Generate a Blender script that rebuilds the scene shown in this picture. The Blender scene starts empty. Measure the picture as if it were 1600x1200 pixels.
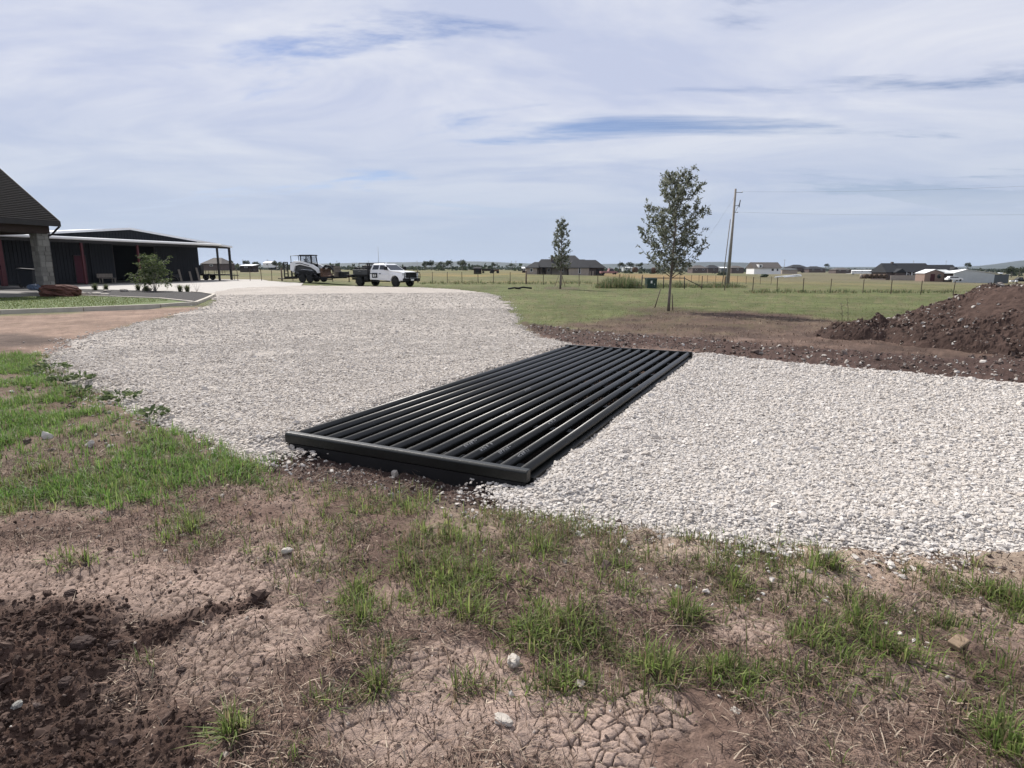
import bpy, bmesh, math, random
import numpy as np
from mathutils import Vector, Matrix, Euler

R = math.radians
random.seed(7)
rng = np.random.default_rng(11)
scene = bpy.context.scene
COL = scene.collection

# ------------------------------------------------------------------ camera
F_PX, CAM_H, PITCH = 930.0, 1.6, math.atan(180.0 / 930.0)
cam_d = bpy.data.cameras.new('camera')
cam_d.sensor_width = 36.0
cam_d.lens = 36.0 * F_PX / 1600.0
cam_d.clip_start = 0.05
cam_d.clip_end = 30000
cam = bpy.data.objects.new('camera', cam_d)
COL.objects.link(cam)
cam.location = (0, 0, CAM_H)
cam.rotation_euler = (R(90) - PITCH, 0, 0)
scene.camera = cam

# ------------------------------------------------------------------ light and sky
SUN_AZ, SUN_EL = R(-36), R(43)            # azimuth from +Y towards +X
sun_d = bpy.data.lights.new('sun', 'SUN')
sun_d.energy = 5.0
sun_d.angle = R(0.6)
sun_d.color = (1.0, 0.95, 0.88)
sun = bpy.data.objects.new('sun', sun_d)
COL.objects.link(sun)
to_sun = Vector((math.sin(SUN_AZ) * math.cos(SUN_EL), math.cos(SUN_AZ) * math.cos(SUN_EL), math.sin(SUN_EL)))
sun.rotation_euler = (-to_sun).to_track_quat('-Z', 'Y').to_euler()

world = bpy.data.worlds.new('World')
scene.world = world
world.use_nodes = True
nt = world.node_tree
for n in list(nt.nodes):
    nt.nodes.remove(n)


def N(t, typ, **kw):
    n = t.nodes.new(typ)
    for k, v in kw.items():
        if isinstance(k, str) and k.startswith('i_'):
            n.inputs[k[2:].replace('_', ' ')].default_value = v
        else:
            setattr(n, k, v)
    return n


def math_node(t, op, a, b=None, clamp=False):
    n = t.nodes.new('ShaderNodeMath')
    n.operation = op
    n.use_clamp = clamp
    for k, v in ((0, a), (1, b)):
        if v is None:
            continue
        if isinstance(v, (int, float)):
            n.inputs[k].default_value = v
        else:
            t.links.new(v, n.inputs[k])
    return n.outputs[0]


def build_sky():
    L = nt.links.new
    out = N(nt, 'ShaderNodeOutputWorld')
    bg = N(nt, 'ShaderNodeBackground')
    bg.inputs['Strength'].default_value = 0.1
    sky = N(nt, 'ShaderNodeTexSky')
    sky.sky_type = 'NISHITA'
    sky.sun_disc = False
    sky.sun_elevation = SUN_EL
    sky.sun_rotation = SUN_AZ % (2 * math.pi)
    sky.air_density = 1.0
    sky.dust_density = 0.4
    sky.ozone_density = 4.0
    geo = N(nt, 'ShaderNodeTexCoord')
    sep = N(nt, 'ShaderNodeSeparateXYZ')
    L(geo.outputs['Generated'], sep.inputs[0])
    zc = math_node(nt, 'ADD', math_node(nt, 'MAXIMUM', sep.outputs[2], 0.0), 0.085)
    comb = N(nt, 'ShaderNodeCombineXYZ')
    L(math_node(nt, 'DIVIDE', sep.outputs[0], zc), comb.inputs[0])
    L(math_node(nt, 'DIVIDE', sep.outputs[1], zc), comb.inputs[1])

    def cloud_noise(scale, loc, stretch, detail, rough, dist):
        mp = N(nt, 'ShaderNodeMapping')
        mp.inputs['Location'].default_value = loc
        mp.inputs['Rotation'].default_value = (0, 0, R(SKY_ROT))
        mp.inputs['Scale'].default_value = stretch
        L(comb.outputs[0], mp.inputs[0])
        nz = N(nt, 'ShaderNodeTexNoise')
        nz.inputs['Scale'].default_value = scale
        nz.inputs['Detail'].default_value = detail
        nz.inputs['Roughness'].default_value = rough
        nz.inputs['Distortion'].default_value = dist
        L(mp.outputs[0], nz.inputs['Vector'])
        return nz.outputs['Fac']
    SKY_ROT = -6
    big = cloud_noise(SKY_SC, SKY_OFF, (0.52, 1.15, 1), 10, 0.62, 0.8)
    cov = N(nt, 'ShaderNodeMapRange')
    cov.interpolation_type = 'SMOOTHSTEP'
    cov.inputs['From Min'].default_value = 0.36
    cov.inputs['From Max'].default_value = 0.475
    L(big, cov.inputs['Value'])
    soft = cloud_noise(0.9, (3.1, 8.4, 0), (0.75, 1.1, 1), 9, 0.60, 0.7)
    sr = N(nt, 'ShaderNodeMapRange')
    sr.inputs['From Min'].default_value = 0.38
    sr.inputs['From Max'].default_value = 0.61
    L(soft, sr.inputs['Value'])
    # thin and thick cloud: dull violet-grey to bright cream
    cc = N(nt, 'ShaderNodeMixRGB')
    cc.inputs[1].default_value = (4.45, 4.85, 6.2, 1)
    cc.inputs[2].default_value = (6.25, 6.4, 7.0, 1)
    L(sr.outputs[0], cc.inputs[0])
    # far clouds near the horizon are seen through more air: bluer and duller
    low = N(nt, 'ShaderNodeMapRange')
    low.inputs['From Min'].default_value = 0.02
    low.inputs['From Max'].default_value = 0.24
    L(sep.outputs[2], low.inputs['Value'])
    ch = N(nt, 'ShaderNodeMixRGB')
    ch.inputs[1].default_value = (3.75, 4.4, 5.55, 1)
    L(low.outputs[0], ch.inputs[0])
    L(cc.outputs[0], ch.inputs[2])
    blue = N(nt, 'ShaderNodeMixRGB')
    blue.blend_type = 'MULTIPLY'
    blue.inputs[0].default_value = 1
    blue.inputs[2].default_value = (0.70, 0.64, 0.70, 1)
    L(sky.outputs[0], blue.inputs[1])
    # veil thins towards the horizon: there the plain sky shows through
    veil = N(nt, 'ShaderNodeMapRange')
    veil.inputs['From Min'].default_value = 0.0
    veil.inputs['From Max'].default_value = 0.16
    veil.inputs['To Min'].default_value = 0.93
    veil.inputs['To Max'].default_value = 0.97
    L(sep.outputs[2], veil.inputs['Value'])
    hz_ = N(nt, 'ShaderNodeMapRange')
    hz_.interpolation_type = 'SMOOTHSTEP'
    hz_.inputs['From Min'].default_value = 0.05
    hz_.inputs['From Max'].default_value = 0.17
    hz_.inputs['To Min'].default_value = 1.0
    hz_.inputs['To Max'].default_value = 0.0
    L(sep.outputs[2], hz_.inputs['Value'])
    fac = math_node(nt, 'MULTIPLY', math_node(nt, 'MAXIMUM', cov.outputs[0], hz_.outputs[0]), veil.outputs[0])
    mix = N(nt, 'ShaderNodeMixRGB')
    L(fac, mix.inputs[0])
    L(blue.outputs[0], mix.inputs[1])
    L(ch.outputs[0], mix.inputs[2])
    L(mix.outputs[0], bg.inputs['Color'])
    L(bg.outputs[0], out.inputs['Surface'])


SKY_OFF = (-8.0, -3.0, 0)
SKY_SC = 0.5
build_sky()
vs = scene.view_settings
vs.view_transform = 'Standard'
vs.look = 'None'
vs.exposure = 0.35
vs.gamma = 1.0
vs.use_curve_mapping = False
scene.render.engine = 'CYCLES'
scene.cycles.max_bounces = 6
scene.cycles.diffuse_bounces = 3
scene.cycles.transparent_max_bounces = 8
scene.cycles.volume_bounces = 0
scene.cycles.use_denoising = True

# ------------------------------------------------------------------ helpers: noise, terrain, pixels


def sstep(a, b, x):
    t = np.clip((np.asarray(x, float) - a) / (b - a), 0, 1)
    return t * t * (3 - 2 * t)


def _hash(ix, iy, seed):
    h = (ix.astype(np.int64) * 374761393 + iy.astype(np.int64) * 668265263 + seed * 1442695041) & 0xFFFFFFFF
    h = ((h ^ (h >> 13)) * 1274126177) & 0xFFFFFFFF
    h = h ^ (h >> 16)
    return (h & 0xFFFFFF) / float(0xFFFFFF)


def vnoise(x, y, seed=0):
    x = np.asarray(x, float); y = np.asarray(y, float)
    xi = np.floor(x); yi = np.floor(y)
    fx = x - xi; fy = y - yi
    fx = fx * fx * (3 - 2 * fx); fy = fy * fy * (3 - 2 * fy)
    a = _hash(xi, yi, seed); b = _hash(xi + 1, yi, seed)
    c = _hash(xi, yi + 1, seed); d = _hash(xi + 1, yi + 1, seed)
    return (a * (1 - fx) + b * fx) * (1 - fy) + (c * (1 - fx) + d * fx) * fy


def fbm(x, y, seed=0, octv=4, gain=0.5):
    s = 0; a = 1; t = 0
    for k in range(octv):
        s = s + a * vnoise(x * 2 ** k + 17.3 * k, y * 2 ** k - 9.1 * k, seed + k)
        t += a
        a *= gain
    return s / t


def voronoi_edge(x, y, seed=0):
    """F2-F1 of a jittered grid: 0 on a crack, and the cell's random value."""
    xi = np.floor(x); yi = np.floor(y)
    f1 = np.full(x.shape, 9.0); f2 = np.full(x.shape, 9.0); cv = np.zeros(x.shape)
    for dx in (-1, 0, 1):
        for dy in (-1, 0, 1):
            cx = xi + dx; cy = yi + dy
            px = cx + 0.08 + 0.84 * _hash(cx, cy, seed); py = cy + 0.08 + 0.84 * _hash(cx, cy, seed + 5)
            d = np.hypot(px - x, py - y)
            nearer = d < f1
            f2 = np.where(nearer, f1, np.minimum(f2, d))
            cv = np.where(nearer, _hash(cx, cy, seed + 9), cv)
            f1 = np.where(nearer, d, f1)
    return f2 - f1, cv


def H(x, y):
    """Smooth lie of the land."""
    x = np.asarray(x, float); y = np.asarray(y, float)
    r = np.hypot(x, y)
    h = -0.02 * np.clip(x - 3, 0, 165) * sstep(14, 45, r) * sstep(8, 30, y)
    h = h + 0.3 * sstep(-13, -22, x) * sstep(37, 58, y)
    return h


SP, CP = math.sin(PITCH), math.cos(PITCH)


def ray(px, py):
    u = (px - 800) / F_PX
    v = (py - 600) / F_PX
    return u, CP - v * SP, -SP - v * CP


def P(px, py, dz=0.0):
    """Ground point seen at a place in the photograph (ray meets terrain + dz)."""
    u, yy, zz = ray(px, py)
    z = 0.0
    for _ in range(12):
        t = (z + dz - CAM_H) / min(zz, -0.0008)
        z = float(H(u * t, yy * t))
    return Vector((u * t, yy * t, z + dz))


def Q(px, py, Y):
    """Point at depth Y seen at a place in the photograph."""
    u, yy, zz = ray(px, py)
    t = Y / yy
    return Vector((u * t, Y, CAM_H + zz * t))


def poly_sd(x, y, poly):
    """Signed distance to a polygon, positive inside."""
    p = np.array(poly, float)
    d = np.full(x.shape, 1e9); inside = np.zeros(x.shape, bool)
    n = len(p)
    for i in range(n):
        ax, ay = p[i]; bx, by = p[(i + 1) % n]
        ex, ey = bx - ax, by - ay
        t = np.clip(((x - ax) * ex + (y - ay) * ey) / (ex * ex + ey * ey + 1e-12), 0, 1)
        d = np.minimum(d, np.hypot(x - ax - t * ex, y - ay - t * ey))
        c = ((ay > y) != (by > y)) & (x < (bx - ax) * (y - ay) / (by - ay + 1e-12) + ax)
        inside ^= c
    return np.where(inside, d, -d)


def ppoly(pts):
    return [tuple(P(a, b)[:2]) for a, b in pts]


# ------------------------------------------------------------------ helpers: materials


def material(name, color, rough=0.85, metal=0.0, var=0.25, scale=6.0, bump=0.0, bscale=None, spec=0.3, vary_random=0.0, attr=None, dirt=None):
    m = bpy.data.materials.new(name)
    m.use_nodes = True
    t = m.node_tree
    b = t.nodes['Principled BSDF']
    b.inputs['Roughness'].default_value = rough
    b.inputs['Metallic'].default_value = metal
    b.inputs['Specular IOR Level'].default_value = spec
    tc = N(t, 'ShaderNodeTexCoord')
    nz = N(t, 'ShaderNodeTexNoise')
    nz.inputs['Scale'].default_value = scale
    nz.inputs['Detail'].default_value = 6
    nz.inputs['Roughness'].default_value = 0.6
    t.links.new(tc.outputs['Object'], nz.inputs['Vector'])
    mr = N(t, 'ShaderNodeMapRange')
    mr.inputs['From Min'].default_value = 0.25
    mr.inputs['From Max'].default_value = 0.75
    mr.inputs['To Min'].default_value = 1 - var
    mr.inputs['To Max'].default_value = 1 + var
    t.links.new(nz.outputs['Fac'], mr.inputs['Value'])
    fac = mr.outputs[0]
    if vary_random:
        oi = N(t, 'ShaderNodeObjectInfo')
        rr = N(t, 'ShaderNodeMapRange')
        rr.inputs['To Min'].default_value = 1 - vary_random
        rr.inputs['To Max'].default_value = 1 + vary_random
        t.links.new(oi.outputs['Random'], rr.inputs['Value'])
        fac = math_node(t, 'MULTIPLY', fac, rr.outputs[0])
    mx = N(t, 'ShaderNodeVectorMath')
    mx.operation = 'SCALE'
    if attr:
        at = N(t, 'ShaderNodeAttribute')
        at.attribute_name = attr
        t.links.new(at.outputs['Color'], mx.inputs[0])
    else:
        mx.inputs[0].default_value = color
    t.links.new(fac, mx.inputs['Scale'])
    col = mx.outputs[0]
    if dirt:
        n2 = N(t, 'ShaderNodeTexNoise')
        n2.inputs['Scale'].default_value = dirt[1]
        n2.inputs['Detail'].default_value = 8
        n2.inputs['Roughness'].default_value = 0.7
        t.links.new(tc.outputs['Object'], n2.inputs['Vector'])
        m2 = N(t, 'ShaderNodeMapRange')
        m2.inputs['From Min'].default_value = dirt[2]
        m2.inputs['From Max'].default_value = dirt[2] + 0.14
        t.links.new(n2.outputs['Fac'], m2.inputs['Value'])
        mm = N(t, 'ShaderNodeMixRGB')
        mm.inputs[2].default_value = (*dirt[0], 1)
        t.links.new(m2.outputs[0], mm.inputs[0])
        t.links.new(col, mm.inputs[1])
        col = mm.outputs[0]
    t.links.new(col, b.inputs['Base Color'])
    if bump:
        n3 = N(t, 'ShaderNodeTexNoise')
        n3.inputs['Scale'].default_value = bscale or scale * 4
        n3.inputs['Detail'].default_value = 5
        n3.inputs['Roughness'].default_value = 0.65
        t.links.new(tc.outputs['Object'], n3.inputs['Vector'])
        bp = N(t, 'ShaderNodeBump')
        bp.inputs['Strength'].default_value = min(1.0, bump)
        bp.inputs['Distance'].default_value = 0.5 / (bscale or scale * 4)
        t.links.new(n3.outputs['Fac'], bp.inputs['Height'])
        t.links.new(bp.outputs['Normal'], b.inputs['Normal'])
    return m


def leaf_material(name, color=None, attr=None, trans=0.35, var=0.25):
    m = bpy.data.materials.new(name)
    m.use_nodes = True
    t = m.node_tree
    b = t.nodes['Principled BSDF']
    b.inputs['Roughness'].default_value = 0.6
    b.inputs['Specular IOR Level'].default_value = 0.25
    out = t.nodes['Material Output']
    tr = N(t, 'ShaderNodeBsdfTranslucent')
    mix = N(t, 'ShaderNodeMixShader')
    mix.inputs[0].default_value = trans
    if attr:
        at = N(t, 'ShaderNodeAttribute')
        at.attribute_name = attr
        c = at.outputs['Color']
    else:
        tc = N(t, 'ShaderNodeTexCoord')
        nz = N(t, 'ShaderNodeTexNoise')
        nz.inputs['Scale'].default_value = 3.0
        t.links.new(tc.outputs['Object'], nz.inputs['Vector'])
        mr = N(t, 'ShaderNodeMapRange')
        mr.inputs['From Min'].default_value = 0.3
        mr.inputs['From Max'].default_value = 0.7
        mr.inputs['To Min'].default_value = 1 - var
        mr.inputs['To Max'].default_value = 1 + var
        t.links.new(nz.outputs['Fac'], mr.inputs['Value'])
        mx = N(t, 'ShaderNodeVectorMath')
        mx.operation = 'SCALE'
        mx.inputs[0].default_value = color
        t.links.new(mr.outputs[0], mx.inputs['Scale'])
        c = mx.outputs[0]
    t.links.new(c, b.inputs['Base Color'])
    t.links.new(c, tr.inputs['Color'])
    t.links.new(b.outputs[0], mix.inputs[1])
    t.links.new(tr.outputs[0], mix.inputs[2])
    t.links.new(mix.outputs[0], out.inputs['Surface'])
    return m


M = {}
M['black_steel'] = material('black_steel', (0.004, 0.0055, 0.005), 0.42, 0.0, 0.3, 9, 0.2, 60, 0.45, dirt=((0.09, 0.08, 0.07), 11, 0.68))
M['pipe_paint'] = material('pipe_paint', (0.004, 0.0052, 0.005), 0.44, 0.0, 0.3, 6, 0.15, 45, 0.6, dirt=((0.10, 0.09, 0.08), 7, 0.70))
M['stencil'] = material('stencil', (0.26, 0.26, 0.26), 0.8, 0, 0.3, 60)
M['dark_soil'] = material('dark_soil', (0.05, 0.033, 0.028), 0.95, 0, 0.4, 5, 0.8, 14)
M['concrete'] = material('concrete', (0.37, 0.35, 0.325), 0.9, 0, 0.12, 1.2, 0.2, 30, dirt=((0.36, 0.33, 0.3), 0.7, 0.6))
M['kerb'] = material('kerb', (0.46, 0.42, 0.36), 0.9, 0, 0.15, 3, 0.3, 30)
M['mulch'] = material('mulch', (0.022, 0.020, 0.021), 0.95, 0, 0.5, 14, 1.0, 22)
M['barn_metal'] = material('barn_metal', (0.020, 0.022, 0.026), 0.7, 0, 0.12, 1.2, 0, None, 0.2)
M['barn_roof'] = material('barn_roof', (0.55, 0.57, 0.6), 0.45, 0.0, 0.08, 0.8, 0, None, 0.5)
M['white_trim'] = material('white_trim', (0.8, 0.8, 0.8), 0.5, 0, 0.06, 2)
M['red_post'] = material('red_post', (0.075, 0.018, 0.022), 0.55, 0, 0.2, 3)
M['red_paint'] = material('red_paint', (0.06, 0.008, 0.018), 0.6, 0, 0.2, 2)
M['dark_steel'] = material('dark_steel', (0.03, 0.028, 0.028), 0.6, 0, 0.2, 3)
M['black'] = material('black', (0.012, 0.012, 0.013), 0.6, 0, 0.2, 4)
M['shingle'] = material('shingle', (0.008, 0.0075, 0.0085), 0.95, 0, 0.35, 5, 0.4, 18, 0.05)
M['stone_block'] = material('stone_block', (0.19, 0.185, 0.17), 0.9, 0, 0.2, 2.5, 0.5, 14, vary_random=0.22)
M['mortar'] = material('mortar', (0.2, 0.19, 0.18), 0.95, 0, 0.15, 8)
M['red_rock'] = material('red_rock', (0.115, 0.052, 0.04), 0.92, 0, 0.45, 2.2, 0.9, 6, dirt=((0.3, 0.2, 0.15), 2.5, 0.62))
M['white_rock'] = material('white_rock', (0.42, 0.385, 0.34), 0.9, 0, 0.25, 14, 0.6, 60, dirt=((0.25, 0.2, 0.16), 18, 0.58))
M['bin'] = material('bin', (0.013, 0.015, 0.02), 0.75, 0, 0.15, 4)
M['blue_bag'] = material('blue_bag', (0.09, 0.12, 0.18), 0.6, 0, 0.3, 5)
M['bark'] = material('bark', (0.17, 0.145, 0.125), 0.9, 0, 0.3, 6, 0.5, 25)
M['pole_wood'] = material('pole_wood', (0.24, 0.215, 0.19), 0.9, 0, 0.22, 3, 0.3, 20)
M['post_wood'] = material('post_wood', (0.14, 0.10, 0.075), 0.9, 0, 0.25, 5)
M['rust_post'] = material('rust_post', (0.10, 0.075, 0.06), 0.8, 0, 0.25, 5)
M['wire'] = material('wire', (0.16, 0.16, 0.16), 0.5, 0.6, 0.1, 5)
M['green_box'] = material('green_box', (0.022, 0.045, 0.035), 0.5, 0, 0.12, 2)
M['sticker'] = material('sticker', (0.75, 0.75, 0.72), 0.6, 0, 0.1, 10)
M['truck_white'] = material('truck_white', (0.8, 0.81, 0.82), 0.22, 0, 0.03, 2, 0, None, 0.5, dirt=((0.6, 0.57, 0.52), 3, 0.66))
M['glass'] = material('glass', (0.015, 0.018, 0.02), 0.06, 0, 0.1, 2, 0, None, 0.6)
M['tyre'] = material('tyre', (0.02, 0.02, 0.02), 0.85, 0, 0.25, 6)
M['rim'] = material('rim', (0.22, 0.22, 0.23), 0.4, 0.7, 0.1, 5)
M['chrome'] = material('chrome', (0.55, 0.56, 0.58), 0.2, 0.9, 0.05, 5)
M['lamp_glass'] = material('lamp_glass', (0.55, 0.57, 0.6), 0.1, 0, 0.05, 8, 0, None, 0.7)
M['amber'] = material('amber', (0.5, 0.2, 0.03), 0.3, 0, 0.1, 8)
M['loader_white'] = material('loader_white', (0.72, 0.73, 0.74), 0.35, 0, 0.08, 3, dirt=((0.35, 0.33, 0.3), 4, 0.64))
M['loader_grey'] = material('loader_grey', (0.06, 0.062, 0.066), 0.5, 0, 0.2, 3)
M['rusty'] = material('rusty', (0.13, 0.075, 0.05), 0.8, 0, 0.35, 4)
M['worn_timber'] = material('worn_timber', (0.22, 0.19, 0.16), 0.9, 0, 0.25, 4)
M['brick_pale'] = material('brick_pale', (0.34, 0.29, 0.25), 0.9, 0, 0.15, 1.5)
M['brick_pink'] = material('brick_pink', (0.28, 0.20, 0.165), 0.9, 0, 0.15, 1.5)
M['brick_dark'] = material('brick_dark', (0.11, 0.085, 0.08), 0.9, 0, 0.15, 1.5)
M['roof_dark'] = material('roof_dark', (0.022, 0.023, 0.027), 0.9, 0, 0.2, 1.0, 0.3, 6)
M['roof_brown'] = material('roof_brown', (0.09, 0.08, 0.075), 0.9, 0, 0.2, 1.0)
M['wood_dark'] = material('wood_dark', (0.035, 0.024, 0.02), 0.9, 0, 0.2, 2)
M['metal_pale'] = material('metal_pale', (0.50, 0.52, 0.52), 0.6, 0, 0.06, 0.6)
M['metal_white'] = material('metal_white', (0.78, 0.79, 0.8), 0.5, 0, 0.05, 0.6)
M['metal_dark'] = material('metal_dark', (0.1, 0.11, 0.115), 0.6, 0, 0.1, 0.8)
M['hay'] = material('hay', (0.075, 0.05, 0.035), 0.95, 0, 0.35, 3, 0.6, 9)
M['car_white'] = material('car_white', (0.8, 0.8, 0.8), 0.3, 0, 0.04, 2)
M['car_red'] = material('car_red', (0.30, 0.16, 0.16), 0.4, 0, 0.15, 1)
M['chip_brick'] = material('chip_brick', (0.24, 0.175, 0.12), 0.9, 0, 0.25, 30, 0.4, 90)
M['bush_leaf'] = leaf_material('bush_leaf', (0.075, 0.105, 0.042))
M['tree_leaf'] = leaf_material('tree_leaf', None, 'Col', 0.42)
M['far_leaf'] = leaf_material('far_leaf', (0.035, 0.05, 0.027), None, 0.1, 0.35)
M['blade'] = leaf_material('blade', None, 'Col', 0.5)
M['straw'] = material('straw', (0.3, 0.25, 0.18), 0.9, 0, 0.2, 20, attr='Col')

# ------------------------------------------------------------------ helpers: meshes


class MB:
    """Collects shapes, then links them as ONE mesh object."""

    def __init__(self):
        self.v = []; self.f = []; self.mi = []; self.sm = []

    def add(self, vs, fs, mi=0, smooth=False):
        o = len(self.v)
        self.v += [tuple(p) for p in vs]
        for f in fs:
            self.f.append(tuple(i + o for i in f)); self.mi.append(mi); self.sm.append(smooth)
        return self

    def box(self, x0, x1, y0, y1, z0, z1, mi=0, mat=None):
        vs = [(x, y, z) for z in (z0, z1) for y in (y0, y1) for x in (x0, x1)]
        if mat is not None:
            vs = [tuple(mat @ Vector(p)) for p in vs]
        return self.add(vs, [(0, 2, 3, 1), (4, 5, 7, 6), (0, 1, 5, 4), (2, 6, 7, 3), (0, 4, 6, 2), (1, 3, 7, 5)], mi)

    def prism(self, poly, axis, a, b, mi=0, scale_b=None):
        """polygon in the two other axes, extruded along axis from a to b."""
        n = len(poly)

        def put(p, t):
            return {'x': (t, p[0], p[1]), 'y': (p[0], t, p[1]), 'z': (p[0], p[1], t)}[axis]
        vs = [put(p, a) for p in poly] + [put(p, b) for p in poly]
        fs = [tuple(range(n)), tuple(range(2 * n - 1, n - 1, -1))]
        fs += [(i, n + i, n + (i + 1) % n, (i + 1) % n) for i in range(n)]
        return self.add(vs, fs, mi)

    def tube(self, p0, p1, r0, r1=None, n=8, mi=0, smooth=True, caps=True):
        r1 = r0 if r1 is None else r1
        p0 = Vector(p0); p1 = Vector(p1)
        d = (p1 - p0).normalized()
        a = d.orthogonal().normalized(); b = d.cross(a)
        vs = []
        for p, r in ((p0, r0), (p1, r1)):
            for k in range(n):
                t = 2 * math.pi * k / n
                vs.append(p + a * (r * math.cos(t)) + b * (r * math.sin(t)))
        self.add(vs, [(k, (k + 1) % n, n + (k + 1) % n, n + k) for k in range(n)], mi, smooth)
        if caps:
            o = len(self.v) - 2 * n
            self.f.append(tuple(o + k for k in range(n - 1, -1, -1))); self.mi.append(mi); self.sm.append(False)
            self.f.append(tuple(o + n + k for k in range(n))); self.mi.append(mi); self.sm.append(False)
        return self

    def path(self, pts, r, n=6, mi=0, taper=None):
        pts = [Vector(p) for p in pts]
        rings = []
        for i, p in enumerate(pts):
            d = (pts[min(i + 1, len(pts) - 1)] - pts[max(i - 1, 0)]).normalized()
            a = d.cross(Vector((0.13, 0.31, 0.94))).normalized(); b = d.cross(a)
            rr = r if taper is None else r + (taper - r) * i / (len(pts) - 1)
            rings.append([p + a * (rr * math.cos(2 * math.pi * k / n)) + b * (rr * math.sin(2 * math.pi * k / n)) for k in range(n)])
        vs = [q for g in rings for q in g]
        fs = [(i * n + k, i * n + (k + 1) % n, (i + 1) * n + (k + 1) % n, (i + 1) * n + k) for i in range(len(pts) - 1) for k in range(n)]
        fs += [tuple(range(n - 1, -1, -1)), tuple((len(pts) - 1) * n + k for k in range(n))]
        return self.add(vs, fs, mi, True)

    def lathe(self, prof, n=20, axis='z', c=(0, 0, 0), mi=0, smooth=True):
        """profile of (radius, height) pairs turned about an axis through c."""
        vs = []
        for r, h in prof:
            for k in range(n):
                t = 2 * math.pi * k / n
                p = (r * math.cos(t), r * math.sin(t), h)
                if axis == 'y':
                    p = (p[0], p[2], p[1])
                elif axis == 'x':
                    p = (p[2], p[0], p[1])
                vs.append((p[0] + c[0], p[1] + c[1], p[2] + c[2]))
        m = len(prof)
        fs = [(i * n + k, i * n + (k + 1) % n, (i + 1) * n + (k + 1) % n, (i + 1) * n + k) for i in range(m - 1) for k in range(n)]
        self.add(vs, fs, mi, smooth)
        o = len(self.v) - m * n
        self.f.append(tuple(o + k for k in range(n))); self.mi.append(mi); self.sm.append(False)
        self.f.append(tuple(o + (m - 1) * n + k for k in range(n))); self.mi.append(mi); self.sm.append(False)
        return self

    def mesh(self, name, mats):
        me = bpy.data.meshes.new(name)
        me.from_pydata(self.v, [], self.f)
        for m in (mats if isinstance(mats, (list, tuple)) else [mats]):
            me.materials.append(m if not isinstance(m, str) else M[m])
        me.polygons.foreach_set('material_index', self.mi)
        me.polygons.foreach_set('use_smooth', self.sm)
        bm = bmesh.new()
        bm.from_mesh(me)
        bmesh.ops.recalc_face_normals(bm, faces=bm.faces)
        bm.to_mesh(me)
        bm.free()
        return me

    def build(self, name, mats, parent=None, bevel=0.0, label=None):
        o = bpy.data.objects.new(name, self.mesh(name, mats))
        COL.objects.link(o)
        o.parent = parent
        if bevel:
            b = o.modifiers.new('bevel', 'BEVEL')
            b.width = bevel
            b.segments = 2
            b.limit_method = 'ANGLE'
            b.angle_limit = R(35)
        if label:
            o['label'] = label
        return o


def tag(o, label=None, cat=None, group=None, kind=None):
    if label: o['label'] = label
    if cat: o['category'] = cat
    if group: o['group'] = group
    if kind: o['kind'] = kind
    return o


def thing(name, label, cat, loc=(0, 0, 0), rz=0.0, group=None):
    o = bpy.data.objects.new(name, None)
    o.empty_display_size = 0.2
    COL.objects.link(o)
    o.location = loc
    o.rotation_euler = (0, 0, rz)
    return tag(o, label, cat, group)


def dup(root, loc, rz=0.0, label=None, s=None, group=None):
    """Copy of a thing with copies of its parts and sub-parts (mesh data shared)."""
    def cp(o, par):
        c = o.copy()
        COL.objects.link(c)
        if par is not None:
            c.parent = par
        for ch in [q for q in o.children]:
            cp(ch, c)
        return c
    r = cp(root, None)
    r.location = loc
    r.rotation_euler = (0, 0, rz)
    if s is not None:
        r.scale = (s, s, s) if isinstance(s, (int, float)) else s
    if label: r['label'] = label
    if group: r['group'] = group
    return r


def np_mesh(name, co, quads=None, tris=None, mat=None, colors=None, smooth=False):
    """Mesh from numpy arrays, with an optional per-vertex colour 'Col'."""
    me = bpy.data.meshes.new(name)
    co = np.asarray(co, np.float32)
    me.vertices.add(len(co))
    me.vertices.foreach_set('co', co.ravel())
    nq = 0 if quads is None else len(quads)
    ntr = 0 if tris is None else len(tris)
    idx = []
    if nq: idx.append(np.asarray(quads, np.int32).ravel())
    if ntr: idx.append(np.asarray(tris, np.int32).ravel())
    idx = np.concatenate(idx) if idx else np.zeros(0, np.int32)
    me.loops.add(len(idx))
    me.loops.foreach_set('vertex_index', idx)
    me.polygons.add(nq + ntr)
    st = np.concatenate([np.arange(nq) * 4, nq * 4 + np.arange(ntr) * 3]).astype(np.int32)
    me.polygons.foreach_set('loop_start', st)
    me.polygons.foreach_set('use_smooth', np.full(nq + ntr, smooth))
    me.update(calc_edges=True)
    me.validate()
    if mat is not None:
        me.materials.append(mat)
    if colors is not None:
        a = me.color_attributes.new('Col', 'FLOAT_COLOR', 'POINT')
        c = np.ones((len(co), 4), np.float32)
        c[:, :3] = colors
        a.data.foreach_set('color', c.ravel())
    return me


def np_obj(name, me, parent=None):
    o = bpy.data.objects.new(name, me)
    COL.objects.link(o)
    o.parent = parent
    return o

# ================================================================== GROUND
# cattle guard frame: centre, long axis
GA = R(64.0)                                   # heading of the pipes, from +X
G_L, G_W, G_TOP = 7.12, 2.40, 0.13
g_dir = Vector((math.cos(GA), math.sin(GA)))
g_nrm = Vector((math.sin(GA), -math.cos(GA)))   # to the right (fresh gravel side)
GC = Vector((0.593, 7.97))


def guard_xy(x, y):
    dx, dy = x - GC.x, y - GC.y
    return dx * g_nrm.x + dy * g_nrm.y, dx * g_dir.x + dy * g_dir.y


def guard_in(x, y, m=0.0):
    a, b = guard_xy(x, y)
    return (np.abs(a) < G_W / 2 - m) & (np.abs(b) < G_L / 2 - m)


def gpt(a, b):
    p = GC + g_nrm * a + g_dir * b
    return (p.x, p.y)


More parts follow.
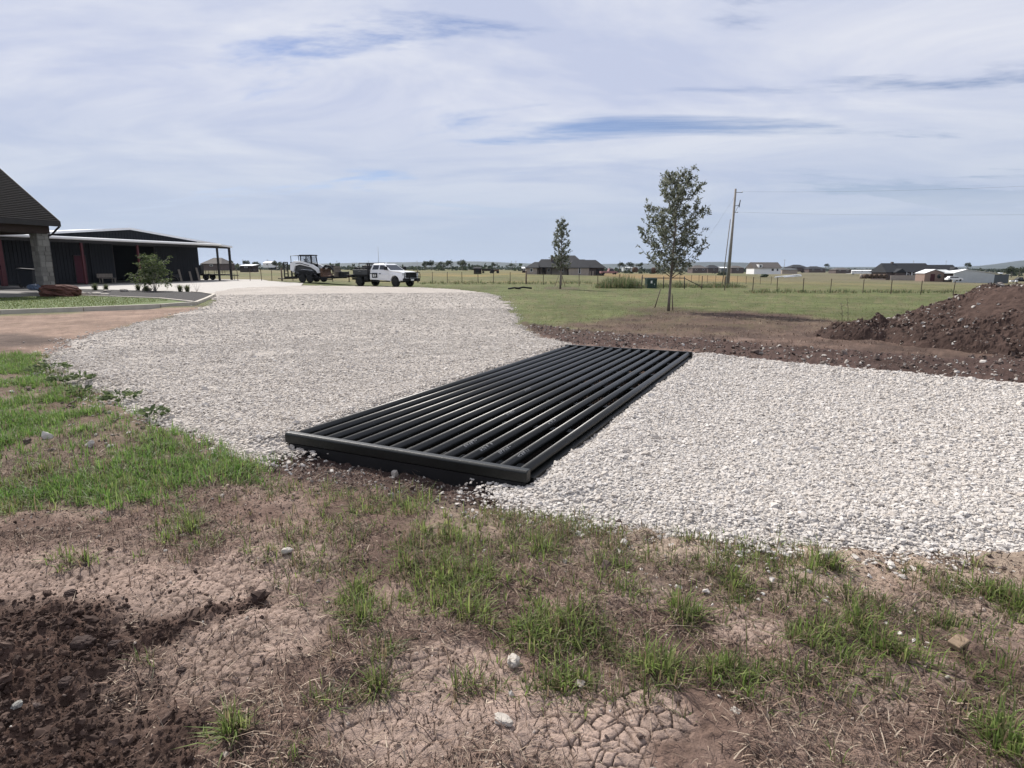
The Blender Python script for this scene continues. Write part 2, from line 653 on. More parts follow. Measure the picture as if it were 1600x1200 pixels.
gravel_old = ppoly([(405, 714), (330, 690), (285, 664), (205, 632), (150, 606), (90, 585), (78, 560), (120, 532), (190, 512), (255, 497), (312, 483),
                    (334, 470), (338, 462), (330, 456), (362, 451), (470, 445.5), (556, 447.5), (660, 449.5), (722, 453), (768, 460), (786, 470), (800, 484), (806, 503), (828, 519), (858, 529), (889, 537)])
gravel_old += [gpt(-G_W / 2 + 0.05, G_L / 2), gpt(-G_W / 2 + 0.05, -G_L / 2 - 0.05), gpt(-G_W / 2 - 0.15, -G_L / 2 - 0.3)]
gravel_new = [gpt(G_W / 2 - 0.05, -G_L / 2 - 0.12), gpt(G_W / 2 - 0.05, G_L / 2 - 0.1)]
gravel_new += ppoly([(1082, 552), (1200, 564), (1340, 577), (1470, 589), (1600, 601)]) + [(12, 5.7), (17, 3.0), (14, -3.0), (7.5, 0.9)]
gravel_new += ppoly([(1600, 862), (1500, 858), (1400, 856), (1250, 850), (1100, 834), (960, 812), (880, 796), (830, 786), (800, 778)])
concrete_poly = ppoly([(-80, 449), (60, 449), (112, 449), (122, 452), (250, 455.5), (300, 457), (338, 459), (362, 452.5), (470, 446.8), (470, 442), (410, 438.5), (300, 436), (100, 436), (-80, 438)])
soil_back = ppoly([(806, 503), (868, 510), (935, 518), (1010, 524), (1100, 530), (1200, 540), (1330, 548), (1480, 560), (1640, 560), (1760, 640), (1600, 602), (1340, 579), (1082, 555), (1085, 549), (893, 538), (840, 526)])
soil_front = ppoly([(395, 700), (440, 690), (560, 712), (700, 738), (822, 758), (800, 790), (700, 790), (600, 776), (500, 752), (420, 735)])
soil_corner = ppoly([(-300, 965), (60, 945), (160, 955), (205, 985), (210, 1015), (175, 1060), (195, 1100), (240, 1150), (230, 1230), (150, 1400), (-500, 1400)])
soil_mix = ppoly([(150, 1040), (250, 1060), (340, 1110), (385, 1180), (400, 1400), (100, 1400)])
soil_ridge = ppoly([(190, 985), (260, 968), (330, 944), (400, 930), (415, 942), (350, 966), (270, 995), (215, 1015)])
tan_back = ppoly([(868, 508), (930, 500), (1000, 492), (1060, 488), (1150, 486), (1260, 493), (1340, 506), (1500, 520), (1800, 520), (1800, 620), (1600, 595), (1300, 560), (1000, 530)])
tan_left = ppoly([(-200, 500), (0, 494), (130, 487), (250, 480), (312, 478), (318, 484), (255, 497), (190, 512), (120, 532), (70, 545), (-200, 545)])
dark_left = ppoly([(-200, 520), (0, 519), (60, 523), (100, 531), (70, 540), (0, 543), (-200, 545)])
grass_left = ppoly([(-400, 552), (0, 546), (50, 560), (60, 590), (130, 622), (200, 652), (285, 678), (345, 706), (398, 730), (380, 752), (330, 760), (270, 778), (180, 800), (60, 800), (-400, 830)])
lawn_poly = ppoly([(-260, 500), (0, 489), (130, 484), (250, 479), (306, 475), (250, 468), (175, 465), (90, 462), (0, 463), (-260, 463)])
bed_poly = ppoly([(-260, 463), (0, 463), (90, 462), (175, 465), (250, 468), (306, 475), (334, 462), (300, 457.5), (250, 456), (122, 452.5), (60, 450), (-260, 450)])


def blob(x, y, cx, cy, rx, ry):
    c = P(cx, cy)
    a = abs(P(cx + rx, cy).x - c.x)
    b = abs(P(cx, cy - ry).y - P(cx, cy + ry).y) / 2
    return np.hypot((x - c.x) / a, (y - c.y) / b)


mud_blobs = [(60, 900, 230, 55), (260, 920, 190, 45), (420, 880, 120, 40), (400, 990, 130, 60), (330, 1050, 110, 40), (700, 1040, 120, 40), (640, 1130, 150, 60), (850, 1120, 120, 70),
             (1010, 1110, 80, 50), (1380, 1080, 70, 40), (1010, 930, 60, 25), (1180, 980, 60, 25), (1450, 1030, 60, 40), (950, 1160, 70, 60), (1330, 905, 120, 30), (1100, 860, 150, 18)]


def masks(x, y):
    """Ground cover by place: dictionary of 0..1 masks and the bed heights."""
    m = {}
    w1 = (fbm(x * 1.3, y * 1.3, 3, 5) - 0.5)
    w2 = (fbm(x * 5, y * 5, 8, 4) - 0.5)
    wob = 0.55 * w1 + 0.16 * w2
    r = np.hypot(x, y)
    far = sstep(6, 25, r)
    wobf = wob * (0.6 + 2.2 * far)
    m['wob'] = wob
    m['old'] = poly_sd(x, y, gravel_old) + wobf * 0.8
    m['new'] = poly_sd(x, y, gravel_new) + wob * 0.45
    m['soil'] = np.maximum(sstep(-0.12, 0.12, poly_sd(x, y, soil_back) + wobf * 0.7), sstep(-0.12, 0.12, poly_sd(x, y, soil_front) + wob * 0.5))
    m['corner'] = np.maximum(sstep(-0.13, 0.10, poly_sd(x, y, soil_corner) + wob * 0.5), 0.8 * sstep(-0.05, 0.04, poly_sd(x, y, soil_ridge) + wob * 0.2))
    m['corner'] = np.maximum(m['corner'], 0.75 * sstep(-0.15, 0.15, poly_sd(x, y, soil_mix) + wob * 0.5) * sstep(0.42, 0.6, fbm(x * 7, y * 7, 15, 4)))
    m['tan'] = sstep(-0.5, 0.5, poly_sd(x, y, tan_back) + wobf * 1.2)
    m['tanl'] = sstep(-0.25, 0.25, poly_sd(x, y, tan_left) + wobf * 0.4)
    m['darkl'] = sstep(-0.25, 0.25, poly_sd(x, y, dark_left) + wobf * 0.5)
    m['gl'] = sstep(-0.3, 0.3, poly_sd(x, y, grass_left) + wob * 0.9)
    mud = np.zeros_like(x)
    for b in mud_blobs:
        mud = np.maximum(mud, 1 - sstep(0.7, 1.15, blob(x, y, *b) + wob * 0.9))
    m['mud'] = mud * (1 - m['corner']) * (r < 12)
    return m


def polar_grid(th, rr):
    T, RR = np.meshgrid(th, rr)
    x = RR * np.sin(T); y = RR * np.cos(T)
    nr, ntn = x.shape
    i = np.arange(nr - 1)[:, None] * ntn + np.arange(ntn - 1)[None, :]
    quads = np.stack([i, i + 1, i + ntn + 1, i + ntn], -1).reshape(-1, 4)
    return x.ravel(), y.ravel(), quads


def build_ground():
    dense = np.arange(-0.80, 0.8001, 0.0019)
    side = np.arange(0.8, 2 * math.pi - 0.8, 0.07)[1:]
    th = np.concatenate([dense, side, [2 * math.pi - 0.8]])
    inv = np.concatenate([np.arange(1 / 1.25, 1 / 4.6, -0.00125), np.arange(1 / 4.6, 1 / 60.0, -0.0023)])
    rr = np.concatenate([[0.02, 0.5, 0.9], 1 / inv, np.geomspace(62, 6900, 60)])
    x, y, quads = polar_grid(th, rr)
    r = np.hypot(x, y)
    m = masks(x, y)
    z = H(x, y)
    on_gravel = np.maximum(sstep(-0.2, 0.2, m['old']), sstep(-0.2, 0.2, m['new']))
    nearw = 1 - sstep(14, 30, r)
    bumps = (fbm(x * 2.2, y * 2.2, 21, 5, 0.55) - 0.5) * 0.09 + (fbm(x * 14, y * 14, 31, 3) - 0.5) * 0.022 + (fbm(x * 7, y * 7, 33, 4, 0.6) - 0.5) * 0.05 * (1 - 0.75 * m['mud'])
    z = z + bumps * nearw * (1 - on_gravel)
    # dry mud splits into plates: recessed joints, plates a little dished
    e, cv = voronoi_edge(x * 15.5 + 1.6 * (fbm(x * 6, y * 6, 44, 3) - 0.5), y * 15.5 + 1.6 * (fbm(x * 6, y * 6, 45, 3) - 0.5), 2)
    e2, _ = voronoi_edge(x * 9.5 + 1.1 * (fbm(x * 5, y * 5, 46, 3) - 0.5), y * 8.5 + 1.1 * (fbm(x * 5, y * 5, 47, 3) - 0.5), 6)
    patchy = sstep(0.30, 0.52, fbm(x * 1.7, y * 1.7, 52, 3))
    crack = np.maximum((1 - sstep(0.02, 0.085 + 0.075 * sstep(1.7, 3.0, r), e)) * patchy, 0.8 * (1 - sstep(0.006, 0.035, e2)))
    mudw = m['mud'] * (1 - sstep(7, 11, r))
    lod = 1 - 0.5 * sstep(2.0, 3.1, r)
    z = z - 0.013 * crack * mudw * lod + mudw * lod * (cv - 0.5) * 0.004 * patchy + mudw * lod * 0.003 * sstep(0.1, 0.4, e) * patchy
    # loose clods
    c1 = np.abs(fbm(x * 6, y * 6, 61, 4) - 0.5) * 2
    c2 = fbm(x * 17, y * 17, 63, 4, 0.6)
    c3 = fbm(x * 34, y * 34, 65, 3, 0.6)
    clod = (0.035 * (1 - c1) ** 2 + 0.055 * (c2 - 0.45) + 0.035 * (c3 - 0.5))
    z = z + clod * m['corner'] * 1.0 * (1 - sstep(8, 12, r)) - 0.03 * m['corner']
    ce = sstep(-0.02, 0.10, poly_sd(x, y, soil_ridge) + m['wob'] * 0.2)
    z = z + 0.03 * ce * (1 - sstep(6, 9, r))
    cs = (0.05 * (c2 - 0.45) + 0.05 * (1 - c1) ** 2 * (1 - 0.3 * nearw)) * m['soil']
    z = z + cs * (1 - sstep(25, 40, r)) * (1 - on_gravel)
    # front of the guard the soil is dug out a little
    ga, gb = guard_xy(x, y)
    fr = (1 - sstep(0.0, 0.7, np.abs(gb + G_L / 2 + 0.1))) * (1 - sstep(1.2, 1.7, np.abs(ga)))
    z = z - 0.095 * fr
    z = np.where(on_gravel > 0.02, z - 0.05 * on_gravel, z)
    z = np.where((np.abs(ga) < G_W / 2 - 0.03) & (np.abs(gb) < G_L / 2 - 0.03), -1.15 + 0.1 * c2, z)
    for poly in (lawn_poly, bed_poly, concrete_poly):
        z = z - 0.12 * sstep(-0.15, 0.15, poly_sd(x, y, poly))

    # ---- colour of what covers the ground, with some shade painted in
    def mixc(c, col, w):
        return c * (1 - w[:, None]) + np.asarray(col)[None, :] * w[:, None]
    n1 = fbm(x * 0.35, y * 0.35, 71, 5); n2 = fbm(x * 2.6, y * 2.6, 73, 5); n3 = fbm(x * 12, y * 12, 75, 3)
    soil_c = np.tile(np.array([[0.185, 0.126, 0.101]]), (len(x), 1))
    c = soil_c * (0.6 + 0.75 * n2 + 0.5 * (n3 - 0.5))[:, None]
    c = mixc(c, (0.31, 0.228, 0.188), sstep(0.42, 0.62, n2) * 0.65)
    c = mixc(c, (0.39, 0.293, 0.243), m['mud'] * np.clip(0.45 + 0.8 * n2, 0, 1))
    c = mixc(c, (0.20, 0.10, 0.075), m['mud'] * sstep(0.55, 0.75, n1) * 0.6)
    c = mixc(c, (0.075, 0.05, 0.04), m['mud'] * crack * 0.85 * (1 - sstep(7, 11, r)))  # shade inside the cracks painted into the colour along the joints
    # pale stony strip beside the fresh gravel
    pale = sstep(-1.0, -0.1, m['new']) * (y < 5)
    c = mixc(c, (0.40, 0.32, 0.25), pale * 0.75)
    c = mixc(c, (0.11, 0.095, 0.06), m['gl'] * 0.6 * (n2 * 1.3))
    # meadow beyond the drive
    west = sstep(0.5, -1.5, x + 0.0) * (y < 14)
    field = sstep(13.5, 17.5, y + 2.2 * m['wob'] + 0.0 * x) * (1 - m['tanl'])
    gcol = np.tile(np.array([[0.098, 0.111, 0.047]]), (len(x), 1)) * (0.72 + 0.56 * n1)[:, None]
    gcol = mixc(gcol, (0.135, 0.12, 0.068), sstep(0.45, 0.68, n2) * 0.55)
    bands = fbm(x * 0.035 + 3, y * 0.013, 81, 4)
    gfar = mixc(gcol, (0.155, 0.135, 0.07), sstep(58, 75, y + 8 * m['wob']) * (0.25 + 0.65 * sstep(0.35, 0.6, bands)))
    gfar = mixc(gfar, (0.22, 0.165, 0.07), sstep(66, 80, y) * (1 - sstep(150, 320, y)) * sstep(0.44, 0.60, fbm(x * 0.05 + 9, y * 0.02, 83, 4)) * 0.85 * (1 - sstep(6, 26, x)) * sstep(-30, -8, x))
    gfar = mixc(gfar, (0.22, 0.15, 0.07), sstep(95, 130, y) * (1 - sstep(260, 420, y)) * sstep(20, 35, x) * (1 - sstep(0.36, 0.42, x / np.maximum(y, 1))) * 0.8)
    gfar = mixc(gfar, (0.135, 0.12, 0.075), sstep(110, 180, y) * sstep(0.36, 0.45, x / np.maximum(y, 1)) * 0.8)
    gfar = mixc(gfar, (0.085, 0.085, 0.05), sstep(600, 1200, y) * 0.6)
    c = np.where(field[:, None] > 0, mixc(c, (0, 0, 0), field) + gfar * field[:, None], c)
    trk = fbm(x * 0.5, y * 3.0, 89, 5)
    c = mixc(c, (0.112, 0.076, 0.060), m['tan'] * (0.62 + 0.45 * n2) * (1 - 0.5 * sstep(0.5, 0.62, n1)))
    c = mixc(c, (0.075, 0.052, 0.043), m['tan'] * sstep(0.46, 0.66, trk) * 0.8)
    ring = blob(x, y, 1046, 485, 58, 5.5) + 1.4 * m['wob']
    c = mixc(c, (0.085, 0.06, 0.047), (1 - sstep(0.6, 1.25, ring)) * 0.8)  # darker ground beneath the larger tree: its shade painted in
    ring = blob(x, y, 878, 451.5, 30, 2.2) + 1.2 * m['wob']
    c = mixc(c, (0.085, 0.065, 0.05), (1 - sstep(0.6, 1.2, ring)) * 0.8)
    ring = blob(x, y, 1165, 492, 75, 5) + 1.4 * m['wob']
    c = mixc(c, (0.075, 0.05, 0.042), (1 - sstep(0.55, 1.2, ring)) * 0.8)  # crown shadow of the larger tree painted as a dark patch
    soilc = np.array([0.068, 0.044, 0.038])[None] * (0.65 + 0.75 * n2)[:, None]
    sw = (m['soil'] * np.clip(0.8 + 0.5 * (n2 - 0.3), 0, 1))[:, None]
    c = c * (1 - sw) + soilc * sw
    cc = np.array([0.062, 0.037, 0.029])[None] * (0.6 + 0.85 * c2)[:, None]
    cw = (m['corner'] * np.clip(0.75 + 0.6 * (c3 - 0.3), 0, 1))[:, None]
    c = c * (1 - cw) + cc * cw
    c = mixc(c, (0.25, 0.178, 0.138), m['tanl'] * (0.55 + 0.6 * n2) * (1 - 0.35 * sstep(0.5, 0.6, n3)))
    c = mixc(c, (0.10, 0.075, 0.065), m['darkl'] * 0.85)
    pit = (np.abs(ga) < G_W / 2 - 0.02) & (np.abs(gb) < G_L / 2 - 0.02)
    c[pit] = (0.018, 0.014, 0.012)  # pit soil darkened to stand for the shade under the pipes
    c = np.clip(c, 0.01, 0.6)
    mat = bpy.data.materials.new('earth')
    mat.use_nodes = True
    t = mat.node_tree
    b = t.nodes['Principled BSDF']
    b.inputs['Roughness'].default_value = 0.95
    b.inputs['Specular IOR Level'].default_value = 0.1
    at = N(t, 'ShaderNodeAttribute'); at.attribute_name = 'Col'
    tc = N(t, 'ShaderNodeTexCoord')

    def noise(scale, det, rough=0.65):
        nz = N(t, 'ShaderNodeTexNoise')
        nz.inputs['Scale'].default_value = scale; nz.inputs['Detail'].default_value = det; nz.inputs['Roughness'].default_value = rough
        t.links.new(tc.outputs['Object'], nz.inputs['Vector'])
        return nz.outputs['Fac']

    def rng_(v, a, b_):
        q = N(t, 'ShaderNodeMapRange')
        q.inputs['From Min'].default_value = 0.28; q.inputs['From Max'].default_value = 0.72
        q.inputs['To Min'].default_value = a; q.inputs['To Max'].default_value = b_
        t.links.new(v, q.inputs['Value'])
        return q.outputs[0]
    patch = noise(0.7, 6, 0.65); fine = noise(38, 8, 0.75); mid = noise(3.2, 7, 0.7); bigp = noise(0.16, 6, 0.6)
    k = math_node(t, 'MULTIPLY', math_node(t, 'MULTIPLY', rng_(fine, 0.62, 1.38), rng_(mid, 0.72, 1.28)), math_node(t, 'MULTIPLY', rng_(bigp, 0.82, 1.18), rng_(patch, 0.68, 1.3)))
    mx = N(t, 'ShaderNodeVectorMath'); mx.operation = 'SCALE'
    t.links.new(at.outputs['Color'], mx.inputs[0]); t.links.new(k, mx.inputs['Scale'])
    t.links.new(mx.outputs[0], b.inputs['Base Color'])
    bp = N(t, 'ShaderNodeBump'); bp.inputs['Strength'].default_value = 0.9; bp.inputs['Distance'].default_value = 0.02
    hsum = math_node(t, 'ADD', math_node(t, 'ADD', fine, math_node(t, 'MULTIPLY', noise(130, 3, 0.6), 0.35)), math_node(t, 'MULTIPLY', mid, 2.0))
    t.links.new(hsum, bp.inputs['Height']); t.links.new(bp.outputs['Normal'], b.inputs['Normal'])
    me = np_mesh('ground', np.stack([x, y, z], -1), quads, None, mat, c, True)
    g = np_obj('ground', me)
    tag(g, kind='structure')
    return g


ground = build_ground()


# ------------------------------------------------------------------ gravel drive (two sheets) and its stones
def gravel_material(name, ca, cb, scale):
    mat = bpy.data.materials.new(name)
    mat.use_nodes = True
    t = mat.node_tree
    b = t.nodes['Principled BSDF']
    b.inputs['Roughness'].default_value = 0.95
    b.inputs['Specular IOR Level'].default_value = 0.15
    tc = N(t, 'ShaderNodeTexCoord')
    vor = N(t, 'ShaderNodeTexVoronoi'); vor.inputs['Scale'].default_value = scale
    t.links.new(tc.outputs['Object'], vor.inputs['Vector'])
    nz = N(t, 'ShaderNodeTexNoise'); nz.inputs['Scale'].default_value = 0.5; nz.inputs['Detail'].default_value = 6
    t.links.new(tc.outputs['Object'], nz.inputs['Vector'])
    sepc = N(t, 'ShaderNodeSeparateColor')
    t.links.new(vor.outputs['Color'], sepc.inputs[0])
    mx = N(t, 'ShaderNodeMixRGB'); mx.inputs[1].default_value = (*ca, 1); mx.inputs[2].default_value = (*cb, 1)
    t.links.new(sepc.outputs[0], mx.inputs[0])
    sc = N(t, 'ShaderNodeVectorMath'); sc.operation = 'SCALE'
    mr = N(t, 'ShaderNodeMapRange'); mr.inputs['From Min'].default_value = 0.3; mr.inputs['From Max'].default_value = 0.7
    mr.inputs['To Min'].default_value = 0.86; mr.inputs['To Max'].default_value = 1.12
    t.links.new(nz.outputs['Fac'], mr.inputs['Value'])
    t.links.new(mx.outputs[0], sc.inputs[0]); t.links.new(mr.outputs[0], sc.inputs['Scale'])
    t.links.new(sc.outputs[0], b.inputs['Base Color'])
    bp = N(t, 'ShaderNodeBump'); bp.inputs['Strength'].default_value = 1.0; bp.inputs['Distance'].default_value = 0.03
    bp.invert = True
    t.links.new(vor.outputs['Distance'], bp.inputs['Height']); t.links.new(bp.outputs['Normal'], b.inputs['Normal'])
    return mat


def stone_material(name, stops):
    mat = bpy.data.materials.new(name)
    mat.use_nodes = True
    t = mat.node_tree
    b = t.nodes['Principled BSDF']
    b.inputs['Roughness'].default_value = 0.92
    b.inputs['Specular IOR Level'].default_value = 0.2
    oi = N(t, 'ShaderNodeObjectInfo')
    cr = N(t, 'ShaderNodeValToRGB')
    el = cr.color_ramp.elements
    el[0].position, el[0].color = stops[0][0], (*stops[0][1], 1)
    el[1].position, el[1].color = stops[-1][0], (*stops[-1][1], 1)
    for p, c in stops[1:-1]:
        e = el.new(p); e.color = (*c, 1)
    t.links.new(oi.outputs['Random'], cr.inputs[0])
    t.links.new(cr.outputs[0], b.inputs['Base Color'])
    return mat


M['gravel_old'] = gravel_material('gravel_old', (0.355, 0.32, 0.287), (0.44, 0.403, 0.367), 24)
M['gravel_new'] = gravel_material('gravel_new', (0.42, 0.39, 0.36), (0.50, 0.47, 0.44), 36)
M['stones_old'] = stone_material('stones_old', [(0, (0.36, 0.32, 0.28)), (0.25, (0.445, 0.405, 0.36)), (0.7, (0.50, 0.46, 0.42)), (1, (0.56, 0.525, 0.485))])
M['stones_new'] = stone_material('stones_new', [(0, (0.42, 0.378, 0.335)), (0.25, (0.475, 0.438, 0.40)), (0.7, (0.51, 0.478, 0.443)), (1, (0.56, 0.53, 0.50))])
M['stones_soil'] = stone_material('stones_soil', [(0, (0.06, 0.045, 0.04)), (0.55, (0.14, 0.105, 0.09)), (0.8, (0.3, 0.27, 0.24)), (1, (0.55, 0.52, 0.48))])
M['clods'] = stone_material('clods', [(0, (0.035, 0.022, 0.018)), (0.6, (0.06, 0.038, 0.03)), (1, (0.11, 0.075, 0.06))])


def gravel_height(x, y, m, key):
    sd = m[key]
    base = H(x, y)
    crown = 0.05 + 0.02 * (fbm(x * 1.1, y * 1.1, 91, 4) - 0.5) + 0.012 * (fbm(x * 5, y * 5, 93, 2) - 0.5)
    h = crown * sstep(-0.02, 0.35, sd) - 0.10 * (1 - sstep(-0.22, 0.0, sd))
    a, b = guard_xy(x, y)
    near = (1 - sstep(0.0, 0.9, np.maximum(np.abs(a) - G_W / 2, np.abs(b) - G_L / 2)))
    lift = 0.045 if key == 'new' else 0.035
    return base + h + lift * near * sstep(0, 0.3, sd)


def build_gravel(name, key, poly, mat):
    th = np.arange(-0.86, 1.75, 0.0065)
    rr = np.concatenate([1 / np.arange(1 / 1.6, 1 / 12.0, -0.0042), np.arange(12.6, 78, 0.6)])
    x, y, quads = polar_grid(th, rr)
    p = np.array(poly)
    keep = (x > p[:, 0].min() - 1) & (x < p[:, 0].max() + 1) & (y > p[:, 1].min() - 1) & (y < p[:, 1].max() + 1)
    m = {'old': np.full(x.shape, -9.0), 'new': np.full(x.shape, -9.0)}
    mm = masks(x[keep], y[keep])
    m[key][keep] = mm[key]
    z = gravel_height(x, y, m, key)
    ok = (m[key] > -0.28) & ~guard_in(x, y, 0.02)
    q = quads[ok[quads].all(1)]
    used = np.unique(q)
    remap = np.zeros(len(x), int); remap[used] = np.arange(len(used))
    me = np_mesh(name, np.stack([x, y, z], -1)[used], remap[q], None, mat, None, True)
    o = np_obj(name, me)
    return tag(o, kind='structure')


build_gravel('gravel_drive', 'old', gravel_old, M['gravel_old'])
build_gravel('gravel_road', 'new', gravel_new, M['gravel_new'])

_ng = {}


def stone_nodes(mat, variants=7):
    """Geometry nodes: flat-sided crushed stones on the mesh's points, using its attributes rot and scl."""
    if mat.name in _ng:
        return _ng[mat.name]
    ng = bpy.data.node_groups.new('scatter_' + mat.name, 'GeometryNodeTree')
    ng.interface.new_socket('Geometry', in_out='INPUT', socket_type='NodeSocketGeometry')
    ng.interface.new_socket('Geometry', in_out='OUTPUT', socket_type='NodeSocketGeometry')
    gi = ng.nodes.new('NodeGroupInput'); go = ng.nodes.new('NodeGroupOutput')
    join = ng.nodes.new('GeometryNodeJoinGeometry')
    for k in range(variants):
        ico = ng.nodes.new('GeometryNodeMeshIcoSphere')
        ico.inputs['Radius'].default_value = 0.5
        ico.inputs['Subdivisions'].default_value = 1 if (k % 2 and mat.name != 'clods') else 2
        pos = ng.nodes.new('GeometryNodeInputPosition')
        add = ng.nodes.new('ShaderNodeVectorMath'); add.operation = 'ADD'; add.inputs[1].default_value = (k * 7.31, k * 3.7, k * 1.9)
        nz = ng.nodes.new('ShaderNodeTexNoise'); nz.inputs['Scale'].default_value = 1.7 if mat.name != 'clods' else 2.6; nz.inputs['Detail'].default_value = 1.0 if mat.name != 'clods' else 3.0
        sub = ng.nodes.new('ShaderNodeVectorMath'); sub.operation = 'SUBTRACT'; sub.inputs[1].default_value = (0.5, 0.5, 0.5)
        mul = ng.nodes.new('ShaderNodeVectorMath'); mul.operation = 'SCALE'; mul.inputs['Scale'].default_value = 1.15
        sp = ng.nodes.new('GeometryNodeSetPosition')
        tr = ng.nodes.new('GeometryNodeTransform')
        tr.inputs['Scale'].default_value = (1.15, 0.72 + 0.05 * (k % 4), 0.5 + 0.07 * (k % 3))
        sm = ng.nodes.new('GeometryNodeSetMaterial'); sm.inputs['Material'].default_value = mat
        g2i = ng.nodes.new('GeometryNodeGeometryToInstance')
        l = ng.links.new
        l(pos.outputs[0], add.inputs[0]); l(add.outputs[0], nz.inputs['Vector']); l(nz.outputs['Color'], sub.inputs[0])
        l(sub.outputs[0], mul.inputs[0]); l(ico.outputs['Mesh'], sp.inputs['Geometry']); l(mul.outputs[0], sp.inputs['Offset'])
        l(sp.outputs[0], tr.inputs['Geometry']); l(tr.outputs[0], sm.inputs['Geometry']); l(sm.outputs[0], g2i.inputs[0]); l(g2i.outputs[0], join.inputs[0])
    iop = ng.nodes.new('GeometryNodeInstanceOnPoints')
    iop.inputs['Pick Instance'].default_value = True
    na = ng.nodes.new('GeometryNodeInputNamedAttribute'); na.data_type = 'FLOAT_VECTOR'; na.inputs['Name'].default_value = 'rot'
    nb = ng.nodes.new('GeometryNodeInputNamedAttribute'); nb.data_type = 'FLOAT'; nb.inputs['Name'].default_value = 'scl'
    ng.links.new(gi.outputs[0], iop.inputs['Points'])
    ng.links.new(join.outputs[0], iop.inputs['Instance'])
    ng.links.new(na.outputs['Attribute'], iop.inputs['Rotation'])
    ng.links.new(nb.outputs['Attribute'], iop.inputs['Scale'])
    ng.links.new(iop.outputs[0], go.inputs[0])
    _ng[mat.name] = ng
    return ng


def scatter_stones(name, co, scl, mat, tilt=0.35, label=None, parent=None):
    n = len(co)
    me = bpy.data.meshes.new(name)
    me.vertices.add(n)
    me.vertices.foreach_set('co', np.asarray(co, np.float32).ravel())
    a = me.attributes.new('rot', 'FLOAT_VECTOR', 'POINT')
    rot = np.stack([rng.normal(0, tilt, n), rng.normal(0, tilt, n), rng.uniform(0, 6.283, n)], -1)
    a.data.foreach_set('vector', rot.astype(np.float32).ravel())
    s = me.attributes.new('scl', 'FLOAT', 'POINT')
    s.data.foreach_set('value', np.asarray(scl, np.float32))
    o = np_obj(name, me, parent)
    md = o.modifiers.new('stones', 'NODES')
    md.node_group = stone_nodes(mat)
    tag(o, label, kind='stuff')
    return o


def sample_poly(poly, density_fn, dmax, extra=0.3, ymax=80):
    """Random points in a polygon's box, thinned to density_fn(r) per square metre."""
    p = np.array(poly)
    x0, x1 = p[:, 0].min() - extra, p[:, 0].max() + extra
    y0, y1 = p[:, 1].min() - extra, min(p[:, 1].max() + extra, ymax)
    n = int((x1 - x0) * (y1 - y0) * dmax)
    x = rng.uniform(x0, x1, n); y = rng.uniform(y0, y1, n)
    r = np.hypot(x, y)
    k = (rng.uniform(0, 1, n) < density_fn(r) / dmax) & (np.abs(np.arctan2(x, y)) < 0.92)
    return x[k], y[k]


def gravel_points(key, poly, bands):
    cos, scs = [], []
    for r0, r1, dens, size in bands:
        x, y = sample_poly(poly, lambda r: np.where((r >= r0) & (r < r1), dens, 0), dens, 0.4, r1)
        if not len(x):
            continue
        m = masks(x, y)
        sd = m[key]
        keep = (rng.uniform(0, 1, len(x)) < np.clip(sstep(-0.35, 0.05, sd) + 0.05 * (sd > -0.45) + 0.008, 0, 1)) & ~guard_in(x, y, -0.02) & (sd > -0.9)
        x, y = x[keep], y[keep]
        mk = {k: v[keep] for k, v in m.items()}
        z = np.maximum(gravel_height(x, y, mk, key), H(x, y) - 0.005)
        s = size * np.exp(rng.normal(0, 0.36, len(x)))
        cos.append(np.stack([x, y, z - s * 0.08 + rng.uniform(0, 0.26, len(x)) * s], -1)); scs.append(s)
    return np.concatenate(cos), np.concatenate(scs)


co, sc = gravel_points('new', gravel_new, [(2.5, 6.0, 2600, 0.0215), (2.5, 6.0, 2200, 0.0125), (6.0, 9.5, 2000, 0.0235), (9.5, 18, 950, 0.028)])
scatter_stones('gravel', co, sc, M['stones_new'], 0.26, 'fresh pale crushed limestone covering the road beside the cattle guard')
co, sc = gravel_points('old', gravel_old, [(4, 8.5, 2200, 0.0215), (8.5, 14, 1200, 0.023), (14, 24, 420, 0.026), (24, 40, 90, 0.034)])
scatter_stones('gravel', co, sc, M['stones_old'], 0.24, 'dusty crushed stone covering the wide drive towards the barn')


# pebbles and crumbs lying on the bare soil
def ground_z(x, y):
    return H(x, y) + 0.0


def soil_points(n, box, keep_fn, size, sig=0.45):
    x = rng.uniform(box[0], box[1], n); y = rng.uniform(box[2], box[3], n)
    m = masks(x, y)
    k = keep_fn(x, y, m) & ~guard_in(x, y, -0.05)
    x, y = x[k], y[k]
    s = size * np.exp(rng.normal(0, sig, len(x)))
    return x, y, s


_depsg = bpy.context.evaluated_depsgraph_get()
from mathutils.bvhtree import BVHTree
ground_bvh = BVHTree.FromObject(ground, _depsg)


def drop(x, y, up=0.0):
    """Rest points on the ground mesh."""
    z = np.zeros(len(x))
    d = Vector((0, 0, -1))
    for i in range(len(x)):
        hit = ground_bvh.ray_cast(Vector((x[i], y[i], 9.0)), d, 30.0)
        z[i] = hit[0].z if hit[0] is not None else float(H(x[i], y[i]))
    return z + up


def g_at(px, py):
    p = P(px, py)
    z = drop(np.array([p.x]), np.array([p.y]))[0]
    return Vector((p.x, p.y, float(z)))


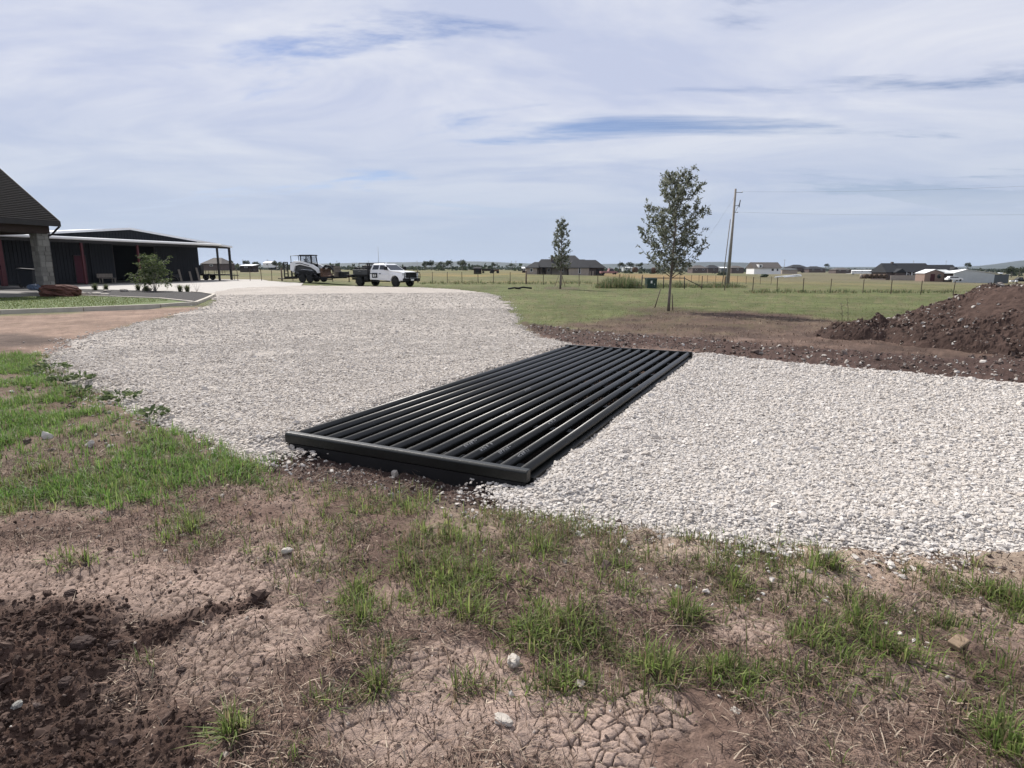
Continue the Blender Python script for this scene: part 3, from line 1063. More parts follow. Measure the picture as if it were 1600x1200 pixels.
x, y, s = soil_points(9000, (-2.6, 2.2, 3.6, 6.2), lambda x, y, m: (m['soil'] > 0.4) & (m['new'] < 0) & (m['old'] < 0), 0.015)
x2, y2, s2 = soil_points(7000, (0.5, 9.5, 8.0, 18.5), lambda x, y, m: (m['soil'] > 0.4) & (m['new'] < 0.1) & (m['old'] < 0.1), 0.03)
x3, y3, s3 = soil_points(6000, (-4, 4.5, 1.4, 5.0), lambda x, y, m: rng.uniform(0, 1, len(x)) < np.clip(0.12 + 0.9 * sstep(-0.9, -0.1, m['new']), 0, 1), 0.013, 0.5)
x4, y4, s4 = soil_points(1500, (-9, -2, 5, 22), lambda x, y, m: (m['old'] < 0.1) & (m['old'] > -1.5), 0.04)
x = np.concatenate([x, x2, x3, x4]); y = np.concatenate([y, y2, y3, y4]); s = np.concatenate([s, s2, s3, s4])
scatter_stones('pebbles', np.stack([x, y, drop(x, y) + 0.2 * s], -1), s, M['stones_soil'], 0.6, 'small pebbles and crumbs strewn over the bare soil')
M['soil_grain'] = stone_material('soil_grain', [(0, (0.075, 0.05, 0.04)), (0.35, (0.15, 0.105, 0.083)), (0.8, (0.24, 0.18, 0.145)), (1, (0.42, 0.36, 0.31))])
x, y, s = soil_points(95000, (-4.3, 4.6, 1.35, 5.2), lambda x, y, m: (rng.uniform(0, 1, len(x)) < 0.10 + 0.9 * sstep(0.40, 0.6, fbm(x * 1.9, y * 1.9, 181, 4))) & (m['new'] < 0.0) & (m['old'] < 0.0) & (rng.uniform(0, 1, len(x)) > 0.55 * m['mud']) & (m['corner'] < 0.5), 0.0065, 0.5)
scatter_stones('soil_grains', np.stack([x, y, drop(x, y) + 0.1 * s], -1), s, M['soil_grain'], 0.6, 'dry crumbs of brown soil scattered among the foreground straw')
x, y, s = soil_points(42000, (-3.2, -0.4, 1.3, 3.6), lambda x, y, m: rng.uniform(0, 1, len(x)) < m['corner'] * 0.95 + 0.008, 0.0085, 0.6)
scatter_stones('soil_crumbs', np.stack([x, y, drop(x, y) + 0.1 * s], -1), s, M['clods'], 0.8, 'loose dark red clods of turned soil on the cracked mud')


# ------------------------------------------------------------------ grass blades, straw
def blades(px, py, pz, length, width, lean, colors, curl=0.5, heading=None):
    n = len(px)
    h = rng.uniform(0, 2 * math.pi, n) if heading is None else heading
    dx, dy = np.cos(h), np.sin(h)
    sx, sy = -dy * width / 2, dx * width / 2
    b = np.stack([px, py, pz], -1)
    out = length * np.sin(lean); up = length * np.cos(lean)
    mid = b + np.stack([dx * out * 0.38, dy * out * 0.38, up * 0.58], -1)
    tip = b + np.stack([dx * out * (1 + curl * 0.3), dy * out * (1 + curl * 0.3), up * (1.0 - 0.28 * curl)], -1)
    w = np.stack([sx, sy, np.zeros(n)], -1)
    co = np.stack([b - w, b + w, mid - w * 0.8, mid + w * 0.8, tip], 1).reshape(-1, 3)
    i = np.arange(n)[:, None] * 5
    quads = i + np.array([[0, 1, 3, 2]])
    tris = i + np.array([[2, 3, 4]])
    return co, quads, tris, np.repeat(colors, 5, axis=0)


def tuft_blades(tx, ty, tz, per, spread, lmin, lmax, wid, lean_max, pal, dry):
    n = len(tx) * per
    k = np.repeat(np.arange(len(tx)), per)
    big = np.repeat(np.exp(rng.normal(0, 0.25, len(tx))), per)
    a = rng.uniform(0, 6.283, n); rr = np.abs(rng.normal(0, spread, n)) * big
    px = tx[k] + rr * np.cos(a); py = ty[k] + rr * np.sin(a)
    L = rng.uniform(lmin, lmax, n) * big
    lean = np.clip(np.abs(rng.normal(0, lean_max, n)), 0, 1.45)
    hd = a + rng.normal(0, 0.7, n)
    pal = np.array(pal)
    c = pal[rng.integers(0, len(pal), n)] * rng.uniform(0.75, 1.25, n)[:, None]
    c = c * np.repeat(rng.uniform(0.8, 1.2, len(tx)), per)[:, None]
    d = rng.uniform(0, 1, n) < dry
    c[d] = np.array([0.24, 0.18, 0.115]) * rng.uniform(0.6, 1.2, d.sum())[:, None]
    return blades(px, py, tz[k], L, wid * rng.uniform(0.7, 1.3, n), lean, c, 0.6, hd)


def join_blades(name, parts, mat, label):
    cos, qs, ts, cs = [], [], [], []
    o = 0
    for co, q, t, c in parts:
        cos.append(co); qs.append(q + o); ts.append(t + o); cs.append(c); o += len(co)
    me = np_mesh(name, np.concatenate(cos), np.concatenate(qs), np.concatenate(ts), mat, np.concatenate(cs))
    ob = np_obj(name, me)
    return tag(ob, label, kind='stuff')


GREEN = [(0.165, 0.235, 0.06), (0.20, 0.26, 0.075), (0.135, 0.195, 0.052), (0.25, 0.28, 0.10)]
FRESH = [(0.125, 0.225, 0.05), (0.16, 0.25, 0.06), (0.10, 0.185, 0.042), (0.19, 0.255, 0.085)]
OLIVE = [(0.12, 0.14, 0.055), (0.145, 0.15, 0.068), (0.09, 0.11, 0.048), (0.19, 0.175, 0.09)]
# clumps in the foreground: (px, py, rx, ry, tufts, green?)
clumps = [(550, 800, 75, 28, 26, 0), (505, 775, 60, 18, 16, 0), (600, 775, 40, 15, 12, 0), (700, 915, 85, 38, 62, 1), (660, 870, 90, 30, 36, 0), (560, 925, 28, 25, 16, 1), (557, 962, 26, 16, 13, 1),
          (860, 985, 62, 36, 46, 1), (925, 985, 40, 25, 16, 0), (830, 830, 110, 30, 50, 0), (790, 800, 60, 16, 16, 0), (900, 820, 70, 25, 28, 0), (840, 870, 40, 16, 12, 1), (1190, 876, 85, 20, 50, 0), (1090, 845, 40, 10, 12, 0), (1150, 905, 25, 16, 10, 1),
          (1240, 915, 50, 18, 16, 0), (1275, 1000, 42, 26, 20, 1), (1150, 1048, 52, 24, 24, 1), (1350, 985, 34, 28, 16, 1), (1385, 1010, 28, 22, 11, 1), (1500, 925, 60, 18, 26, 0), (1575, 940, 50, 24, 34, 1), (1430, 900, 40, 14, 10, 0), (1330, 940, 70, 25, 20, 0), (1480, 975, 60, 16, 14, 0),
          (1575, 1155, 42, 34, 24, 1), (1070, 957, 24, 18, 12, 1), (370, 1142, 22, 16, 9, 1), (590, 1072, 14, 12, 6, 1), (275, 825, 48, 20, 24, 1), (330, 850, 40, 18, 12, 0), (880, 1075, 50, 22, 15, 0), (1025, 1045, 32, 18, 13, 1), (960, 925, 50, 22, 18, 0), (1005, 880, 60, 20, 18, 0), (945, 880, 50, 18, 14, 0),
          (360, 738, 42, 16, 26, 1), (200, 760, 90, 26, 50, 1), (70, 745, 80, 25, 40, 1), (20, 790, 30, 14, 14, 1), (500, 1105, 24, 18, 6, 0), (730, 1070, 20, 16, 5, 0), (590, 1030, 24, 20, 8, 0), (890, 1060, 26, 12, 6, 1), (130, 872, 28, 10, 7, 1), (500, 880, 60, 24, 14, 0), (430, 870, 40, 20, 8, 0), (620, 800, 60, 22, 16, 0), (440, 765, 30, 12, 9, 0),
          (1560, 1060, 40, 30, 12, 0), (1250, 1060, 30, 22, 9, 0), (1210, 850, 60, 12, 16, 0), (1290, 885, 26, 10, 8, 1), (1110, 890, 30, 12, 8, 0), (750, 960, 50, 14, 12, 1), (180, 625, 24, 10, 0, 1),
          (560, 850, 130, 40, 34, 0), (780, 860, 150, 40, 36, 0), (980, 840, 120, 26, 26, 0), (480, 820, 60, 22, 14, 0), (700, 840, 70, 20, 18, 1), (640, 790, 50, 14, 12, 1), (1080, 1060, 160, 50, 24, 0), (950, 1010, 90, 40, 20, 0), (1300, 1050, 120, 50, 22, 0), (1450, 1000, 120, 60, 24, 0), (1180, 930, 100, 30, 18, 0), (800, 1060, 120, 40, 14, 0)]
parts = []
for cx, cy, rx, ry, nt_, green in clumps:
    if nt_ == 0:
        continue
    c = P(cx, cy); a = abs(P(cx + rx, cy).x - c.x); b = abs(P(cx, cy - ry).y - P(cx, cy + ry).y) / 2
    nn = int(nt_ * 1.25)
    q = rng.uniform(0, 6.283, nn); rr = np.sqrt(rng.uniform(0, 1, nn)) * np.exp(rng.normal(0, 0.38, nn))
    tx = c.x + a * rr * np.cos(q); ty = c.y + b * rr * np.sin(q)
    tz = drop(tx, ty, -0.005)
    if green:
        parts.append(tuft_blades(tx, ty, tz, 20, 0.026, 0.03, 0.12, 0.0058, 1.05, GREEN + OLIVE[:2], 0.14))
    else:
        parts.append(tuft_blades(tx, ty, tz, 14, 0.034, 0.025, 0.10, 0.0050, 1.1, OLIVE[:3] + GREEN[:2], 0.26))
# sparse short growth everywhere on the near ground, thicker on the left
x = rng.uniform(-8, 5.5, 9000); y = rng.uniform(1.35, 7.5, 9000)
m = masks(x, y)
d = fbm(x * 1.5, y * 1.5, 131, 4)
k = (rng.uniform(0, 1, len(x)) < 0.5 * sstep(0.46, 0.62, d) + 0.015) & (m['old'] < -0.05) & (m['new'] < -0.15) & (m['corner'] < 0.3) & (m['mud'] < 0.75) & (m['soil'] < 0.5)
parts.append(tuft_blades(x[k], y[k], drop(x[k], y[k]), 10, 0.02, 0.03, 0.085, 0.004, 0.95, OLIVE + GREEN[:1], 0.4))
x = rng.uniform(-9.5, -1.4, 30000); y = rng.uniform(3.6, 11.5, 30000)
m = masks(x, y)
d = fbm(x * 1.6, y * 1.6, 137, 4)
k = (rng.uniform(0, 1, len(x)) < m['gl'] * (0.10 + 0.95 * sstep(0.39, 0.52, d))) & (m['old'] < 0.0)
parts.append(tuft_blades(x[k], y[k], drop(x[k], y[k]), 11, 0.03, 0.035, 0.12, 0.0060, 0.9, FRESH, 0.07))
# weeds creeping into the drive's edge
x = rng.uniform(-9.5, -1.6, 5000); y = rng.uniform(4.6, 13, 5000)
m = masks(x, y)
k = (m['old'] > -0.7) & (m['old'] < 0.35) & (fbm(x * 2, y * 2, 141, 3) > 0.60)
parts.append(tuft_blades(x[k], y[k], drop(x[k], y[k], 0.02), 10, 0.03, 0.03, 0.09, 0.007, 0.9, OLIVE[:3] + GREEN[:1], 0.08))
grass = join_blades('grass', parts, M['blade'], 'green clumps of grass growing in the bare foreground soil')
# mown meadow: short blades thinning with distance
parts = []
for r0, r1, cnt, wid, l0, l1 in ((14, 26, 36000, 0.011, 0.02, 0.07), (26, 60, 20000, 0.028, 0.03, 0.07)):
    x = rng.uniform(-0.5, 0.95, cnt) ; rr = np.sqrt(rng.uniform(r0 * r0, r1 * r1, cnt))
    th = x
    x = rr * np.sin(th); y = rr * np.cos(th)
    m = masks(x, y)
    d = fbm(x * 0.8, y * 0.8, 151, 4)
    k = (y + 2.2 * m['wob'] > 14.5) & (m['old'] < -0.1) & (m['new'] < -0.2) & (rng.uniform(0, 1, cnt) > 0.93 * m['tan']) & (m['soil'] < 0.4) & (rng.uniform(0, 1, cnt) < 0.3 + 1.2 * d)
    k &= (x > -8) | (y > 58)
    x, y = x[k], y[k]
    n = len(x)
    pal = np.array(OLIVE[:3] + [(0.115, 0.14, 0.05)])
    c = pal[rng.integers(0, 4, n)] * rng.uniform(0.75, 1.45, n)[:, None]
    dry = rng.uniform(0, 1, n) < 0.22
    c[dry] = np.array([0.16, 0.135, 0.078])
    parts.append(blades(x, y, H(x, y) - 0.01, rng.uniform(l0, l1, n), np.full(n, wid), np.abs(rng.normal(0.3, 0.6, n)), c))
join_blades('meadow_grass', parts, M['blade'], 'short mown grass of the field beyond the driveway')
# tall weeds along the fence
parts = []
for px0, px1, pyb, cnt, l0, l1 in ((933, 1004, 450, 420, 0.6, 1.15), (1004, 1165, 449.5, 420, 0.25, 0.6), (1165, 1600, 458, 260, 0.12, 0.35), (650, 935, 444, 200, 0.1, 0.4)):
    qx = rng.uniform(px0, px1, cnt)
    pts = np.array([P(a, b) for a, b in zip(qx, pyb + rng.uniform(-2.6, 0.6, cnt))])
    edge_ = 0.35 + 0.65 * sstep(0, 1, np.minimum(qx - px0, px1 - qx) / 16.0)
    hgt_ = edge_ * (0.25 + 1.1 * fbm(pts[:, 0] * 0.9, pts[:, 1] * 0.4, 155, 4))
    for a_, b_ in ((0, 0.45), (0.45, 0.62), (0.62, 0.78), (0.78, 1.0), (1.0, 2)):
        kk = (hgt_ >= a_) & (hgt_ < b_)
        if kk.any():
            f_ = (a_ + min(b_, 1.2)) / 2 * 1.15
            parts.append(tuft_blades(pts[kk, 0], pts[kk, 1], pts[kk, 2], 10, 0.2, l0 * f_, l1 * f_, 0.03, 0.34, [(0.095, 0.13, 0.055), (0.08, 0.105, 0.045), (0.14, 0.15, 0.08)], 0.14))
join_blades('tall_weeds', parts, M['blade'], 'tall green weeds growing along the wire fence')

# dead straw lying on the soil
n = 190000
x = rng.uniform(-4.4, 4.8, n); y = 1.35 + 4.4 * rng.uniform(0, 1, n) ** 1.5
m = masks(x, y)
d = fbm(x * 1.8, y * 1.8, 161, 4)
k = (rng.uniform(0, 1, n) < 0.16 + 1.0 * sstep(0.41, 0.56, d)) & (rng.uniform(0, 1, n) > 0.72 * m['mud']) & (m['new'] < -0.1) & (m['old'] < -0.1) & (m['corner'] < 0.5) & (rng.uniform(0, 1, n) > 0.85 * m['soil'])
x, y = x[k], y[k]
n = len(x)
z = drop(x, y, 0.004)
L = np.exp(rng.normal(math.log(0.038), 0.5, n))
pal = np.array([(0.27, 0.205, 0.155), (0.185, 0.125, 0.095), (0.115, 0.074, 0.057), (0.06, 0.04, 0.032), (0.38, 0.31, 0.24)])  # dark strands are brown straw and also stand for shadow in the mats
c = pal[rng.choice(5, n, p=[0.19, 0.24, 0.25, 0.25, 0.07])] * rng.uniform(0.75, 1.2, n)[:, None]
lean = np.where(rng.uniform(0, 1, n) < 0.75, rng.uniform(1.15, 1.56, n), rng.uniform(0.3, 1.2, n))
parts = [blades(x, y, z, L, rng.uniform(0.0016, 0.0056, n), lean, c, 0.2)]
n = 16000
x = rng.uniform(1.0, 16, n); y = rng.uniform(9.5, 24, n)
m = masks(x, y)
k = (m['tan'] > 0.3) & (m['soil'] < 0.5) & (m['new'] < -0.2) & (fbm(x * 0.7, y * 2.0, 171, 4) > 0.46)
x, y = x[k], y[k]; n = len(x)
c = pal[rng.choice(5, n, p=[0.15, 0.3, 0.3, 0.22, 0.03])] * rng.uniform(0.7, 1.0, n)[:, None]
parts.append(blades(x, y, H(x, y) + 0.01, rng.uniform(0.04, 0.12, n), rng.uniform(0.008, 0.016, n), rng.uniform(0.7, 1.5, n), c, 0.2))
join_blades('dry_straw', parts, M['straw'], 'dead brown grass and straw littering the soil')

# ================================================================== CATTLE GUARD
# local frame: x to the right (fresh gravel side), y along the pipes
guard = thing('cattle_guard', 'black painted steel cattle guard of long round pipes set into the gravel road', 'cattle guard', (GC.x, GC.y, 0.0), GA - R(90))
hw, hl = G_W / 2, G_L / 2
for s in (-1, 1):
    b = MB()
    prof = [(s * (hl - 0.025), G_TOP - 0.095), (s * (hl + 0.045), G_TOP - 0.095), (s * (hl + 0.045), G_TOP - 0.016), (s * (hl + 0.03), G_TOP), (s * (hl - 0.025), G_TOP)]
    b.prism(prof, 'x', -hw - 0.02, hw + 0.02)
    b.build('end_beam', 'black_steel', guard, 0.006)
    b = MB()
    b.box(-hw + 0.01, hw - 0.01, s * hl - 0.035, s * hl + 0.012, -0.30, G_TOP - 0.102)
    b.build('sill_beam', 'black', guard)
for s in (-1, 1):
    b = MB()
    b.box(s * (hw - 0.005) - 0.03, s * (hw - 0.005) + 0.03, -hl + 0.062, hl - 0.062, -0.3, 0.035)
    b.box(s * (hw - 0.02) - 0.05, s * (hw - 0.02) + 0.05, -hl + 0.062, hl - 0.062, 0.036, 0.046)
    b.build('side_beam', 'black_steel', guard)
for k in range(6):
    yy = -hl + 0.5 + k * (G_L - 1.0) / 5
    b = MB()
    b.box(-hw + 0.06, hw - 0.06, yy - 0.05, yy + 0.05, -0.05, -0.035)
    b.box(-hw + 0.06, hw - 0.06, yy - 0.006, yy + 0.006, -0.2, -0.051)
    b.build('cross_beam', 'black_steel', guard)
pipe_r = 0.039
xs = [-hw + 0.055 + k * (G_W - 0.11) / 13 for k in range(14)]
pm = MB().tube((0, -hl + 0.023, G_TOP - 0.006 - pipe_r), (0, hl - 0.023, G_TOP - 0.006 - pipe_r), pipe_r, n=28).mesh('pipe', 'pipe_paint')
pipes = []
for k, xx in enumerate(xs):
    p = bpy.data.objects.new('pipe', pm)
    COL.objects.link(p)
    p.parent = guard
    p.location = (xx, 0, 0)
    pipes.append(p)


def marks(parent, y0, seed, cnt, h=0.030):
    """Worn paint-stencil characters: short white strokes wrapped on the pipe's upper side."""
    rr = random.Random(seed)
    b = MB()
    zc = G_TOP - 0.006 - pipe_r
    R1 = pipe_r + 0.0012

    def dab(ya, yb, a0, a1):
        n = 3
        vs = []
        for yv in (ya, yb):
            for k in range(n + 1):
                t = a0 + (a1 - a0) * k / n
                vs.append((R1 * math.sin(t), yv, zc + R1 * math.cos(t)))
        b.add(vs, [(k, k + 1, n + 2 + k, n + 1 + k) for k in range(n)])
    y = y0
    for c in range(cnt):
        w = 0.024
        segs = [(0, 0.006, 0, 1), (w - 0.006, w, 0, 1), (0, w, 0, 0.18), (0, w, 0.41, 0.59), (0, w, 0.82, 1)]
        for i, (ya, yb, a, c2) in enumerate(segs):
            if rr.random() < 0.62:
                dab(y + ya, y + yb, 0.28 + 0.62 * a, 0.28 + 0.62 * c2)
        y += w + 0.013
    return tag(b.build('stencil_marking', 'stencil', parent), kind='stuff')


for k, yo in ((9, 0.34), (10, 0.30), (11, 0.30), (12, 0.28)):
    marks(pipes[k], -hl + yo, 40 + k, 6)
for k, yo in ((8, 1.5), (6, 2.7), (11, 1.35)):
    marks(pipes[k], -hl + yo, 80 + k, 5)

# ================================================================== DIRT MOUND
def build_mound():
    th = thing('dirt_mound', 'big heap of dark red dug soil full of stones behind the fresh gravel', 'dirt mound', (11.4, 13.3, 0))
    nx, ny = 330, 230
    X, Y = np.meshgrid(np.linspace(-4.6, 6.5, nx), np.linspace(-4.2, 5.0, ny))
    wx = X + 11.4; wy = Y + 13.3
    wob = fbm(wx * 0.8, wy * 0.8, 201, 4) - 0.5
    d = np.hypot(X / np.where(X < 0, 3.05, 5.0), Y / np.where(Y < 0, 3.15, 4.0)) + 0.26 * wob
    h = 1.42 * np.clip(1 - d, 0, 1) ** 1.0
    h = np.where(d < 0.22, np.minimum(h, 1.42 * (0.86 - 1.3 * (d.clip(0, 1)) ** 2)), h)
    d2 = np.hypot((X + 3.0) / 1.3, (Y - 0.9) / 0.9) + 0.5 * wob
    h = np.maximum(h, 0.36 * np.clip(1 - d2, 0, 1) ** 0.7)
    d3 = np.hypot((X + 2.65) / 0.42, (Y - 0.95) / 0.4)
    h = np.maximum(h, 0.52 * np.clip(1 - d3, 0, 1) ** 0.6)
    d4 = np.hypot((X - 0.5) / 4.0, (Y + 2.4) / 1.0) + 0.4 * wob
    h = np.maximum(h, 0.24 * np.clip(1 - d4, 0, 1))
    rough = (fbm(wx * 3.2, wy * 3.2, 211, 5, 0.62) - 0.5) * 0.15 + (fbm(wx * 11, wy * 11, 213, 4, 0.6) - 0.5) * 0.065
    cl = (1 - np.abs(fbm(wx * 6.5, wy * 6.5, 215, 4) - 0.5) * 2) ** 3 * 0.05
    on = sstep(0.01, 0.2, h)
    smooth_face = (1 - sstep(0.5, 1.0, np.hypot((X + 1.0) / 0.95, (Y + 0.5) / 0.8)))
    z = h + (rough + cl) * on * (1 - 0.75 * smooth_face) + H(wx, wy) - 0.08 * (1 - on)
    i = np.arange(ny - 1)[:, None] * nx + np.arange(nx - 1)[None, :]
    q = np.stack([i, i + 1, i + nx + 1, i + nx], -1).reshape(-1, 4)
    n2 = fbm(wx * 2.5, wy * 2.5, 217, 4)
    c = np.array([0.056, 0.037, 0.031])[None, None] * (0.65 + 0.8 * n2)[..., None]
    c = c * (1 - smooth_face[..., None] * 0.7) + np.array([0.080, 0.053, 0.044]) * (smooth_face[..., None] * 0.7)
    mat = material('mound_soil', (1, 1, 1), 0.95, 0, 0.4, 9, 0.9, 26, 0.1, attr='Col')
    me = np_mesh('soil_heap', np.stack([X, Y, z], -1).reshape(-1, 3), q, None, mat, c.reshape(-1, 3), False)
    o = np_obj('soil_heap', me, th)
    n = 5200
    px = rng.uniform(-4.4, 5.5, n); py = rng.uniform(-4.0, 3.0, n)
    ix = np.clip(((px + 4.6) / 11.1 * (nx - 1)).astype(int), 0, nx - 1); iy = np.clip(((py + 4.2) / 9.2 * (ny - 1)).astype(int), 0, ny - 1)
    k = (on[iy, ix] > 0.15) & (rng.uniform(0, 1, n) > 0.8 * smooth_face[iy, ix])
    s = 0.038 * np.exp(rng.normal(0, 0.5, n))
    co = np.stack([px, py, z[iy, ix] + 0.012], -1)
    scatter_stones('stones', co[k], s[k], M['stones_soil'], 0.7, None, th)
    kk = k & (rng.uniform(0, 1, n) < 0.4)
    scatter_stones('soil_clods', co[kk] + np.array([[0.03, 0.02, 0.0]]), s[kk] * 1.6, M['clods'], 0.9, None, th)


build_mound()

# ================================================================== BARN (local frame: x along the gable wall towards its far right corner, -y towards the porch side)
BC = Q(314, 439, 67.0)
b_ang = math.atan2(0.94, 0.342)
BZ = 0.3
barn = thing('metal_barn', 'long dark metal barn with a low gable, open door and shaded porch', 'barn', (BC.x, BC.y, BZ), b_ang)
# local: s runs to the left = -x ; porch depth D = -y
RIDGE_S, EAVE_R, S_L = 7.9, -4.5, 23.0


def rake(s):
    z_r = 5.42 - BZ
    return z_r - 0.105 * abs(s - RIDGE_S)


def gable_wall():
    b = MB()
    # corrugated wall: narrow ribs, with the door opening left out
    def strip(s0, s1, z0, zf, off):
        b.box(-s1, -s0, off, off + 0.12, z0, 0)
        o = len(b.v) - 8
        for k in (4, 6):
            b.v[o + k] = (b.v[o + k][0], b.v[o + k][1], zf(s1))
            b.v[o + k + 1] = (b.v[o + k + 1][0], b.v[o + k + 1][1], zf(s0))
    s = 0.0
    while s < S_L - 1e-6:
        s2 = min(s + 0.3, S_L)
        door = 5.4 - 1e-6 <= s < 9.85
        strip(s, s2 - 0.06, 3.55 if door else 0.0, lambda q: rake(q) - 0.06, 0.03)
        strip(s2 - 0.06, s2, 3.55 if door else 0.0, lambda q: rake(q) - 0.06, 0.0)
        s = s2
    return b


gable_wall().build('gable_wall', 'barn_metal', barn)
b = MB()
b.box(-0.12, 0.0, 0.16, 24, 0, rake(0) - 0.1)
for k in range(78):
    b.box(0.0, 0.03, 0.2 + k * 0.305, 0.26 + k * 0.305, 0, rake(0) - 0.1)
b.build('side_wall', 'barn_metal', barn)
b = MB(); b.box(-S_L, 0, 24.0, 24.12, 0, 3.4); b.build('rear_wall', 'barn_metal', barn)
b = MB()
for s0, s1 in ((EAVE_R - 0.25, RIDGE_S), (RIDGE_S, S_L + 0.3)):
    z0, z1 = rake(s0), rake(s1)
    poly = [(-s0, z0 - 0.02), (-s1, z1 - 0.02), (-s1, z1 + 0.06), (-s0, z0 + 0.06)]
    b.prism(poly, 'y', -0.12, 24.4)
b.build('roof', 'barn_roof', barn)
b = MB()
for s0, s1 in ((EAVE_R - 0.25, RIDGE_S), (RIDGE_S, S_L + 0.3)):
    z0, z1 = rake(s0), rake(s1)
    b.prism([(-s0, z0 - 0.10), (-s1, z1 - 0.10), (-s1, z1 + 0.10), (-s0, z0 + 0.10)], 'y', -0.18, -0.123)
b.build('rake_trim', 'white_trim', barn)
# porch roof over the front
PD, PZ_F, PZ_B = 3.0, 3.82, 4.12
b = MB()
b.prism([(-PD, PZ_F - 0.10), (-0.02, PZ_B - 0.10), (-0.02, PZ_B), (-PD, PZ_F)], 'x', -22.4, 0.15)
b.build('porch_roof', 'barn_roof', barn)
b = MB(); b.tube((-22.45, -PD - 0.10, PZ_F), (0.2, -PD - 0.10, PZ_F), 0.115, n=14); b.build('rounded_trim', 'white_trim', barn)  # white front trim, given a round profile so its top catches the sun
b = MB()
b.box(-22.4, 0.15, -PD + 0.1, -PD + 0.22, PZ_F - 0.34, PZ_F - 0.11)
b.build('porch_beam', 'dark_steel', barn)
for s, mt in ((0.15, 'dark_steel'), (9.5, 'red_post'), (14.7, 'red_post'), (20.9, 'red_post')):
    b = MB(); w = 0.15 if s > 20 else 0.085
    b.box(-s - w, -s + w, -PD + 0.05, -PD + 0.05 + 2 * w, 0, PZ_F - 0.34)
    b.build('post', mt, barn, 0.01, 'dark red porch post' if mt == 'red_post' else 'dark steel corner post')
for s, y0 in ((EAVE_R, 0.0), (EAVE_R, 8.0), (EAVE_R, 16.0), (EAVE_R, 23.6)):
    b = MB(); b.box(-s - 0.1, -s + 0.1, y0, y0 + 0.2, 0, rake(s) - 0.2); b.build('post', 'dark_steel', barn, 0.01)
b = MB(); b.box(0.03, -EAVE_R + 0.1, 0.0, 0.15, rake(-3.8) - 0.30, rake(-3.8) - 0.10); b.build('lean_to_beam', 'dark_steel', barn)
# door, its two sliding leaves pushed aside; dark hall behind
b = MB()
for s in (5.4, 9.85):
    b.box(-s - 0.06, -s + 0.06, -0.06, 0.02, 0, 3.61)
b.box(-9.79, -5.46, -0.06, 0.02, 3.49, 3.61)
b.build('door_frame', 'dark_steel', barn)
for s0, s1 in ((3.1, 5.32), (9.93, 12.1)):
    b = MB(); b.box(-s1, -s0, -0.13, -0.08, 0.05, 3.6)
    k = s0 + 0.15
    while k < s1:
        b.box(-k - 0.04, -k, -0.15, -0.13, 0.05, 3.6); k += 0.3
    b.build('sliding_door', 'barn_metal', barn)
b = MB(); b.box(-13.55, -12.55, -0.10, 0.0, 0.04, 2.45); d = b.build('red_door', 'red_paint', barn, 0.01)
b = MB(); b.box(-13.62, -13.56, -0.09, 0.0, 0.0, 2.52); b.box(-12.54, -12.48, -0.09, 0.0, 0.0, 2.52); b.box(-13.555, -12.545, -0.09, 0.0, 2.46, 2.52); b.build('door_jamb', 'dark_steel', d)
b = MB(); b.lathe([(0.03, -0.16), (0.045, -0.13), (0.03, -0.10)], 10, 'y', (-12.68, 0, 1.05)); b.build('handle', 'chrome', d)
for s in (11.2, 2.2):
    b = MB(); b.box(-s - 0.2, -s + 0.2, -0.2, -0.16, 3.62, 3.72); b.box(-s - 0.05, -s + 0.05, -0.16, -0.02, 3.65, 3.78); b.build('wall_lamp', 'black', barn)


def barn_pt(s, D, z=0.0):
    c, n = math.cos(b_ang), math.sin(b_ang)
    return Vector((BC.x - s * c + D * n, BC.y - s * n - D * c, BZ + z))


# bench under the porch
t = thing('porch_bench', 'low wooden bench standing against the barn wall left of the open door', 'bench', barn_pt(11.2, 0.7), b_ang)
for k in range(3):
    b = MB(); b.box(-0.75, 0.75, -0.26 + k * 0.16, -0.13 + k * 0.16, 0.42, 0.46); b.build('slat', 'worn_timber', t)
for sx in (-0.6, 0.6):
    for sy in (-0.2, 0.16):
        b = MB(); b.box(sx - 0.04, sx + 0.04, sy - 0.04, sy + 0.04, 0, 0.418); b.build('leg', 'worn_timber', t)
b = MB(); b.box(-0.75, 0.75, 0.24, 0.28, 0.5, 0.85); b.box(-0.64, -0.58, 0.22, 0.239, 0.46, 0.85); b.box(0.58, 0.64, 0.22, 0.239, 0.46, 0.85); b.build('backrest', 'worn_timber', t)
# odds and ends leaning on the wall right of the door
for i, (s, hgt, lab) in enumerate(((2.9, 1.25, 'pale upright board leaning on the barn wall beside the wheelbarrow'), (1.6, 1.05, 'short upright board leaning on the barn wall between two others'), (0.6, 1.45, 'tallest upright board leaning at the right corner of the barn wall'))):
    b = MB()
    mt = Matrix.Translation(barn_pt(s, 0.45)) @ Matrix.Rotation(b_ang, 4, 'Z') @ Matrix.Rotation(R(-12), 4, 'X')
    b.box(-0.12, 0.12, -0.02, 0.02, 0, hgt)
    o = b.build('leaning_board', 'worn_timber', None, 0.005)
    o.matrix_world = mt
    tag(o, lab, 'board', 'boards leaning on the barn wall')
t = thing('wheelbarrow', 'dark wheelbarrow parked on the porch against the barn wall', 'wheelbarrow', barn_pt(4.3, 1.1), b_ang + R(20))
b = MB(); b.prism([(-0.35, 0.38), (0.30, 0.38), (0.52, 0.70), (-0.52, 0.66)], 'y', -0.3, 0.3); b.build('tray', 'black', t, 0.02)
b = MB(); b.lathe([(0.10, -0.05), (0.19, -0.045), (0.2, 0), (0.19, 0.045), (0.10, 0.05)], 16, 'y', (0.55, 0, 0.2)); b.build('wheel', 'tyre', t)
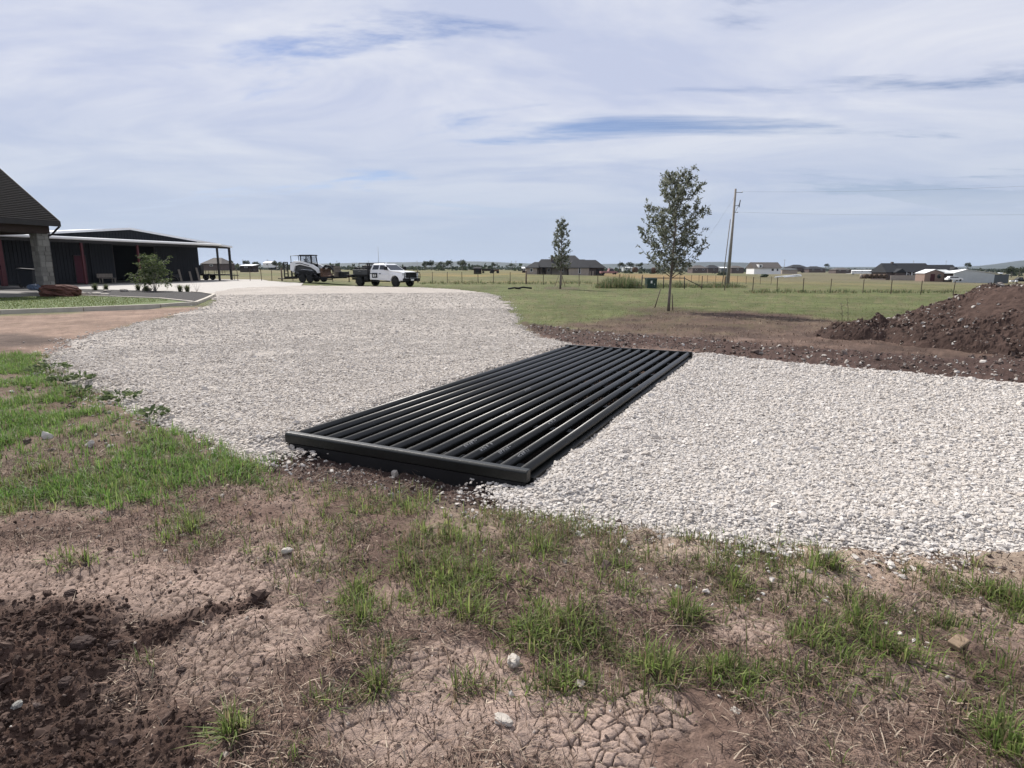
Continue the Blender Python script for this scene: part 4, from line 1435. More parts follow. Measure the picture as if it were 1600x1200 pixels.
for s in (-1, 1):
    b = MB(); b.path([(0.55, s * 0.07, 0.2), (0.1, s * 0.22, 0.35), (-0.85, s * 0.3, 0.62)], 0.022); b.build('handle', 'worn_timber', t)
    b = MB(); b.path([(-0.25, s * 0.25, 0.38), (-0.38, s * 0.27, 0.0)], 0.018); b.build('leg', 'black', t)
# flat trailer under the lean-to
def utility_trailer(loc, rz):
    t = thing('utility_trailer', 'empty low utility trailer parked under the open side of the barn', 'trailer', loc, rz)
    b = MB()
    for y in (-0.85, 0.85):
        b.box(-1.9, 1.9, y - 0.05, y + 0.05, 0.55, 0.67)
    for x in np.linspace(-1.85, 1.85, 5):
        b.box(x - 0.04, x + 0.04, -0.8, 0.8, 0.56, 0.66)
    b.build('frame', 'black', t)
    for k in range(9):
        b = MB(); b.box(-1.9, 1.9, -0.8 + k * 0.18, -0.64 + k * 0.18, 0.672, 0.70); b.build('plank', 'worn_timber', t)
    b = MB()
    for z in (0.95, 1.15):
        for y in (-0.86, 0.86):
            b.tube((-1.9, y, z), (1.9, y, z), 0.025)
    for x in (-1.9, -0.9, 0.1, 1.0, 1.9):
        for y in (-0.86, 0.86):
            b.tube((x, y, 0.67), (x, y, 1.16), 0.022)
    b.build('side_rail', 'black', t)
    for y in (-1.0, 1.0):
        b = MB(); b.lathe([(0.18, -0.11), (0.33, -0.1), (0.35, 0), (0.33, 0.1), (0.18, 0.11)], 18, 'y', (-0.2, y, 0.35)); w = b.build('wheel', 'tyre', t)
        b = MB(); b.lathe([(0.05, -0.1), (0.17, -0.112), (0.17, 0.112), (0.05, 0.1)], 14, 'y', (-0.2, y, 0.35)); b.build('rim', 'rim', w)
        b = MB(); b.prism([(-0.65, 0.5), (-0.5, 0.76), (0.1, 0.76), (0.25, 0.5), (0.22, 0.5), (0.07, 0.73), (-0.47, 0.73), (-0.62, 0.5)], 'y', y - 0.14, y + 0.14); b.build('fender', 'black', t)
    b = MB(); b.path([(1.9, 0.7, 0.6), (2.9, 0, 0.55)], 0.05); b.path([(1.9, -0.7, 0.6), (2.9, 0, 0.55)], 0.05); b.box(2.8, 3.1, -0.06, 0.06, 0.5, 0.6); b.build('tongue', 'black', t)
    b = MB(); b.tube((2.6, 0, 0.0), (2.6, 0, 0.75), 0.035); b.build('jack', 'black', t)
    b = MB(); b.box(-1.5, -0.9, -0.5, 0.4, 0.70, 1.7); b.build('headboard_box', 'black', t)
    return t


tp = Q(330, 434, 71.0)
utility_trailer((tp.x, tp.y, BZ), R(6))

# concrete apron round the barn
def flat_sheet(name, poly, thick, mat, wob=0.0):
    b = MB()
    n = len(poly)
    top = [(p[0], p[1], float(H(*p)) + thick) for p in poly]
    bot = [(p[0], p[1], float(H(*p)) - 0.2) for p in poly]
    me = bpy.data.meshes.new(name)
    bm = bmesh.new()
    tv = [bm.verts.new(p) for p in top]; bv = [bm.verts.new(p) for p in bot]
    bm.faces.new(tv)
    for i in range(n):
        bm.faces.new((bv[i], bv[(i + 1) % n], tv[(i + 1) % n], tv[i]))
    bmesh.ops.triangulate(bm, faces=[f for f in bm.faces if len(f.verts) > 4])
    bmesh.ops.recalc_face_normals(bm, faces=bm.faces)
    bm.to_mesh(me); bm.free()
    me.materials.append(M[mat])
    o = bpy.data.objects.new(name, me)
    COL.objects.link(o)
    return tag(o, kind='structure')


slab = [tuple(barn_pt(-5.5, 0.0)[:2]), tuple(barn_pt(-5.5, 26.0 * -1)[:2])]
apron = ppoly([(-80, 451), (60, 449.5), (112, 449), (122, 452), (250, 455.5), (300, 457), (338, 459), (362, 452.5), (470, 446.8), (474, 443), (420, 439.5)])
apron += [tuple(barn_pt(-7.0, 2.0)[:2]), tuple(barn_pt(-7, -26)[:2]), tuple(barn_pt(24, -26)[:2]), tuple(barn_pt(26, 0)[:2])]
flat_sheet('concrete_apron', apron, 0.04, 'concrete')

# ================================================================== HOUSE CORNER at the left edge
HC = Q(92, 346, 36.0)                       # eave corner
h_ang = math.atan2(0.94, 0.342)
HZ = 0.3
house = thing('stone_house', 'house corner with a steep dark shingle roof carried by a stone column', 'house', (HC.x, HC.y, HZ), h_ang)
EZ = HC.z - HZ                              # eave height
PITCH_H = 0.70


def roof_pt(x, y):                          # y runs from the eave (0) inwards
    return (x, y, EZ + PITCH_H * y)


b = MB()
RL, RD = 11.0, 7.0
b.prism([(0, EZ), (RD, EZ + PITCH_H * RD), (2 * RD, EZ), (2 * RD, EZ - 0.16), (RD, EZ + PITCH_H * RD - 0.16), (0, EZ - 0.16)], 'x', -RL, 0)
roof = b.build('roof', 'shingle', house)
# shingle courses: each one a thin strip lapping the one below
b = MB()
k = 0
y = 0.0
while y < RD - 0.05:
    z = EZ + PITCH_H * y
    b.add([(-RL, y - 0.02, z - 0.006), (0.02, y - 0.02, z - 0.006), (0.02, y - 0.02, z + 0.016), (-RL, y - 0.02, z + 0.016), (0.02, y + 0.17, z + 0.122), (-RL, y + 0.17, z + 0.122)],
          [(0, 1, 2, 3), (3, 2, 4, 5)])
    y += 0.16
tag(b.build('shingle_courses', 'shingle', roof), kind='stuff')
b = MB()
b.box(-RL, 0.05, -0.06, -0.024, EZ - 0.30, EZ - 0.005)
b.build('fascia', 'dark_steel', house)
b = MB()
b.prism([(-0.03, EZ - 0.20), (RD, EZ + PITCH_H * RD - 0.20), (RD, EZ + PITCH_H * RD + 0.02), (-0.03, EZ + 0.02)], 'x', 0.022, 0.06)
b.prism([(2 * RD, EZ - 0.20), (RD + 0.003, EZ + PITCH_H * RD - 0.20), (RD + 0.003, EZ + PITCH_H * RD + 0.02), (2 * RD, EZ + 0.02)], 'x', 0.022, 0.06)
b.build('rake_board', 'dark_steel', house)
b = MB(); b.box(-RL, -0.45, 0.22, 0.62, EZ - 0.72, EZ - 0.20); b.build('porch_beam', 'wood_dark', house)
b = MB(); b.box(-0.98, -0.50, 0.65, 12, EZ - 0.72, EZ - 0.20); b.build('porch_beam', 'wood_dark', house)
b = MB(); b.prism([(0.66, EZ - 0.2), (RD, EZ + PITCH_H * RD - 0.5), (2 * RD - 0.66, EZ - 0.2)], 'x', -0.8, -0.7); b.build('gable_wall', 'wood_dark', house)
b = MB(); b.box(-RL, -1.0, 0.65, 2 * RD - 0.5, EZ - 0.26, EZ - 0.2); b.build('ceiling', 'wood_dark', house)


def stone_column(cx, cy, w, hgt):
    core = MB()
    core.box(cx - w / 2 + 0.02, cx + w / 2 - 0.02, cy - w / 2 + 0.02, cy + w / 2 - 0.02, -0.4, hgt)
    c = core.build('column', 'mortar', house)
    rr = random.Random(5)
    z = 0.0
    row = 0
    while z < hgt - 0.05:
        hh = min(rr.choice((0.22, 0.3, 0.36)), hgt - z)
        cut = cx + rr.uniform(-0.12, 0.12) * w
        for face in range(4):
            for half in (0, 1):
                a0, a1 = (-w / 2, cut - cx) if half == 0 else (cut - cx, w / 2)
                a0 += 0.008; a1 -= 0.008
                out = rr.uniform(0.004, 0.03)
                b = MB()
                b.box(a0, a1, -w / 2 - out, -w / 2 + 0.05, z + 0.008, z + hh - 0.008)
                o = b.build('stone', 'stone_block', c, 0.012)
                o.rotation_euler = (0, 0, face * math.pi / 2)
                o.location = (cx, cy, 0)
        z += hh
        row += 1
    return c


stone_column(-0.82, 0.62, 0.62, EZ - 0.725)
b = MB()
b.path([(0.0, 0.02, EZ - 0.30), (-0.06, 0.15, EZ - 0.42), (-0.22, 0.42, EZ - 0.75), (-0.33, 0.60, EZ - 0.85), (-0.325, 0.62, EZ - 1.2), (-0.325, 0.62, 0.1)], 0.055, 10)
b.build('downspout', 'dark_steel', house)
hp = lambda x, y: (HC.x + x * math.cos(h_ang) - y * math.sin(h_ang), HC.y + x * math.sin(h_ang) + y * math.cos(h_ang))
house_pad = [hp(-0.3, 0.15), hp(-0.3, 14), hp(-11, 14), hp(-11, 0.15)]
flat_sheet('porch_floor', house_pad, 0.24, 'mortar')

# bin, bag, boulder
t = thing('trash_bin', 'tall dark wheeled trash bin beside the stone column', 'trash bin', Q(46, 449, 35.6), R(20))
b = MB(); b.prism([(-0.27, 0.05), (0.27, 0.05), (0.36, 1.0), (-0.36, 1.0)], 'y', -0.30, 0.30); b.build('body', 'bin', t, 0.03)
b = MB(); b.prism([(-0.40, 1.003), (0.40, 1.003), (0.40, 1.06), (-0.3, 1.12), (-0.40, 1.08)], 'y', -0.34, 0.34); b.build('lid', 'bin', t, 0.02)
b = MB(); b.tube((-0.42, -0.28, 1.0), (-0.42, 0.28, 1.0), 0.02); b.build('handle', 'bin', t)
for s in (-1, 1):
    b = MB(); b.lathe([(0.04, -0.03), (0.11, -0.03), (0.11, 0.03), (0.04, 0.03)], 14, 'y', (-0.3, s * 0.25, 0.11)); b.build('wheel', 'tyre', t)


def lump(name, r, seed, mat, parent=None, sub=3, amp=0.28, flat=0.75, freq=1.6, ridged=False):
    bm = bmesh.new()
    bmesh.ops.create_icosphere(bm, subdivisions=sub, radius=1.0)
    pts = np.array([v.co[:] for v in bm.verts])
    nx = fbm(pts[:, 0] * freq + 7 * seed, pts[:, 1] * freq + pts[:, 2] * 1.3, seed, 4)
    ny = fbm(pts[:, 1] * freq - 3 * seed, pts[:, 2] * freq + pts[:, 0] * 0.7, seed + 3, 4)
    d = (nx + ny) / 2 - 0.5
    if ridged:
        d = d + 0.06 * (np.abs(np.sin(pts[:, 2] * 7 + 4 * nx)) - 0.5)
    for v, k, p in zip(bm.verts, d, pts):
        q = np.sign(p) * np.abs(p) ** 0.8
        v.co = Vector(q * (1 + 2 * amp * k)) * 1.0
        v.co.x *= r[0]; v.co.y *= r[1]; v.co.z = v.co.z * r[2]
        v.co.z = max(v.co.z + r[2] * flat, -0.05)
    me = bpy.data.meshes.new(name)
    bm.to_mesh(me); bm.free()
    me.materials.append(M[mat] if isinstance(mat, str) else mat)
    o = bpy.data.objects.new(name, me)
    COL.objects.link(o)
    o.parent = parent
    return o


o = lump('plastic_sack', (0.30, 0.2, 0.17), 3, 'blue_bag', sub=4, amp=0.6, freq=3.0)
o.location = Q(53, 452, 34.8)
tag(o, 'crumpled pale blue sack lying in front of the trash bin', 'sack')
bp_ = P(87, 465)
o = lump('red_boulder', (0.98, 0.5, 0.40), 5, 'red_rock', sub=5, amp=0.5, ridged=True, flat=0.8)
o.location = (bp_.x, bp_.y + 0.35, bp_.z - 0.03)
o.rotation_euler = (0, R(3), R(8))
tag(o, 'large rough red boulder lying in the mulch bed by the column', 'boulder')

# ================================================================== LAWN, BED, KERBS
flat_sheet('lawn', lawn_poly, 0.05, 'concrete').data.materials[0] = material('lawn_turf', (0.085, 0.115, 0.035), 0.95, 0, 0.35, 2.2, 0.8, 30)
flat_sheet('mulch_bed', bed_poly, 0.06, 'mulch')
n = 42000
lx = rng.uniform(-48, -17, n); ly = rng.uniform(19, 37, n)
k = (poly_sd(lx, ly, lawn_poly) > 0.05) & (lx / ly > -1.05)
lx, ly = lx[k], ly[k]
pal = np.array([(0.075, 0.115, 0.03), (0.095, 0.13, 0.04), (0.12, 0.14, 0.05), (0.14, 0.14, 0.06)])
c = pal[rng.integers(0, 4, len(lx))] * rng.uniform(0.7, 1.25, len(lx))[:, None]
join_blades('lawn_grass', [blades(lx, ly, H(lx, ly) + 0.045, rng.uniform(0.04, 0.075, len(lx)), np.full(len(lx), 0.022), np.abs(rng.normal(0, 0.4, len(lx))), c)], M['blade'], 'even cut turf of the lawn inside the kerb')


def kerb(name, pts, w, hgt, label):
    """Each cast length of kerb is a piece of its own."""
    t = thing(name, label, 'kerb', (0, 0, 0))
    for i in range(len(pts) - 1):
        a = Vector(pts[i]); c = Vector(pts[i + 1])
        L = (c - a).length
        ns = max(1, int(round(L / 2.4)))
        d = (c - a) / ns
        ang = math.atan2(d.y, d.x)
        for j in range(ns):
            p = a + d * (j + 0.5)
            b = MB()
            hl_ = d.length / 2 - 0.006
            b.box(-hl_, hl_, -w / 2, w / 2, -0.15, hgt)
            o = b.build('kerb_stone', 'kerb', t, 0.02)
            o.location = (p.x, p.y, float(H(p.x, p.y)))
            o.rotation_euler = (0, 0, ang)
    return t


outer = ppoly([(-260, 500.5), (0, 489.5), (130, 484.5), (250, 479.5), (306, 475.5), (322, 469), (335, 462.3), (318, 459.5), (300, 457.8)])
kerb('lawn_kerb', outer, 0.16, 0.13, 'pale concrete kerb along the drive side of the lawn and mulch bed')
inner = ppoly([(302, 473.5), (250, 468), (175, 465), (90, 462.3), (0, 463), (-260, 463.5)])
kerb('bed_edging', inner, 0.13, 0.10, 'thin pale edging between the green lawn and black mulch')

for (px, py, s, lab) in ((230, 455.5, 0.3, 'white rock under the shrub, nearest to its stems'), (194, 457.5, 0.26, 'white rock on the mulch between the two other white rocks'), (168, 458, 0.22, 'smallest white rock on the mulch, beside the grass tufts')):
    o = lump('bed_rock', (s, s * 0.7, s * 0.5), int(px), 'white_rock', sub=3, amp=0.35)
    p = P(px, py); o.location = (p.x, p.y, p.z + 0.04)
    tag(o, lab, 'rock', 'white rocks in the mulch bed')
for i, (px, py, s) in enumerate(((104, 462.5, 0.22), (120, 463, 0.26), (134, 463.3, 0.2), (149, 463.8, 0.24), (162, 464.4, 0.2))):
    o = lump('edging_rock', (s * 1.3, s * 0.7, s * 0.5), 30 + i, 'white_rock', sub=2, amp=0.3)
    p = P(px, py); o.location = (p.x, p.y + 0.15, p.z + 0.06)
    tag(o, ['flat pale edging stone closest to the boulder', 'second pale edging stone to the right of the boulder', 'middle one of five pale edging stones right of the boulder', 'fourth pale edging stone from the boulder', 'pale edging stone farthest from the boulder, end of the row'][i], 'rock', 'pale stones beside the lawn edging')


def grass_tuft_mesh(seed, h=0.55, n=170):
    st = np.random.default_rng(seed)
    a = st.uniform(0, 6.283, n); r = np.abs(st.normal(0, 0.06, n))
    c = np.array([(0.085, 0.11, 0.05), (0.11, 0.13, 0.065), (0.14, 0.14, 0.08)])[st.integers(0, 3, n)] * st.uniform(0.7, 1.2, n)[:, None]
    co, q, t, cc = blades(r * np.cos(a), r * np.sin(a), np.zeros(n), st.uniform(0.6, 1.0, n) * h, np.full(n, 0.018), np.abs(st.normal(0, 0.38, n)), c, 0.6, a)
    return np_mesh('ornamental_grass', co, q, t, M['blade'], cc)


tm = grass_tuft_mesh(3)
for px, py, s, lab in ((149, 455, 1.25, 'ornamental grass tuft, leftmost in the mulch bed'), (166, 454.5, 1.1, 'ornamental grass tuft second from the left in the mulch bed'), (216, 455, 1.15, 'ornamental grass tuft left of the leafy shrub'), (229, 456, 1.0, 'ornamental grass tuft under the leafy shrub, behind a white rock'), (282, 457, 1.2, 'ornamental grass tuft right of the shrub, left one of the pair'), (293, 457, 1.15, 'ornamental grass tuft nearest the kerb corner, right one of the pair')):
    o = np_obj('ornamental_grass', tm)
    p = P(px, py); o.location = (p.x, p.y, p.z + 0.05); o.scale = (s, s, s * 1.05); o.rotation_euler = (0, 0, px)
    tag(o, lab, 'grass tuft', 'ornamental grass tufts in the mulch bed')


# ================================================================== TREES AND SHRUBS
def leaf_cards(centres, dirs, L, W, st, cols, droop=0.3):
    """Small pointed two-triangle leaves, slightly folded."""
    n = len(centres)
    d = dirs / np.linalg.norm(dirs, axis=1)[:, None]
    rnd = st.normal(0, 1, (n, 3))
    s = np.cross(d, rnd); s /= np.linalg.norm(s, axis=1)[:, None]
    up = np.cross(s, d)
    base = centres; tip = centres + d * L[:, None]
    mid = centres + d * (L * 0.45)[:, None]
    a = mid + s * (W / 2)[:, None] + up * (W * 0.18)[:, None]
    b = mid - s * (W / 2)[:, None] + up * (W * 0.18)[:, None]
    co = np.stack([base, a, tip, b], 1).reshape(-1, 3)
    i = np.arange(n)[:, None] * 4
    tris = np.concatenate([i + np.array([[0, 1, 2]]), i + np.array([[0, 2, 3]])])
    return co, tris, np.repeat(cols, 4, axis=0)


def young_tree(name, label, loc, height, crown_r, crown_z0, n_branch, leaves_per, seed, pal, leafL, rz=0.0, trunk_r=0.05, lean=0.02, cat='tree', shape=None, bark='bark', leaf_w=0.42):
    st = np.random.default_rng(seed)
    t = thing(name, label, cat, loc, rz)
    tr = MB()
    top = height * 0.93
    pts = []
    for k in range(10):
        f = k / 9
        pts.append((lean * height * f + 0.03 * math.sin(4 * f + seed), 0.03 * math.cos(5 * f), top * f))
    tr.path(pts, trunk_r, 9, taper=0.008)

    def axis(z):
        f = z / top
        return np.array([lean * height * f, 0, z])
    br = MB()
    cen, dr = [], []
    for k in range(n_branch):
        f = (k + 0.5) / n_branch
        z0 = crown_z0 * 0.92 + (top - crown_z0 * 0.95) * f ** 1.15
        a = k * 2.399 + st.uniform(-0.4, 0.4)
        fr = (z0 - crown_z0) / (height - crown_z0)
        rad = crown_r * (shape(max(fr, 0)) if shape else 1) * st.uniform(0.7, 1.18)
        p0 = axis(z0)
        rise = rad * st.uniform(0.5, 1.15)
        p1 = p0 + np.array([math.cos(a) * rad, math.sin(a) * rad, rise])
        if p1[2] > height * 1.02: p1[2] = height * 1.02
        pm_ = p0 * 0.5 + p1 * 0.5 + np.array([0, 0, -rise * 0.12])
        bp = [p0, pm_, p1]
        br.path(bp, max(0.006, trunk_r * 0.30 * (1 - f * 0.6)), 5, taper=0.003)
        nl = int(leaves_per * (0.55 + rad / crown_r))
        # twigs off the branch, leaves set along them
        ntw = max(3, nl // 9)
        for q in range(ntw):
            s = st.uniform(0.22, 1.0)
            base = (1 - s) ** 2 * p0 + 2 * s * (1 - s) * pm_ + s * s * p1
            td = np.array([math.cos(a), math.sin(a), 0.9]) * 0.6 + st.normal(0, 0.55, 3)
            td /= np.linalg.norm(td)
            tl = st.uniform(0.14, 0.36) * crown_r * 0.62
            if q < 4:
                br.path([base, base + td * tl * 0.55 + st.normal(0, 0.01, 3), base + td * tl], 0.0035, 3, taper=0.0015)
            for j in range(9):
                u = st.uniform(0.05, 1)
                cen.append(base + td * tl * u + st.normal(0, 0.015, 3))
                dr.append(td * 0.6 + st.normal(0, 0.55, 3) + np.array([0, 0, 0.05]))
    for j in range(60):                       # leader
        z = top * st.uniform(0.86, 1.06)
        cen.append(axis(min(z, height)) + st.normal(0, 0.05, 3)); dr.append(np.array([0, 0, 0.7]) + st.normal(0, 0.5, 3))
    tr.build('trunk', bark, t)
    br.build('branches', bark, t)
    cen = np.array(cen); dr = np.array(dr)
    n = len(cen)
    cols = np.array(pal)[st.integers(0, len(pal), n)] * st.uniform(0.7, 1.3, n)[:, None]
    L = leafL * st.uniform(0.65, 1.25, n)
    co, tris, cc = leaf_cards(cen, dr, L, L * leaf_w, st, cols)
    me = np_mesh('crown', co, None, tris, M['tree_leaf'], cc)
    np_obj('crown', me, t)
    return t


oak = lambda f: 0.50 + 1.0 * f - 1.35 * f * f if f < 0.9 else 0.35
PAL_T = [(0.115, 0.13, 0.085), (0.15, 0.165, 0.115), (0.085, 0.10, 0.065), (0.25, 0.26, 0.21)]
tp = P(1046, 486)
young_tree('young_oak', 'larger young tree with airy grey-green crown standing on the grass by the dirt mound', (tp.x, tp.y, tp.z), 5.35, 1.16, 1.35, 84, 80, 23, PAL_T, 0.115, 0.4, 0.058, 0.015, shape=lambda f: 0.95 + 0.45 * f - 1.15 * f * f)
tp2 = P(876, 451.5)
young_tree('slim_tree', 'smaller slim young tree in front of the distant dark-roofed house', (tp2.x, tp2.y, tp2.z), 5.75, 0.98, 1.5, 50, 66, 31, PAL_T, 0.15, 1.1, 0.085, 0.0, shape=lambda f: 0.75 + 0.35 * f - 0.95 * f * f)
# stakes and guys at the trees
def stake(px, py, top_px, top_py, label, group):
    a = P(px, py)
    b2 = Q(top_px, top_py, a.y + 0.1)
    o = MB().tube((0, 0, -0.2), b2 - a, 0.024, 0.02, 7).build('tree_stake', 'rust_post', None)
    o.location = a
    tag(o, label, 'stake', group)


stake(1021, 481, 1032, 452, 'leaning dark stake left of the larger young tree', 'stakes guying the young trees')
stake(1052, 485, 1050, 460, 'thin upright stake close beside the trunk of the larger young tree', 'stakes guying the young trees')
stake(866, 447, 873, 430, 'thin stake left of the slim young tree', 'stakes guying the young trees')
stake(884, 448, 878, 430, 'thin stake right of the slim young tree', 'stakes guying the young trees')
for px, py, tx, ty, lab in ((1316, 502, 1314, 472, 'short dry stalk standing alone in the grass near the dirt mound, left one'), (1325, 503, 1323.5, 464, 'taller dry stalk standing alone in the grass near the dirt mound, right one')):
    a = P(px, py); b2 = Q(tx, ty, a.y) - a
    m = MB(); m.path([(0, 0, -0.05), b2 * 0.5 + Vector((0.02, 0, 0)), b2], 0.008, 5, taper=0.004)
    for k in range(7):
        f = 0.25 + 0.1 * k
        p = b2 * f; a2 = k * 2.4
        q = p + Vector((math.cos(a2) * 0.07, math.sin(a2) * 0.07, 0.05))
        m.add([p, p + Vector((0, 0, 0.02)), q], [(0, 1, 2)])
    o = m.build('dry_stalk', 'rust_post'); o.location = a
    tag(o, lab, 'stalk', 'dry stalks in the grass')
# leafy shrub in the mulch bed
sp = P(240, 456)
shrub = thing('leafy_shrub', 'open leafy green shrub with pale stems growing in the mulch bed', 'shrub', (sp.x, sp.y, sp.z + 0.04))
st = np.random.default_rng(4)
m = MB(); cen = []; dr = []
for dx, dz, nn, spread in ((-0.15, 2.25, 60, 0.36), (-0.85, 0.95, 55, 0.42), (-0.35, 1.2, 60, 0.45), (0.45, 1.75, 55, 0.40), (0.62, 1.25, 55, 0.42), (0.2, 1.0, 55, 0.42), (-0.05, 1.65, 50, 0.4), (0.75, 0.7, 40, 0.34), (-0.6, 0.65, 40, 0.3), (-0.25, 2.0, 40, 0.3)):
    yy = st.uniform(-0.35, 0.35)
    tip = Vector((dx, yy, dz))
    m.path([Vector((dx * 0.08 + 0.1, 0, 0)), Vector((dx * 0.35 + 0.08, yy * 0.4, dz * 0.5)), tip], 0.022, 6, taper=0.008)
    for k in range(nn // 3):
        c = np.array(tip) + st.normal(0, 1, 3) * np.array([spread, spread, spread * 0.42])
        td = st.normal(0, 1, 3); td[2] = abs(td[2]) * 0.3; td /= np.linalg.norm(td)
        m.path([tip * 0.8 + Vector(c) * 0.2 - Vector((0, 0, 0.12)), Vector(c)], 0.006, 3, taper=0.003)
        for j in range(16):
            cen.append(c + td * st.uniform(-0.2, 0.2) + st.normal(0, 0.05, 3)); dr.append(st.normal(0, 1, 3) * np.array([1, 1, 0.5]))
m.build('stems', 'white_rock', shrub)
cen = np.array(cen); dr = np.array(dr); n = len(cen)
cols = np.array([(0.085, 0.115, 0.045), (0.11, 0.14, 0.055), (0.06, 0.085, 0.035)])[st.integers(0, 3, n)] * st.uniform(0.75, 1.25, n)[:, None]
L = st.uniform(0.10, 0.19, n)
co, tris, cc = leaf_cards(cen, dr, L, L * 0.5, st, cols)
np_obj('leaves', np_mesh('leaves', co, None, tris, M['tree_leaf'], cc), shrub)
p = P(308, 458.5)
m = MB()
for k in range(5):
    a = k * 1.3
    m.path([(0, 0, 0), (0.12 * math.cos(a), 0.12 * math.sin(a), 0.3), (0.3 * math.cos(a), 0.3 * math.sin(a), 0.5 + 0.07 * k)], 0.008, 4, taper=0.003)
o = m.build('bare_sapling', 'post_wood'); o.location = (p.x, p.y, p.z + 0.05)
tag(o, 'thin bare-branched sapling in the mulch bed near the kerb corner', 'sapling')

# low leafy weeds rooted in the edge of the drive
def weed(px, py, r, seed, label):
    st = np.random.default_rng(seed)
    p = P(px, py)
    cen, dr = [], []
    for k in range(int(60 * r / 0.14)):
        a = st.uniform(0, 6.283); q = r * math.sqrt(st.uniform(0, 1))
        cen.append((q * math.cos(a), q * math.sin(a), 0.06 + st.uniform(0, 0.5) * r * (1.1 - q / r)))
        dr.append((math.cos(a) * 0.8 + st.normal(0, 0.4), math.sin(a) * 0.8 + st.normal(0, 0.4), st.uniform(0, 0.6)))
    cen = np.array(cen); dr = np.array(dr); n = len(cen)
    cols = np.array([(0.10, 0.135, 0.06), (0.13, 0.165, 0.075), (0.08, 0.11, 0.05)])[st.integers(0, 3, n)] * st.uniform(0.8, 1.2, n)[:, None]
    L = st.uniform(0.05, 0.10, n)
    co, tris, cc = leaf_cards(cen, dr, L, L * 0.55, st, cols)
    o = np_obj('weed', np_mesh('weed', co, None, tris, M['tree_leaf'], cc))
    o.location = (p.x, p.y, p.z)
    tag(o, label, 'weed', 'weeds in the edge of the gravel drive')


weed(190, 628, 0.20, 1, 'broadest leafy weed standing alone in the pale gravel near the left edge')
weed(128, 598, 0.16, 2, 'leafy weed in the gravel edge left of the broadest one, lower of the close pair')
weed(126, 618, 0.12, 3, 'small leafy weed in the gravel edge just before the close pair')
weed(242, 655, 0.13, 4, 'pale wispy weed in the gravel closest to the cattle guard')
weed(78, 582, 0.26, 5, 'wide weed patch in the gravel edge, upper one at the far left')
weed(98, 600, 0.15, 6, 'leafy weed in the gravel edge between the wide patch and the small weeds')

# ================================================================== VEHICLES ON THE DRIVE
def wheel(parent, x, y, r, w, rim='rim', name='wheel', hub=0.55):
    s = 1 if y > 0 else -1
    b = MB()
    b.lathe([(r * 0.56, -w / 2), (r * 0.9, -w / 2), (r * 0.98, -w * 0.38), (r, -w * 0.2), (r, w * 0.2), (r * 0.98, w * 0.38), (r * 0.9, w / 2), (r * 0.56, w / 2)], 26, 'y', (x, y, r))
    for k in range(26):                      # tread lugs
        t = 2 * math.pi * k / 26
        for yy in (-0.27, 0.27):
            c = Vector((x + (r + 0.004) * math.cos(t + yy * 0.25), y + yy * w, r + (r + 0.004) * math.sin(t + yy * 0.25)))
            m = Matrix.Translation(c) @ Matrix.Rotation(-t, 4, 'Y')
            b.box(-0.012, 0.012, -0.17 * w, 0.17 * w, -0.03, 0.03, mat=m)
    ty = b.build(name, 'tyre', parent)
    b = MB()
    b.lathe([(r * 0.18, -w * 0.40), (r * 0.30, -w * 0.30), (r * 0.50, -w * 0.38), (r * 0.56, -w * 0.47), (r * 0.56, w * 0.47), (r * 0.50, w * 0.38), (r * 0.30, w * 0.30), (r * 0.18, w * 0.40)], 20, 'y', (x, y, r))
    for k in range(8):
        t = 2 * math.pi * k / 8
        b.tube((x + r * 0.2 * math.cos(t), y + s * w * 0.36, r + r * 0.2 * math.sin(t)), (x + r * 0.2 * math.cos(t), y + s * w * 0.44, r + r * 0.2 * math.sin(t)), 0.012, n=6)
    b.build('rim', rim, ty)
    return ty


